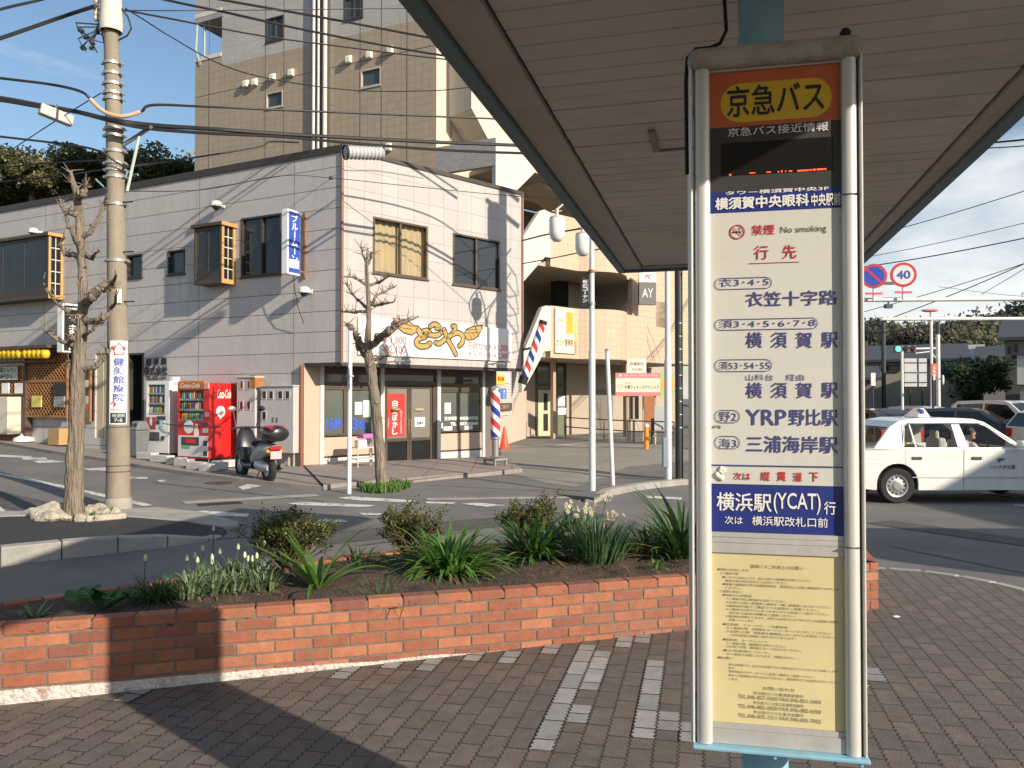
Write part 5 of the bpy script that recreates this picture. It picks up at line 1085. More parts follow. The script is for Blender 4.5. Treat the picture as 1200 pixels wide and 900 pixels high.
# wall sign and AY sign
t = thing('wall_sign', 'cream and orange clinic sign board on the lower salmon balcony', 'sign', tuple(CW.w(cu(660), zB0, .05)))
a, b = cu(649), cu(671); zs0, zs1 = cz(649, 413.5), cz(649, 361)
mb = MB(); mb.fb(CW, a, b, zs0, zs1, .01, .09); mb.build('board', mat('cream board', (.74, .68, .50), rough=.4, var=.04), t, bevel=.008)
mb = MB(); mb.fb(CW, a + (b - a) * .55, b - .04, zs0 + .75, zs1 - .1, .09, .094); mb.build('orange_patch', mat('orange print', (.72, .36, .06), rough=.5, var=.1), t)
mb = MB(); mb.fb(CW, b - .002, b + .12, zs0 + .5, zs0 + 1.2, .01, .088); mb.build('green_edge', mat('green print', (.28, .55, .12), rough=.5), t); mb = MB(); mb.fb(CW, b - .002, b + .12, zs0, zs0 + .48, .01, .088); mb.build('red_edge', mat('coral print', (.65, .22, .12), rough=.5), t)
mb = MB(); put_text(mb, 'かとう整骨院', CW.w(a + .04, zs0 + .28, .095), CW.d, UP, (b - a) * .9, .26, .03); put_text(mb, '内科', CW.w(a + .12, zs0 + 1.15, .095), CW.d, UP, (b - a) * .3, .16, .0); mb.build('lettering', mat('brown ink', (.22, .14, .06), rough=.6, var=0), t)
t = thing('hanging_sign', 'grey square sign reading AY fixed to the salmon pier', 'sign', tuple(CW.w(cu(760), zB1, .4)))
sw_ = CW.shifted(off=.5); a, b = sw_.hit(749, 340)[0], sw_.hit(771, 340)[0]; z0_, z1_ = sw_.hit(749, 357)[1], sw_.hit(749, 331)[1]
sn = Wall((sw_.w(a, 0).x, sw_.w(a, 0).y), d=(1, .08))
mb = MB(); ww = sn.hit(769, 340)[0]; mb.fb(sn, 0, ww, z0_, z1_, -.2, 0); mb.build('board', mat('warm grey board', (.16, .145, .13), rough=.5, var=.05), t, bevel=.01); mb = MB(); mb.fb(sn, 0, ww, z1_ + .01, z1_ + .42, -.2, 0); mb.build('white_header', mat('sign board white', (.80, .78, .73), rough=.4, var=.03), t)
mb = MB(); put_text(mb, 'AY', sn.w(ww * .18, z0_ + .3, .004), sn.d, UP, ww * .64, .36, 0); mb.build('lettering', WHITE_INK, t); mb = MB(); put_text(mb, 'PC', sn.w(ww * .35, z1_ + .16, .004), sn.d, UP, ww * .4, .16, .03, .3); mb.build('red_lettering', RED_INK, t)
mb = MB(); c = sn.w(ww * .5, z1_, -.1); mb.tube([c, CW.w(CW.hit(760, 330)[0], z1_, -.02)], .03, 8); mb.build('bracket', BROWN, t)
# boundary wall between barber shop and lot
q0, q1 = PG(583, 525), PG(617, 513.5); NW = Wall((q0.x, q0.y), d=(q1.x - q0.x, q1.y - q0.y))
if NW.n.x < 0: NW.n = -NW.n
t = thing('boundary_wall', 'pale salmon side wall of the parking lot with a tiled upper panel', 'wall', tuple(q0))
hp_ = lambda pts, o: [NW.w(*NW.hit(x, y, o), o) for x, y in pts]
mb = MB(); mb.prism(hp_([(570, 487), (601, 487), (604, 472), (609, 459), (617, 458), (617, 516), (570, 531)], 0), -NW.n * .2); mb.build('lower_wall', PINKW, t)
mb = MB(); mb.prism(hp_([(572, 431), (611, 431), (611, 450), (601, 470), (600, 486), (572, 488)], .02), -NW.n * .2); mb.build('tiled_panel', brick('pale tile', (.55, .53, .49), (.60, .58, .53), (.40, .38, .35), .24, .10, .012, rough=.6, var=.06, bump=.2, dirt=.1), t)
def sq(x0, x1, yt, yb, o): u0, z1 = NW.hit(x0, yt, o); u1, z0 = NW.hit(x1, yb, o); return min(u0, u1), max(u0, u1), z0, z1
t2 = thing('parking_sign', 'yellow and white parking notice on the pale tiled panel', 'sign', tuple(NW.w(*NW.hit(589, 450), 0)))
mb = MB(); mb.fb(NW, *sq(582.5, 592, 438, 451, .05), .02, .05); mb.build('board', mat('yellow print', (.80, .62, .05), rough=.5, var=.1), t2)
mb = MB(); a = sq(592, 597, 438, 449, .05); mb.fb(NW, a[0], a[1], a[2], a[3], .02, .049); mb.build('white_part', PAPER, t2)
mb = MB(); a = sq(583.5, 591, 441, 447, .056); put_text(mb, '駐車', NW.w(a[0], a[2], .054), NW.d if NW.d.x > 0 else -NW.d, UP, a[1] - a[0], a[3] - a[2], .04); mb.build('lettering', RED_INK, t2)
t2 = thing('wheelchair_sign', 'blue wheelchair parking sign on the pale tiled panel', 'sign', tuple(NW.w(*NW.hit(590, 467), 0)))
a = sq(587.5, 593.5, 455, 467, .05); mb = MB(); mb.fb(NW, *a, .02, .05); mb.build('board', mat('sign blue bright', (.05, .20, .62), rough=.4), t2)
mb = MB(); c = NW.w((a[0] + a[1]) / 2, a[2] + .14, .056); mb.lathe(c, [(.10, 0), (.13, 0)], 16, NW.n); c = NW.w((a[0] + a[1]) / 2, a[3] - .1, .054); mb.ell(c, (.03, .03, .04)); mb.fb(NW, (a[0] + a[1]) / 2 - .02, (a[0] + a[1]) / 2 + .02, a[2] + .14, a[3] - .15, .052, .056); mb.build('symbol', WHITE_INK, t2)
t2 = thing('name_plate', 'small brown name board on the salmon wall beside the barber pole', 'sign', tuple(NW.w(*NW.hit(592, 480), 0)))
a = sq(584, 600, 472.5, 481, .06); mb = MB(); mb.fb(NW, *a, .02, .06); mb.build('board', mat('brown board', (.10, .065, .04), rough=.6, var=.15), t2); mb = MB(); put_text(mb, 'ご案内', NW.w(a[0] + .15, a[2] + .08, .064), NW.d, UP, (a[1] - a[0]) * .7, (a[3] - a[2]) * .5, 0); mb.build('lettering', mat('tan ink', (.5, .4, .25), rough=.6, var=0), t2)

# ------------------------------------------------------------------ barber poles, cone, lot furniture
def stripes():
    m = bpy.data.materials.new('barber stripes'); m.use_nodes = True; t = m.node_tree; b = t.nodes['Principled BSDF']; N = t.nodes.new; K_ = t.links.new
    uv = N('ShaderNodeTexCoord').outputs['UV']; s = N('ShaderNodeSeparateXYZ'); K_(uv, s.inputs[0]); ad = N('ShaderNodeMath'); ad.operation = 'ADD'; K_(s.outputs['X'], ad.inputs[0]); K_(s.outputs['Y'], ad.inputs[1]); fr = N('ShaderNodeMath'); fr.operation = 'FRACT'; K_(ad.outputs[0], fr.inputs[0])
    r = N('ShaderNodeValToRGB'); r.color_ramp.interpolation = 'CONSTANT'; r.color_ramp.elements[0].color = (.62, .05, .045, 1); r.color_ramp.elements[1].position = .27; r.color_ramp.elements[1].color = (.78, .77, .75, 1)
    for p, c in ((.5, (.02, .05, .30, 1)), (.77, (.78, .77, .75, 1))): e = r.color_ramp.elements.new(p); e.color = c
    K_(fr.outputs[0], r.inputs[0]); K_(r.outputs[0], b.inputs['Base Color']); b.inputs['Roughness'].default_value = .25; return m
STRP = stripes(); STEEL = mat('dull steel', (.38, .37, .35), rough=.4, metal=.6, var=.12)
def striped(name, a, b, r, parent, pitch, n=24):
    mb = MB(); a, b = Vector(a), Vector(b); d = (b - a); Ln = d.length; d.normalize(); x = d.orthogonal().normalized(); y = d.cross(x); k = 8
    for i in range(k):
        for j in range(n):
            q = [(i, j), (i, j + 1), (i + 1, j + 1), (i + 1, j)]
            mb.face([a + d * (Ln * u / k) + (x * math.cos(2 * math.pi * v / n) + y * math.sin(2 * math.pi * v / n)) * r for u, v in q], [(v / n, Ln * u / k / pitch) for u, v in q])
    return mb.build(name, STRP, parent, smooth=True, weld=True)
b0 = P(580.5, 545, 18.9); zg_ = b0.z; bp = lambda y: P(580.5, y, 18.9).z
t = thing('barber_pole', 'upright red white and blue barber pole on a steel stand by the shop door', 'barber pole', tuple(b0))
striped('striped_tube', (b0.x, b0.y, bp(512)), (b0.x, b0.y, bp(457)), .115, t, .62)
mb = MB(); mb.lathe((b0.x, b0.y, 0), [(.0, bp(452)), (.06, bp(452.5)), (.12, bp(455)), (.125, bp(457))], 20); mb.build('top_cap', STEEL, t, smooth=True)
mb = MB(); mb.lathe((b0.x, b0.y, 0), [(.12, bp(512)), (.12, bp(514)), (.085, bp(515)), (.085, bp(534)), (.14, bp(535))], 20); mb.build('stand_tube', STEEL, t, smooth=True)
mb = MB(); a_ = math.atan2(W2.d.y, W2.d.x); mb.box((b0.x, b0.y, bp(538)), (.42, .42, .05), a_)
for sx_, sy in ((-1, -1), (1, -1), (1, 1), (-1, 1)): v = Matrix.Rotation(a_, 3, 'Z') @ Vector((sx_ * .18, sy * .18, 0)); mb.box((b0.x + v.x, b0.y + v.y, (zg_ + bp(538)) / 2), (.05, .05, bp(538) - zg_), a_)
mb.build('base', mat('grey base', (.26, .24, .22), rough=.6, var=.12), t, bevel=.008)
b1, b2 = P(612, 449, 20.7), P(637, 376, 20.7)
t = thing('barber_pole', 'slanting red white and blue barber pole standing out from the shop corner', 'barber pole', tuple(b1)); dv = (b2 - b1).normalized()
striped('striped_tube', b1 + dv * .2, b2 - dv * .1, .10, t, .55)
mb = MB(); mb.tube([b1 - dv * .02, b1 + dv * .2], .12, 16); mb.tube([b2 - dv * .1, b2], .11, 16); mb.build('end_cap', mat('dark iron', (0.03, 0.03, 0.03), rough=0.6, metal=0.5), t, smooth=True)
mb = MB(); w = W2.w(U2, b1.z + .1, -.05); mb.tube([b1 + dv * .1, w], .03, 8); w = W2.w(U2, b1.z + .9, -.05); mb.tube([b1 + dv * 1.0, w], .03, 8); mb.build('bracket', BROWN, t)
def cone(p, h, label):
    t = thing('traffic_cone', label, 'traffic cone', tuple(p)); mb = MB(); mb.lathe(p, [(.19 * h / .7, .03), (.15 * h / .7, .05), (.035, h - .02), (.02, h), (0, h)], 20); mb.build('cone', mat('cone red', (.72, .075, .03), rough=.45, var=.08), t, smooth=True)
    mb = MB(); mb.box((p.x, p.y, p.z + .015), (.40, .40, .03), .5); mb.build('base', mat('cone base', (.30, .06, .03), rough=.6, var=.1), t, bevel=.01)
cone(PG(591, 526), .72, 'red traffic cone at the end of the salmon wall')
# sign board on posts
sb = PG(738, 519); SB = Wall((P(721.5, 450, sb.y).x, sb.y), d=(1, .12)); 
t = thing('clinic_sign', 'pink and cream clinic sign board on posts at the edge of the parking lot', 'sign', (sb.x, sb.y, sb.z))
x1 = SB.hit(774, 450)[0]; zz0, zz1 = SB.hit(721.5, 464)[1], SB.hit(721.5, 437)[1]; hh = zz1 - zz0
mb = MB(); mb.fb(SB, 0, x1, zz0, zz1, -.08, 0); mb.build('board', mat('cream board pale', (.72, .64, .48), rough=.4, var=.04), t, bevel=.005)
mb = MB(); mb.fb(SB, .002, x1 - .002, zz1 - hh * .22, zz1 - .002, -.02, .006); mb.fb(SB, .002, x1 - .002, zz0 + .002, zz0 + hh * .17, -.02, .006); mb.build('pink_band', mat('clinic pink', (.58, .18, .20), rough=.5, var=.05), t)
mb = MB(); mb.fb(SB, x1 + .004, x1 + .5, zz0, zz1, -.08, -.002); mb.build('green_board', mat('lime green', (.30, .50, .10), rough=.5, var=.1), t); mb = MB(); mb.fb(SB, x1 + .02, x1 + .48, zz0 + hh * .25, zz0 + hh * .75, -.02, .004); mb.build('orange_patch', mat('orange print', (.72, .36, .06), rough=.5, var=.1), t)
mb = MB(); put_text(mb, '今滝ウィメンズクリニック', SB.w(x1 * .19, zz0 + hh * .30, .004), SB.d, UP, x1 * .78, hh * .17, .02); put_text(mb, 'いまたき', SB.w(x1 * .19, zz0 + hh * .52, .004), SB.d, UP, x1 * .14, hh * .08, 0); mb.build('lettering', BLK, t)
mb = MB(); put_text(mb, '産科・婦人科・乳腺外科・不妊相談', SB.w(x1 * .19, zz1 - hh * .15, .009), SB.d, UP, x1 * .74, hh * .08, 0); mb.ell(SB.w(x1 * .1, zz1 - hh * .11, .007), (.05, .01, .05)); mb.build('white_lettering', WHITE_INK, t)
mb = MB(); c = SB.w(x1 * .1, zz0 + hh * .40, .006); mb.lathe(c, [(.09, 0), (.105, 0)], 18, SB.n); mb.lathe(c, [(.035, 0), (.05, 0)], 12, SB.n); mb.build('emblem', mat('grey emblem', (.35, .33, .28), rough=.6), t)
for x in (.28, .42, .9): mb = MB(); c = SB.w(x1 * x, 0, -.12); mb.box((c.x, c.y, (zz1 - .1 + G(c.x, c.y)) / 2), (.07, .07, zz1 - .1 - G(c.x, c.y))); mb.build('post', mat('tan post', (.40, .31, .22), rough=.6, var=.1), t)
t = thing('notice_board', 'small white notice board above the pink clinic sign', 'sign', (P(746, 430, sb.y + 1).x, sb.y + 1, sb.z)); c = P(746, 429, sb.y + 1)
mb = MB(); mb.box((c.x, c.y, c.z), (.72, .06, .55)); mb.build('board', mat('cream white board', (.74, .70, .60), rough=.5), t); mb = MB(); put_text(mb, '診療案内', c + Vector((-.25, -.035, .02)), Vector((1, 0, 0)), UP, .5, .13, .01); put_text(mb, '予約制', c + Vector((-.2, -.035, -.18)), Vector((1, 0, 0)), UP, .4, .1, 0); mb.build('lettering', mat('brown ink', (.22, .14, .06), rough=.6, var=0), t)
mb = MB(); gz_ = G(c.x, c.y)
for s in (-.25, .25): mb.box((c.x + s, c.y + .06, (c.z + gz_) / 2), (.05, .05, c.z - gz_ + .3))
mb.build('post', mat('tan post', (.40, .31, .22), rough=.6, var=.1), t)
# rails
t = thing('handrail', 'thin metal handrail along the back of the parking lot', 'railing', tuple(PG(663, 513)))
RM = mat('dark rail', (.12, .10, .085), rough=.5, metal=.4, var=.1); mb = MB(); pts = [PG(x, y) for x, y in ((663, 513), (689, 516), (735, 520), (790, 522))]
for h in (.82, .45): mb.tube([p + UP * h for p in pts], .022, 8)
mb.build('rail', RM, t, smooth=True)
for x, y in ((663, 513), (708, 518), (734, 520), (790, 522)): p = PG(x, y); mb = MB(); mb.tube([p - UP * .1, p + UP * .83], .024, 8); mb.build('post', RM, t, smooth=True)
p = PG(757.5, 527.5); t = thing('bollard', 'orange bollard with a white top in the parking lot', 'bollard', tuple(p))
mb = MB(); mb.lathe(p, [(.0, 0), (.075, 0), (.07, .75), (.0, .75)], 14); mb.build('post', mat('orange plastic', (.80, .33, .02), rough=.4, var=.06), t, smooth=True); mb = MB(); mb.lathe(p, [(.0, .752), (.085, .755), (.09, .80), (.05, .86), (0, .87)], 14); mb.build('top', mat('white plastic', (.72, .70, .66), rough=.4, var=.05), t, smooth=True)
p = PG(765, 520); mb = MB(); mb.box((p.x, p.y, p.z + .45), (.11, .11, .9)); solo(mb.build('wooden_post', mat('dark brown wood', (.10, .06, .045), rough=.7, var=.2)), 'short dark brown post behind the orange bollard', 'post')
p = PG(777, 521); t = thing('folding_board', 'grey blank board leaning on a white frame beside the pale blue pole', 'board', tuple(p))
mb = MB(); mb.box((p.x, p.y, p.z + .95), (.62, .04, .85)); mb.build('board', mat('pale grey board', (.42, .43, .44), rough=.6, var=.08), t, bevel=.008)
for s in (-.27, .27): mb = MB(); mb.tube([p + Vector((s, .05, 0)), p + Vector((s, .02, .6))], .018, 6); mb.tube([p + Vector((s, .4, 0)), p + Vector((s, .04, .95))], .018, 6); mb.build('leg', mat('white metal', (.66, .64, .60), rough=.4, var=.06), t)
# ------------------------------------------------------------------ along the left wall
WPL = mat('white enamel', (.74, .74, .72), rough=.3, var=.04, coat=.2); REDV = mat('vending red', (.64, .022, .022), rough=.3, var=.03, coat=.3); DKG = mat('dark grey plastic', (.05, .05, .055), rough=.5, var=.1)
BOT = [mat('drink ' + n, c, rough=.3, var=.1) for n, c in (('blue', (.05, .14, .45)), ('green', (.10, .35, .10)), ('brown', (.16, .07, .03)), ('amber', (.60, .28, .04)), ('white', (.7, .7, .68)), ('red', (.5, .03, .03)), ('teal', (.10, .38, .42)), ('lime', (.45, .50, .12)))]
SHELF = mat('shelf tag strip', (.66, .70, .74), rough=.4, var=.05); SHB = mat('display back', (.22, .30, .38), rough=.5, var=.15, vscale=2)
def vending(x0, x1, yt, yb, off, dep, body_m, label, red, pal):
    u1, zt = W1.hit(x0, yt, off); u0, _ = W1.hit(x1, yt, off); zb = W1.hit(x1, yb, off)[1]; w = u1 - u0; h = zt - zb
    g = W1.w((u0 + u1) / 2, 0, off - dep / 2); t = thing('vending_machine', label, 'vending machine', (g.x, g.y, zb - .12), 'drink vending machines by the wall')
    X = lambda a: u1 - a * w; Z = lambda b: zb + b * h            # a: left to right, b: bottom to top
    def fbx(mb, a0, a1, b0, b1, o0, o1): mb.fb(W1, X(a1), X(a0), Z(b0), Z(b1), off + o0, off + o1)
    wa0, wa1, wb0, wb1 = (.09, .80, .53, .95) if not red else (.05, .80, .49, .90)
    mb = MB()
    loop = [W1.w(X(a), Z(b), off) for a, b in ((0, 0), (1, 0), (1, 1), (0, 1))]; hole = [W1.w(X(a), Z(b), off) for a, b in ((wa0, wb0), (wa1, wb0), (wa1, wb1), (wa0, wb1))]
    mb.prism(loop, -W1.n * .10, [hole]); mb.fb(W1, u0, u1, zb, zt, off - dep, off - .101); mb.build('body', body_m, t, bevel=.012)
    mb = MB(); fbx(mb, wa0, wa1, wb0, wb1, -.098, -.092); d_ = mb.build('display_back', SHB, t)
    n = 3; sh = (wb1 - wb0) / n; rng = random.Random(len(label))
    for k in range(n):
        b0 = wb0 + k * sh; mb = MB(); fbx(mb, wa0 + .01, wa1 - .01, b0 + .002, b0 + .028, -.09, -.012); s_ = mb.build('shelf', SHELF, d_)
        mb = MB()
        for i in range(10): a = wa0 + .05 + (wa1 - wa0 - .1) * (i + .5) / 10; fbx(mb, a - .012, a + .012, b0 + .006, b0 + .018, -.012, -.009)
        mb.build('button', mat('button', (.08, .12, .25), rough=.4), s_)
        groups = {}
        for i in range(11):
            a = wa0 + .04 + (wa1 - wa0 - .08) * (i + .5) / 11; hh = sh * (rng.uniform(.62, .8) if k > 0 else .58) * h; r = .026 * w; c = W1.w(X(a), Z(b0 + .03), off - .05); mi = pal[(i * 3 // 5 + k * 2) % len(pal)] if rng.random() < .75 else rng.randrange(8)
            mb = groups.setdefault(mi, MB()); mb.lathe(c, [(0, 0), (r, 0), (r, hh * .72), (r * .45, hh * .88), (r * .45, hh), (0, hh)], 8)
        for mi, mb in groups.items(): mb.build('drink_row', BOT[mi], s_, smooth=True)
    mb = MB(); fbx(mb, wa0 - .005, wa1 + .005, wb0 - .003, wb1 + .003, -.004, -.001); mb.build('display_glass', glass('vending glass', (.02, .02, .02), through=.88), t)
    mb = MB(); mb.fb(W1, u0 + .05, u1 - .05, zb - .12, zb - .002, off - dep + .06, off - .08); mb.build('plinth', DKG, t)
    for a in (.06, .94):
        mb = MB(); c = W1.w(X(a), zb - .13, off - .04); mb.lathe(c, [(.035, 0), (.035, .02), (.015, .03), (.015, .13)], 8); mb.build('foot', STEEL, t)
    return t, fbx, X, Z
t, fbx, X, Z = vending(171, 198.5, 447, 531.5, .74, .68, WPL, 'white drink vending machine with a small red panel, left of the red one', False, [4, 0, 6, 7, 3, 2])
mb = MB(); fbx(mb, .04, .44, .33, .50, 0, .006); p_ = mb.build('red_panel', mat('dull red print', (.40, .06, .05), rough=.4, var=.05), t)
mb = MB(); c = W1.w(X(.24), Z(.43), .74 + .008); mb.prism([c + (-W1.d) * a * .8 + UP * b for a, b in ((0, .13), (.06, .04), (.03, -.1), (0, -.03), (-.03, -.1), (-.06, .04))], W1.n * .002); mb.build('flame_emblem', WHITE_INK, p_)
mb = MB(); fbx(mb, .10, .60, .17, .29, -.02, .012); s_ = mb.build('delivery_slot', DKG, t, bevel=.01); mb = MB(); fbx(mb, .13, .57, .185, .275, .012, .016); mb.build('flap', mat('flap smoke', (.10, .10, .105), rough=.3), s_)
mb = MB(); fbx(mb, .50, .86, .465, .515, 0, .02); fbx(mb, .48, .60, .40, .455, 0, .016); mb.build('coin_panel', DKG, t, bevel=.005); mb = MB(); fbx(mb, .62, .80, .37, .455, 0, .01); mb.build('bill_panel', mat('pale blue plastic', (.45, .58, .70), rough=.4), t); mb = MB(); fbx(mb, .70, .80, .18, .24, 0, .02); mb.build('coin_return', DKG, t)
mb = MB(); fbx(mb, .88, 1.0, .94, 1.06, -.3, -.1); mb.build('top_box', WPL, t)
t, fbx, X, Z = vending(208, 245.8, 449, 538, .84, .76, REDV, 'red drink vending machine with white script lettering on its side', True, [3, 5, 1, 2, 7, 0, 4])
mb = MB(); fbx(mb, .02, .86, .905, 1.03, -.05, .02); hd = mb.build('header', mat('orange header', (.52, .15, .03), rough=.4, var=.35, vscale=9), t, bevel=.03); mb = MB(); c = W1.w(X(.12), Z(.94), .84 + .024); put_text(mb, 'Coca-Cola', c, -W1.d, UP, (X(.12) - X(.72)), .10, .02, .35); mb.build('lettering', WHITE_INK, hd)
mb = MB(); fbx(mb, .04, .97, .02, .30, 0, .012); lp_ = mb.build('lower_panel', mat('pale pinkish panel', (.66, .60, .60), rough=.4, var=.05), t, bevel=.01)
mb = MB(); fbx(mb, .16, .70, .17, .28, 0.01, .022); s_ = mb.build('delivery_slot', DKG, lp_, bevel=.008); mb = MB(); fbx(mb, .28, .60, .20, .255, .022, .024); mb.build('red_label', mat('vending red', (.6, .03, .03)), s_); mb = MB(); fbx(mb, .16, .42, .125, .16, .012, .016); mb.build('green_sticker', mat('green sticker', (.08, .40, .20), rough=.5), lp_); mb = MB(); fbx(mb, .84, .95, .17, .24, .012, .02); fbx(mb, .84, .95, .04, .10, .012, .02); mb.build('coin_return', DKG, lp_)
mb = MB(); c = W1.w(X(.36), Z(.415), .84 + .002); mb.lathe(c, [(0, .006), (.15, .006), (.155, 0)], 28, W1.n); mb.build('white_roundel', mat('roundel white', (.72, .70, .66), rough=.5, var=.06), t, smooth=True)
mb = MB(); c = W1.w(X(.60), Z(.30), .842); mb.prism([c + (-W1.d) * a + UP * b for a, b in ((-.07, 0), (.07, 0), (.075, .10), (.045, .20), (.03, .27), (-.03, .27), (-.045, .20), (-.075, .10))], W1.n * .004); mb.build('bottle_print', WHITE_INK, t)
mb = MB(); fbx(mb, .80, .96, .34, .40, 0, .012); mb.build('coin_slot', mat('grey green panel', (.40, .44, .40), rough=.4), t); mb = MB(); fbx(mb, .72, .80, .455, .475, 0, .012); fbx(mb, .84, .98, .44, .48, 0, .016); mb.build('bill_slot', DKG, t)
mb = MB(); fbx(mb, .85, .99, .92, 1.0, .0, .03); fbx(mb, .86, .98, .55, .62, 0, .01); mb.build('side_label', mat('pink label', (.68, .30, .30), rough=.5, var=.2, vscale=30), t)
# print on the machine's side (faces -u)
sx0 = X(1.0); so = .84
def side_pt(o, z): return W1.w(sx0 - .004, z, o)
mb = MB(); zc_ = W1.hit(262, 461, .5)[1]; put_text(mb, 'Coca-Cola', side_pt(so - .22, zc_ - .11), -W1.n, UP, .40, .20, .025, .35); mb.build('script_lettering', WHITE_INK, t)
mb = MB(); c = side_pt(so - .32, zc_ - .42); mb.lathe(c, [(0, .004), (.13, .004), (.132, 0)], 24, -W1.d); mb.prism([side_pt(so - .28, zc_ - .53), side_pt(so - .36, zc_ - .53), side_pt(so - .31, zc_ - .60)], -W1.d * .003); mb.build('white_roundel', WHITE_INK, t)
# cable between the machines
mb = MB(); mb.tube([W1.w(X(-.5), Z(.45), .80), W1.w(X(-.12), Z(.44), .86), W1.w(X(.7), Z(.43), .87), W1.w(sx0 - .05, Z(.42), .80), W1.w(sx0 - .02, Z(.42), .5)], .012, 6); solo(mb.build('lock_bar', DKG), 'dark locking bar running across the fronts of both vending machines', 'bar')
# concrete blocks under the machines
for i, (x, y, s) in enumerate(((173, 537, .5), (190, 540.5, .55), (207, 543.5, .42), (216, 545, .4), (233, 549, .5), (244, 551.5, .3), (253, 549.5, .45), (266, 546.5, .6))):
    p = PG(x, y, .08); mb = MB(); mb.box((p.x, p.y, p.z + .06), (s, .22, .15), math.atan2(-W1.d.y, -W1.d.x) if i < 6 else .9)
    o = solo(mb.build('concrete_block', mat('block white', (.50, .47, .43), rough=.9, var=.2, vscale=6, bump=.5), bevel=.012), ('concrete block under the white vending machine' if i < 2 else 'concrete block in the row before the red vending machine'), 'concrete block', 'concrete blocks under the machines' + (' left' if i < 2 else ''))
# litter bin
p = PG(162.5, 534, .08); t = thing('litter_bin', 'grey plastic litter bin with two holes beside the white vending machine', 'litter bin', tuple(p))
BG = mat('bin grey', (.15, .16, .165), rough=.55, var=.1); rr_ = math.atan2(-W1.d.y, -W1.d.x); mb = MB(); M = Matrix.Rotation(rr_, 3, 'Z'); pv = Vector(p)
mb.hexa([pv + M @ Vector(v) for v in ((-.12, -.15, 0), (.12, -.15, 0), (.12, .15, 0), (-.12, .15, 0), (-.155, -.19, .60), (.155, -.19, .60), (.155, .19, .60), (-.155, .19, .60))]); mb.build('tub', BG, t, bevel=.02)
mb = MB(); mb.hexa([pv + M @ Vector(v) for v in ((-.17, -.2, .605), (.17, -.2, .605), (.17, .2, .605), (-.17, .2, .605), (-.13, -.09, .82), (.13, -.09, .82), (.13, .13, .82), (-.13, .13, .82))]); l_ = mb.build('lid', BG, t, bevel=.03); 
mb = MB()
for s in (-.065, .065): mb.ell(pv + M @ Vector((s, -.145, .715)), (.04, .02, .06), 12, 8, M)
mb.build('hole', DARKIN, l_, smooth=True)
# meter cabinets
METM = mat('cabinet grey', (.50, .47, .45), rough=.45, var=.06, dirt=.25, dcol=(.34, .30, .27), dscale=2); RUST = mat('rust', (.36, .15, .05), rough=.9, var=.4, vscale=12)
def cabinet(x0, x1, yt, yb, dep, label, wins, wm):
    u1, zt = W1.hit(x0, yt, dep); u0 = W1.hit(x1, yt, dep)[0]; zb = W1.hit(x1, yb, dep)[1]
    t = thing('meter_cabinet', label, 'cabinet', tuple(W1.w((u0 + u1) / 2, zb - .4, .15)), 'grey meter cabinets')
    mb = MB(); mb.fb(W1, u0, u1, zb, zt, .01, dep); mb.fb(W1, u0 - .02, u1 + .02, zt + .001, zt + .04, 0, dep + .03); mb.build('case', METM, t, bevel=.012)
    for a, b, c, d in wins: mb = MB(); mb.frame(W1, u1 - (u1 - u0) * b, u1 - (u1 - u0) * a, zb + (zt - zb) * c, zb + (zt - zb) * d, .02, dep, dep + .012); f = mb.build('meter_window', METM, t); mb = MB(); mb.fb(W1, u1 - (u1 - u0) * b + .02, u1 - (u1 - u0) * a - .02, zb + (zt - zb) * c + .02, zb + (zt - zb) * d - .02, dep, dep + .006); mb.build('pane', wm, f)
    for a in (.2, .35, .75, .9): mb = MB(); c = W1.w(u1 - (u1 - u0) * a, 0, dep * .5); mb.tube([(c.x, c.y, G(c.x, c.y) - .1), (c.x, c.y, zb)], .022, 8); mb.build('conduit', mat('conduit', (.42, .36, .30), rough=.6, var=.15), t, smooth=True)
    return t, u0, u1, zb, zt
t, u0, u1, zb, zt = cabinet(277.5, 299, 443, 527, .28, 'tall narrow grey meter cabinet next to the red vending machine', [(.17, .38, .84, .965), (.55, .76, .84, .965), (.15, .38, .55, .68), (.55, .78, .55, .68)], glass('maroon glass', (.10, .02, .025)))
mb = MB(); mb.fb(W1, u0 - .012, u0 + .14, zt - .24, zt + .06, .02, .292); mb.build('rust_patch', RUST, t)
t, u0, u1, zb, zt = cabinet(305, 344, 453.5, 531.5, .26, 'wide grey meter cabinet behind the parked scooter', [(.05, .20, .81, .945), (.26, .41, .81, .945), (.53, .69, .81, .945), (.75, .90, .81, .945), (.05, .20, .49, .63)], DGL)
mb = MB(); 
for a in (.40, .52): mb.fb(W1, u1 - (u1 - u0) * (a + .012), u1 - (u1 - u0) * a, zb + (zt - zb) * .46, zb + (zt - zb) * .54, .26, .275)
mb.build('latch', DKG, t)

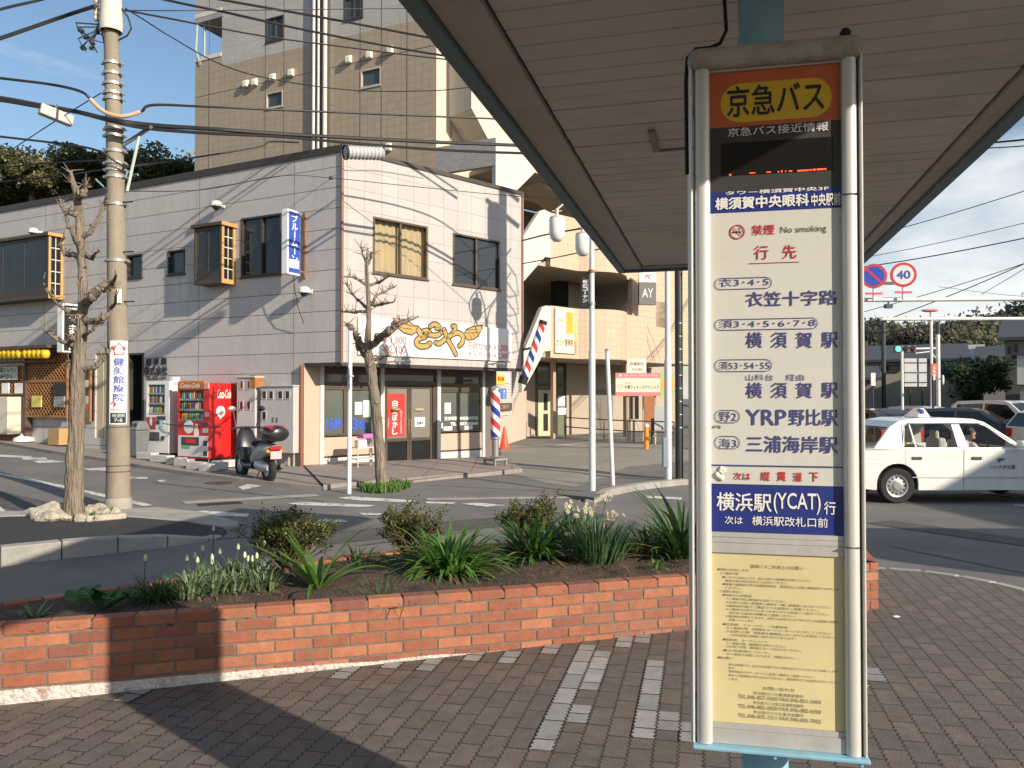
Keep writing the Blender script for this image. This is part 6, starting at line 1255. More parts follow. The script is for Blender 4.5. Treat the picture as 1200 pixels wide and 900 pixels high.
# ------------------------------------------------------------------ lattice shop front, far left
LATM = mat('lattice wood', (.40, .185, .065), rough=.65, var=.25, vscale=6); LATF = mat('lattice frame wood', (.30, .14, .06), rough=.6, var=.2)
def lattice(x0, x1, yt, yb, off, label, split=None, pitch=.14):
    u1, zt = W1.hit(x0, yt, off); u0 = W1.hit(x1, yt, off)[0]; zb = W1.hit(x0, yb, off)[1]
    t = thing('lattice_panel', label, 'lattice panel', tuple(W1.w((u0 + u1) / 2, zb, off)))
    mb = MB(); mb.frame(W1, u0, u1, zb, zt, .07, off - .03, off + .03)
    if split: z = W1.hit(x0, split, off)[1]; mb.fb(W1, u0 + .07, u1 - .07, z - .04, z + .04, off - .028, off + .028)
    mb.build('frame', LATF, t, bevel=.006)
    mb = MB(); mb.fb(W1, u0 + .01, u1 - .01, zb + .01, zt - .01, off - .09, off - .08); mb.build('dark_backing', mat('lattice backing', (.03, .02, .015), rough=.9), t)
    mb = MB(); w, h = u1 - u0 - .14, zt - zb - .14
    for sgn in (1, -1):
        k = -h
        while k < w:
            a0, a1 = max(0, k), min(w, k + h)
            if a1 - a0 > .03:
                o = off + .006 * sgn; b0, b1 = a0 - k, a1 - k
                if sgn < 0: A, B = (a0, h - b0), (a1, h - b1)
                else: A, B = (a0, b0), (a1, b1)
                hw = .017; d = Vector((B[0] - A[0], B[1] - A[1])).normalized(); n = Vector((-d.y, d.x)) * hw
                q = [(A[0] + n.x, A[1] + n.y), (A[0] - n.x, A[1] - n.y), (B[0] - n.x, B[1] - n.y), (B[0] + n.x, B[1] + n.y)]
                mb.prism([W1.w(u0 + .07 + x, zb + .07 + z, o) for x, z in q], W1.n * .008)
            k += pitch * 1.0
    mb.build('slats', LATM, t); return t, u0, u1, zb, zt
lattice(30, 80, 410, 489, .16, 'wide brown lattice panel beside the yellow lanterns', 447)
lattice(-70, 28.5, 420, 463, .16, 'brown lattice panel behind the handwritten menu sheets')
t, u0, u1, zb, zt = lattice(96, 107, 431, 494, .14, 'narrow brown lattice strip hung with food photographs')
for k in range(6):
    z = zt - .12 - k * (zt - zb - .2) / 6; mb = MB(); mb.fb(W1, u0 + .06, u1 - .05, z - .22, z, .178, .186); o = mb.build('food_photo', mat('photo ' + str(k), ((.05, .05, .05), (.60, .55, .50), (.10, .06, .05), (.55, .52, .48), (.45, .10, .08), (.12, .16, .10))[k], rough=.4, var=.5, vscale=25), t)
def board(x0, x1, yt, yb, off, m, name, label, cat, group=None, texts=(), ink=BLK):
    u1, zt = W1.hit(x0, yt, off); u0 = W1.hit(x1, yt, off)[0]; zb = W1.hit(x0, yb, off)[1]; t = thing(name, label, cat, tuple(W1.w((u0 + u1) / 2, zb, off)), group)
    mb = MB(); mb.fb(W1, u0, u1, zb, zt, off - .03, off); mb.build('sheet', m, t)
    if texts:
        mb = MB()
        for s, a0, a1, b0, b1 in texts: put_text(mb, s, W1.w(u1 - (u1 - u0) * a0, zb + (zt - zb) * b0, off + .004), -W1.d, UP, (u1 - u0) * (a1 - a0), (zt - zb) * (b1 - b0), .02)
        mb.build('lettering', ink, t)
MENU = mat('menu paper', (.56, .53, .44), rough=.8, var=.1)
board(-40, 28, 420, 430, .26, MENU, 'menu_sheet', 'long handwritten paper menu sheet right under the yellow lanterns', 'menu sheet', None, [('お弁当あります', .45, .98, .2, .85)])
board(-40, 20, 431, 446, .24, MENU, 'menu_sheet', 'handwritten menu sheet with two lines on the lattice', 'menu sheet', None, [('焼鳥とんぺい', .62, .98, .55, .95), ('200円から', .62, .92, .05, .45)])
board(2, 10, 449, 461, .22, PAPER, 'notice_sheet', 'small white paper sheet on the lattice, left of its twin', 'notice'); board(17, 26, 449, 461, .22, PAPER, 'notice_sheet', 'small white paper sheet on the lattice by the dark post', 'notice')
board(37, 48, 464, 477, .22, mat('yellow paper', (.68, .60, .14), rough=.7, var=.1), 'notice_sheet', 'yellow paper sheet on the wide lattice panel', 'notice'); board(62, 76, 449.5, 464, .22, mat('dark poster', (.02, .018, .016), rough=.4, var=.3, vscale=9), 'notice_sheet', 'dark square poster on the wide lattice panel', 'notice'); board(63, 75, 464.5, 477, .22, mat('grey photo print', (.30, .29, .27), rough=.5, var=.85, vscale=18), 'notice_sheet', 'black and white printed sheet under the dark poster', 'notice')
# dark post between the panels, eaves and yellow lanterns
mb = MB(); u = W1.hit(29.2, 450, .2)[0]; mb.fb(W1, u - .06, u + .06, .2, W1.hit(29, 414, .2)[1], .02, .22); solo(mb.build('wooden_post', mat('dark brown wood', (.10, .06, .045), rough=.7, var=.2)), 'dark wooden post between the two lattice panels', 'post')
YL = mat('lantern yellow', (.80, .50, .02), rough=.5, var=.12, vscale=8)
mb = MB(); ua = W1.hit(57, 413, .5)[0]; ub2 = W1.hit(-80, 420, .5)[0]; zl_ = W1.hit(30, 414, .5)[1]; mb.fb(W1, ua - .1, ub2, zl_ + .12, zl_ + .2, .02, .62); mb.fb(W1, ua - .1, ub2, zl_ - .25, zl_ - .2, .35, .40); solo(mb.build('eaves_board', mat('dark brown wood', (.10, .06, .045))), 'dark narrow eaves board over the yellow lanterns', 'eaves')
for k in range(11):
    x = 53.5 - k * 5.4 - (2.5 if k > 4 else 0); u = W1.hit(x, 414, .5)[0]; c = W1.w(u, W1.hit(x, 414.3, .5)[1] - .0, .5); t = thing('lantern', 'yellow paper lantern in the row under the eaves of the lattice shop', 'lantern', tuple(c - UP * .13), 'yellow lanterns under the eaves')
    mb = MB(); mb.lathe(c - UP * .13, [(0, 0), (.06, 0)] + [(.075 + .045 * math.sin(math.pi * j / 12) + (.006 if j % 2 else 0), .01 + .24 * j / 12) for j in range(13)] + [(.06, .26), (0, .26)], 14); mb.build('shade', YL, t, smooth=True)
    mb = MB(); mb.lathe(c + UP * .128, [(0, .0), (.05, .0), (.05, .02), (0, .02)], 10); mb.build('rim', DKG, t)
# white appliance and boxes
p = W1.w(W1.hit(5, 500, .35)[0], 0, .35); u1 = W1.hit(-40, 465, .55)[0]; u0 = W1.hit(9, 465, .55)[0]; z1_ = W1.hit(9, 465, .5)[1]; z0_ = W1.hit(9, 509, .5)[1]
t = thing('ice_box', 'cream white cabinet standing under the lattice panel', 'cabinet', tuple(W1.w((u0 + u1) / 2, z0_, .3))); CRM = mat('cream enamel', (.66, .60, .47), rough=.4, var=.06)
mb = MB(); mb.fb(W1, u0, u1, z0_, z1_, .02, .55); mb.build('body', CRM, t, bevel=.02); mb = MB(); mb.fb(W1, u0 + .5, u1 - .02, z0_ + .12, z1_ - .1, .551, .575); d_ = mb.build('door', mat('pale enamel', (.60, .60, .55), rough=.4, var=.06), t, bevel=.015); mb = MB(); mb.tube([W1.w(u0 + .56, z0_ + .3, .60), W1.w(u0 + .56, z0_ + .8, .60)], .015, 8); mb.build('handle', WPL, d_)
p = PG(66, 521.5, .07); t = thing('cardboard_box', 'brown cardboard box on the pavement below the lattice panel', 'box', tuple(p)); mb = MB(); mb.box((p.x, p.y + .15, p.z + .22), (.46, .34, .44), math.atan2(-W1.d.y, -W1.d.x)); mb.build('carton', mat('cardboard', (.42, .27, .12), rough=.85, var=.1), t, bevel=.006); mb = MB(); mb.box((p.x, p.y + .15, p.z + .442), (.462, .05, .004), math.atan2(-W1.d.y, -W1.d.x)); mb.build('tape', mat('tape', (.50, .38, .2), rough=.4), t)
p = PG(28, 517, .07); t = thing('flag_stand', 'white plastic weighted flag stand with a short pole on the pavement', 'flag stand', tuple(p)); mb = MB(); mb.lathe(p, [(0, 0), (.28, 0), (.26, .09), (.10, .16), (.06, .22), (0, .22)], 16); mb.build('base', mat('white plastic', (.72, .70, .66)), t, smooth=True); mb = MB(); mb.tube([p + UP * .2, p + UP * .75], .03, 8); mb.build('pole', mat('white metal', (.66, .64, .60)), t)
p = PG(10, 515.5, .07); mb = MB(); mb.box((p.x, p.y, p.z + .05), (.5, .2, .1), .1); solo(mb.build('brick_pile', mat('old brick', (.30, .12, .07), rough=.9, var=.3)), 'small heap of reddish bricks at the foot of the wall', 'bricks')
# ------------------------------------------------------------------ poles, lamps, posts
PCON = mat('pole concrete', (.265, .225, .17), rough=.9, var=.2, vscale=4, bump=.35, bscale=60, dirt=.5, dcol=(.20, .17, .13), dscale=3, stretch=(1, 1, .35))
BAND = mat('steel band', (.40, .385, .35), rough=.45, metal=.4, var=.15); CABLE = mat('cable black', (.012, .012, .013), rough=.6, var=0); INSUL = mat('cream porcelain', (.66, .60, .50), rough=.35, var=.06)
b = PG(138.5, 593.5, .08); YP = b.y
px_ = lambda x, y: P(x, y, YP)
axis_pts = [b - UP * .2, px_(138.5, 560), px_(138.2, 400), px_(135.3, 200), px_(131.3, 75), px_(128.5, -20), px_(126, -120)]
UPO = thing('utility_pole', 'tall leaning concrete utility pole with a white signboard, bands and cables', 'utility pole', tuple(b))
mb = MB(); mb.tube(axis_pts, [.163, .157, .138, .115, .101, .094, .088], 28); mb.build('shaft', PCON, UPO, smooth=True)
mb = MB(); mb.lathe(b, [(.18, -.05), (.185, .05), (.172, .11), (.156, .13)], 24); mb.build('collar', CONC, UPO, smooth=True)
def axp(y):
    for p, q in zip(axis_pts[1:], axis_pts[2:]):
        zt_ = px_(131, y).z
        if p.z <= zt_ <= q.z: return p + (q - p) * ((zt_ - p.z) / (q.z - p.z))
    return axis_pts[-1]
rad_at = lambda z: .157 - (z - .5) * .0088
for y in (75, 87, 99, 110, 117, 152, 160, 178, 192, 200, 208, 240, 306):
    p = axp(y); r = rad_at(p.z) + .006; mb = MB(); mb.lathe(p, [(r, -.022), (r + .008, -.02), (r + .008, .02), (r, .022)], 20); s = 1 if y % 2 else -1; mb.box(p + Vector((r + .02, -.02, 0)), (.045, .04, .035)); mb.box(p + Vector((-r - .015, -.02, 0)), (.035, .04, .035)); mb.tube([p + Vector((r + .03, -.06, 0)), p + Vector((r + .03, .05, 0))], .012, 6); mb.build('band', BAND, UPO, smooth=False)
for y in (500, 545, 552): p = axp(y); r = rad_at(p.z) + .004; mb = MB(); mb.lathe(p, [(r, -.008), (r + .003, 0), (r, .008)], 20); mb.build('joint_ring', mat('dark stain', (.12, .10, .08), rough=.9), UPO, smooth=True)
# drum at the top and the open wire cluster
mb = MB(); c = px_(131, 38); mb.lathe(Vector((c.x, c.y - .02, 0)), [(.13, c.z + .03), (.15, c.z), (.155, c.z + .1), (.135, c.z + .5), (.13, c.z + 1.1)], 20); mb.build('drum', INSUL, UPO, smooth=True)
rng = random.Random(5)
for k in range(7):
    mb = MB(); x, y = rng.uniform(94, 118), rng.uniform(18, 50); q = [px_(119, rng.uniform(12, 40)), px_(x + rng.uniform(-4, 6), y + rng.uniform(-8, 6)) + Vector((0, rng.uniform(-.2, .2), 0)), px_(x - 3, y + rng.uniform(4, 12)), px_(x + rng.uniform(0, 10), y + rng.uniform(10, 20))]
    mb.tube(q, .011, 6); p = q[2]; d = (q[3] - q[2]); mb.tube([p, p + d * .4], .035, 8); mb.build('dropper', mat('dark dropper', (.04, .045, .055), rough=.5), UPO, smooth=True)
for k in range(5): mb = MB(); y = rng.uniform(2, 30); mb.tube([px_(120, y), px_(113, y - 2)], .012, 6); c = px_(113, y - 2); mb.lathe(c, [(0, -.04), (.03, -.03), (.045, 0), (.03, .03), (.04, .05), (0, .06)], 10); mb.build('insulator', INSUL, UPO, smooth=True)
mb = MB(); mb.tube([px_(141, 8), px_(150, 20), px_(154, 33), px_(149, 42), px_(139, 47)], .012, 8); mb.build('loop_cable', CABLE, UPO, smooth=True)
mb = MB(); mb.tube([px_(144, 170), px_(160, 160), px_(178, 148)], .03, 8); mb.build('bracket_arm', mat('grey arm', (.22, .24, .24), rough=.5, metal=.3), UPO, smooth=True)
mb = MB(); mb.tube([px_(137, 228), px_(146, 210), px_(150, 200)], .012, 6); mb.tube([px_(112, 210), px_(125, 222), px_(137, 230)], .012, 6); mb.build('blue_strap', mat('blue strap', (.20, .38, .48), rough=.5), UPO, smooth=True)
mb = MB(); mb.tube([px_(149, 224), px_(156, 192), px_(163, 160)], .022, 8); mb.build('guard_tube', mat('pale green tube', (.45, .52, .44), rough=.5), UPO, smooth=True)
for y in (238, 296, 354):
    p = axp(y); mb = MB(); mb.tube([p + Vector((.12, -.05, 0)), p + Vector((.28, -.08, 0))], .010, 6); mb.build('step_bolt', mat('dark iron', (.03, .03, .03)), UPO)
# signboard wrapped on the pole
zs0, zs1 = px_(139, 497).z, px_(139, 400).z; pc_ = axp(448); view = Vector((-pc_.x, -pc_.y, 0)).normalized(); view = Matrix.Rotation(.05, 3, 'Z') @ view; rt_ = Vector((-view.y, view.x, 0))
def curved(mb, r): 
    for v in mb.bm.verts:
        a = v.co.x / r; z = v.co.z; o = r + v.co.y; v.co = Vector((pc_.x, pc_.y, z)) + rt_ * (o * math.sin(a)) + view * (o * math.cos(a))
RS = .160; SWD = .25
def cpatch(x0, x1, z0, z1, o, m, name, parent):
    mb = MB(); n = 12
    for i in range(n):
        a, c = x0 + (x1 - x0) * i / n, x0 + (x1 - x0) * (i + 1) / n; mb.hexa([(a, o, z0), (c, o, z0), (c, o - .004, z0), (a, o - .004, z0), (a, o, z1), (c, o, z1), (c, o - .004, z1), (a, o - .004, z1)])
    curved(mb, RS); return mb.build(name, m, parent, weld=True)
hs = zs1 - zs0; sb_ = cpatch(-SWD / 2, SWD / 2, zs0, zs1, 0, mat('enamel white', (.78, .77, .74), rough=.35, var=.04, dirt=.15, dcol=(.5, .45, .38)), 'signboard', UPO)
mb = MB(); put_column(mb, '健美館療院', Vector((-SWD * .30, .003, zs0 + hs * .27)), Vector((1, 0, 0)), UP, SWD * .60, hs * .53, .03); curved(mb, RS); mb.build('blue_lettering', mat('sign letter blue', (.06, .11, .38), rough=.5, var=0), sb_)
mb = MB(); c = Vector((0, .003, zs1 - hs * .11)); rr5 = .10; pts = []
for k in range(10): a = R(90 + 36 * k); r_ = rr5 * (1.0 if k % 2 == 0 else .72); pts.append(c + Vector((r_ * math.cos(a), 0, r_ * math.sin(a))))
mb.face(pts); put_text(mb, '↑', Vector((-SWD * .42, .003, zs0 + hs * .20)), Vector((1, 0, 0)), UP, .08, .09, .03); put_text(mb, '46-6226', Vector((-SWD * .40, .003, zs0 + hs * .165)), Vector((1, 0, 0)), UP, SWD * .8, .03, .01)
curved(mb, RS); mb.build('red_emblem', mat('sign red', (.60, .05, .06), rough=.5, var=0), sb_)
mb = MB(); put_text(mb, '健康', Vector((-.035, .005, zs1 - hs * .125)), Vector((1, 0, 0)), UP, .07, .03, .02); curved(mb, RS); mb.build('emblem_lettering', WHITE_INK, sb_)
pl_ = cpatch(-SWD * .40, SWD * .40, zs0 + .02, zs0 + hs * .14, .006, mat('plate black', (.03, .035, .035), rough=.4), 'number_plate', UPO)
mb = MB(); put_text(mb, '横須賀', Vector((-.08, .009, zs0 + .10)), Vector((1, 0, 0)), UP, .16, .05, .01); put_text(mb, '7-6', Vector((-.05, .009, zs0 + .04)), Vector((1, 0, 0)), UP, .10, .045, .02); curved(mb, RS); mb.build('lettering', mat('pale ink', (.5, .55, .55), rough=.6, var=0), pl_)
zs2 = px_(139, 355).z; cpatch(-.03, .03, px_(139, 356).z, px_(139, 340).z, -.018, mat('enamel white', (.78, .77, .74)), 'small_plate', UPO); 
# street lamps with milky globes
LPM = mat('pale lamp paint', (.60, .62, .63), rough=.45, var=.08, dirt=.2, dcol=(.35, .30, .25)); GLB = mat('milky globe', (.72, .72, .70), rough=.25, var=.04)
def globe(t, c, r, h):
    mb = MB(); mb.lathe(c, [(0, -h * .5), (r * .5, -h * .47), (r * .85, -h * .36), (r, -h * .18), (r, h * .34), (r * .92, h * .38)], 24); mb.build('globe', GLB, t, smooth=True, angle=50)
    mb = MB(); mb.lathe(c, [(r * .96, h * .385), (r * .9, h * .43), (r * .3, h * .47), (.03, h * .52), (.03, h * .75), (0, h * .76)], 18); mb.tube([c + Vector((-.09, 0, h * .66)), c + Vector((.09, 0, h * .66))], .012, 6); mb.build('globe_cap', mat('globe cap', (.62, .58, .50), rough=.4, metal=.2), t, smooth=True)
def lamp_post(base, globes, ztop, label, rb=.062):
    t = thing('street_lamp', label, 'street lamp', tuple(base)); mb = MB(); mb.lathe(base, [(rb, -.1), (rb, 2.6), (rb * .8, 2.66), (rb * .75, ztop - base.z)], 18); mb.build('post', LPM, t, smooth=True, angle=50)
    for c, r, h in globes:
        globe(t, c, r, h); mb = MB(); tp = Vector((base.x, base.y, ztop - .05)); e = c + UP * (h * .72); mb.tube([tp, tp + (e - tp) * .25 + UP * .25, tp + (e - tp) * .7 + UP * .28, e], .022, 8); mb.build('arm', LPM, t, smooth=True)
    return t
b = PG(694, 577, .03); Yl = b.y
t = lamp_post(b, [(P(652.7, 268, Yl), .145, .50), (P(683, 286, Yl + .4), .145, .48)], P(694, 268, Yl).z, 'white street lamp post with two milky globes and a black hanging sign')
for y in (318, 356): p = P(693.5, y, Yl); mb = MB(); mb.lathe(p, [(.05, -.03), (.066, -.025), (.066, .025), (.05, .03)], 16); mb.build('clamp', RUST if y == 318 else STEEL, t, smooth=True)
c = P(685.5, 344, Yl); t2 = thing('hanging_sign', 'black vertical name sign hanging on the globe lamp post', 'sign', tuple(c))
mb = MB(); w_, h_ = .155, P(685, 327, Yl).z - P(685, 362, Yl).z; mb.box(c, (w_, .04, h_)); mb.build('board', mat('sign black', (.018, .018, .018), rough=.4, var=.05), t2, bevel=.015)
mb = MB(); put_column(mb, '街のコーヤン', c + Vector((-.05, -.0215, -h_ * .3)), Vector((1, 0, 0)), UP, .10, h_ * .76, .02); mb.build('lettering', WHITE_INK, t2)
mb = MB(); mb.tube([c + Vector((-.03, 0, h_ * .5)), c + Vector((-.05, 0, h_ * .6)), c + Vector((.02, 0, h_ * .68)), P(692, 320, Yl)], .012, 6); mb.build('hook', CABLE, t2, smooth=True)
b = PG(783, 559, .1); Yc = 16.6
bC = P(783, 559, Yc); t = lamp_post(Vector((bC.x, bC.y, G(bC.x, bC.y))), [(Vector((bC.x - .5, bC.y, 6.0)), .17, .55), (Vector((bC.x + .5, bC.y + .2, 6.0)), .17, .55)], 5.9, 'pale blue lamp post by the corner kerb, next to the dark banded pole', .075)
p = P(779.5, 530, Yc); mb = MB(); mb.box((p.x, p.y, p.z), (.11, .16, .62)); mb.build('junction_box', mat('blue grey box', (.25, .31, .36), rough=.5, var=.08), t, bevel=.01)
# dark banded pole
pD = P(796, 556, 16.9); zD = G(pD.x, pD.y); t = thing('steel_pole', 'dark steel pole with pale tick marks beside the pale blue lamp post', 'pole', (pD.x, pD.y, zD)); mb = MB(); mb.lathe((pD.x, pD.y, 0), [(.085, zD), (.085, 7.5), (0, 7.5)], 16); mb.build('shaft', mat('dark pole', (.045, .048, .05), rough=.5, metal=.3, var=.15), t, smooth=True)
for k in range(9): mb = MB(); z = zD + 1.2 + k * .28; mb.box((pD.x + .02, pD.y - .085, z), (.05, .006, .02)); mb.build('tick_mark', WHITE_INK, t)
# concrete pole further right
pE = Vector((3.98, 16.75, 0)); zE = G(pE.x, pE.y); t = thing('utility_pole', 'round concrete utility pole standing behind the bus stop sign', 'utility pole', (pE.x, pE.y, zE)); mb = MB(); mb.lathe(pE, [(.185, zE), (.165, 4), (.135, 10.5), (0, 10.5)], 20); mb.build('shaft', PCON, t, smooth=True)
for z in (2.2, 3.1, 4.4, 5.2): mb = MB(); mb.lathe(pE + UP * z, [(.175, -.02), (.19, -.02), (.19, .02), (.17, .02)], 18); mb.build('band', BAND, t)
mb = MB(); mb.lathe(pE + Vector((-.42, 0, 8.0)), [(0, 0), (.24, .02), (.26, .1), (.26, .85), (.2, .95), (0, .97)], 18); mb.build('transformer', mat('transformer grey', (.40, .41, .41), rough=.5, var=.06), t, smooth=True)
for z in (8.9, 9.6): mb = MB(); mb.box(pE + Vector((0, 0, z)), (1.7, .1, .1)); mb.build('crossarm', BAND, t)
for k in range(4): mb = MB(); z = 6.2 + k * .5; mb.tube([pE + Vector((.15, 0, z)), pE + Vector((.6, .1, z - .25)), pE + Vector((.75, .1, z - .7)), pE + Vector((.3, 0, z - .9)), pE + Vector((.12, 0, z - .8))], .018, 6); mb.build('loop_cable', CABLE, t, smooth=True)
# thin white posts
WPT = mat('white post paint', (.76, .75, .72), rough=.4, var=.06, dirt=.25, dcol=(.45, .38, .3), dscale=4)
b = PG(409, 578.5); t = thing('sign_post', 'thin white road sign post in front of the barber shop, its plate seen edge on', 'sign post', tuple(b)); Yq = b.y
mb = MB(); mb.tube([b - UP * .1, P(410.5, 388, Yq)], .038, 12); mb.build('pole', WPT, t, smooth=True); mb = MB(); mb.lathe(P(410, 444, Yq) - Vector((0, .06, 0)), [(0, -.006), (.19, -.006), (.19, .006), (0, .006)], 28, Vector((1, .30, 0))); mb.build('round_plate', mat('plate back', (.50, .50, .48), rough=.5), t); mb = MB(); mb.tube([P(410.3, 441, Yq) + Vector((-.05, -.06, 0)), P(410.3, 441, Yq) + Vector((.06, .0, 0))], .02, 8); mb.build('clamp', STEEL, t)
b = PG(718.5, 570, .02); t = thing('sign_post', 'thin leaning white post right of the globe lamp', 'post', tuple(b)); mb = MB(); mb.tube([b - UP * .1, P(711.5, 411, b.y)], .042, 12); mb.build('pole', WPT, t, smooth=True); mb = MB(); p = P(711.5, 410, b.y); mb.lathe(p, [(.045, -.03), (.045, .02), (0, .03)], 12); mb.build('cap', STEEL, t)

# ------------------------------------------------------------------ cables
def smooth_pts(pts, n=6):
    out = []
    for i in range(len(pts) - 1):
        p0, p1, p2, p3 = pts[max(i - 1, 0)], pts[i], pts[i + 1], pts[min(i + 2, len(pts) - 1)]
        for k in range(n): t = k / n; out.append(.5 * ((2 * p1) + (p2 - p0) * t + (2 * p0 - 5 * p1 + 4 * p2 - p3) * t * t + (3 * p1 - p0 - 3 * p2 + p3) * t ** 3))
    return out + [pts[-1]]
def cable(px, r, label, m=CABLE, group='overhead cables'):
    mb = MB(); mb.tube(smooth_pts([P(*q) for q in px]), r, 6); o = mb.build('overhead_cable', m, None, smooth=True); return solo(o, label, 'cable', group)
Yp = YP
cable([(-60, 64, 11), (0, 45, 11.3), (75, 19, 11.8), (112, 7, Yp - .1)], .028, 'thick cable rising from the left edge to the top of the leaning concrete pole')
cable([(-60, 30, 11), (0, 11, 11.3), (50, -1, 11.8), (120, -22, Yp)], .02, 'cable crossing the upper left corner of the photo')
cable([(-60, 84, 10.5), (0, 91.5, 11), (60, 99, 11.6), (94, 107, Yp - .25), (107, 117, Yp - .28), (122, 131, Yp - .28), (143, 136.5, Yp - .28), (165, 131, Yp - .2), (180, 123, Yp), (240, 125, 12.8), (330, 129, 13.8), (500, 136, 15.5), (640, 142, 16.6), (760, 150, 16.7)], .02, 'cable with a pale sleeve passing in front of the concrete pole')
mb = MB(); mb.tube(smooth_pts([P(106, 116.5, Yp - .3), P(122, 131, Yp - .3), P(143, 136.5, Yp - .3), P(165, 131, Yp - .24)]), .03, 8); solo(mb.build('cable_sleeve', mat('pinkish sleeve', (.55, .38, .27), rough=.6), smooth=True), 'pinkish protective sleeve on the cable in front of the concrete pole', 'sleeve')
for i, (dy, r, lb) in enumerate(((0, .034, 'thick black cable bundle running right from the concrete pole above the shop roof'), (4.0, .026, 'thinner black cable hanging just below the thick bundle'))):
    cable([(-60, 108 + dy, 10.5), (0, 115 + dy * .6, 11), (45, 123 + dy * .5, 11.4), (90, 131, 11.8), (128, 140 + dy * .3, Yp - .3), (175, 146.5 + dy, Yp), (245, 151 + dy * 1.3, 12.8), (330, 157 + dy * .8, 13.6), (420, 162 + dy * 1.6, 14.5), (520, 167 + dy * 2.2, 15.5), (620, 171 + dy * 2.2, 16.3), (780, 180 + dy, 16.7)], r, lb)
cable([(-60, 152, 10.5), (0, 160, 11), (60, 167, 11.6), (110, 175, Yp - .2), (135, 189, Yp - .2), (147, 197, Yp - .1)], .016, 'thin cable meeting the concrete pole above the tree')
cable([(145, 196, Yp - .1), (185, 191, 12.6), (225, 185, 13.2), (270, 178, 13.8), (307, 171, 14.2), (317, 166, 14.3), (350, 167, 14.4)], .016, 'thin cable climbing from the concrete pole to the joint in the bundle')
cable([(147, 12, Yp), (200, 22, 12.8), (307, 42, 14), (400, 54.5, 15), (500, 67, 15.8), (700, 90, 16.6)], .016, 'upper cable crossing the apartment block, fourth from the top')
cable([(100, -24, Yp), (200, 1, 13), (262, 14, 13.6), (362, 36, 14.6), (500, 62, 15.8), (700, 92, 16.6)], .022, 'cable sloping down across the apartment windows')
cable([(200, -14, 13), (262, 0, 13.6), (375, 20, 14.6), (492, 42, 15.6), (700, 80, 16.6)], .022, 'topmost sloping cable across the apartment block')
cable([(145, 12, Yp), (200, 12.5, 13), (330, 11.5, 14), (460, 10, 15), (600, 9, 16)], .009, 'very thin level wire near the top of the photo')
cable([(147, 10, Yp), (170, 24, 12.4), (200, 43, 12.8), (260, 76, 13.4), (325, 94, 14), (417, 106, 14.8), (500, 106.5, 15.6), (540, 103.5, 16), (620, 95, 16.5)], .010, 'thin drooping wire across the brown tiled wall')
cable([(150, 224, Yp), (240, 222, 14), (330, 206, 16), (388, 208.5, 16.6), (460, 216, 16.8), (560, 226, 16.9), (640, 232, 16.9), (790, 236, 16.7)], .008, 'thin drop wire in front of the grey panelled wall')
mb = MB(); mb.ell(P(388, 208.5, 16.6), (.05, .05, .04)); solo(mb.build('wire_ball', DKG, smooth=True), 'small dark ball joint on the drop wire at the building corner', 'wire joint')
cable([(0, 182, 11.2), (17, 173, 11.3), (60, 145, 11.7), (120, 108, Yp)], .008, 'thin stay wire slanting up left of the concrete pole')
cable([(-60, 207, 13), (0, 197, 13), (60, 191, 12.6), (132, 187, Yp)], .012, 'wire passing in front of the pine crowns'); cable([(-60, 218, 13), (0, 213, 13), (70, 206, 12.6), (130, 197, Yp)], .012, 'lower wire passing in front of the pine crowns')
cable([(612, 282, 20.5), (640, 275, 19), (668, 270, 17.6), (760, 255, 16.7)], .02, 'short dark cable between the shop and the globe lamp'); cable([(612, 309, 20.5), (650, 302, 19), (680, 296, 17.6), (770, 280, 16.7)], .014, 'lower dark cable between the shop and the globe lamp')
# splice boxes
p0, p1 = P(46, 131, 11.4), P(85, 139, 11.75); t = thing('splice_box', 'long cream splice box hanging on the cable bundle left of the concrete pole', 'splice box', tuple((p0 + p1) / 2)); d = (p1 - p0); mb = MB(); c = (p0 + p1) / 2; mb.box(c, (d.length, .13, .16), 0, Matrix.Rotation(math.atan2(d.y, d.x), 3, 'Z') @ Matrix.Rotation(.17, 3, 'Y')); mb.build('case', mat('box cream', (.56, .52, .46), rough=.6, var=.12, dirt=.4, dcol=(.3, .27, .22), dscale=6), t, bevel=.02); mb = MB(); mb.tube([c + Vector((0, 0, .06)), c + Vector((0, 0, .16))], .02, 6); mb.build('hanger', STEEL, t)
p0, p1 = P(404.5, 178.5, 14.35), P(449, 180, 14.75); t = thing('splice_box', 'ribbed grey splice case on the cable above the building corner', 'splice box', tuple((p0 + p1) / 2)); d = (p1 - p0); mb = MB(); n = 26; L_ = d.length; n = 18
prof = [(0, 0), (.09, .0), (.11, .03)] + [(.108 if k % 2 else .132, .04 + (L_ - .08) * k / n) for k in range(n + 1)] + [(.11, L_ - .03), (.09, L_), (0, L_)]
mb.lathe(p0, prof, 16, d); mb.build('case', mat('ribbed grey', (.48, .49, .48), rough=.5, var=.1), t, smooth=True, angle=60); mb = MB(); mb.lathe(p0, [(.135, -.01), (.14, .0), (.14, .02), (.13, .03)], 16, d); mb.build('end_ring', mat('dark iron', (.03, .03, .03)), t)
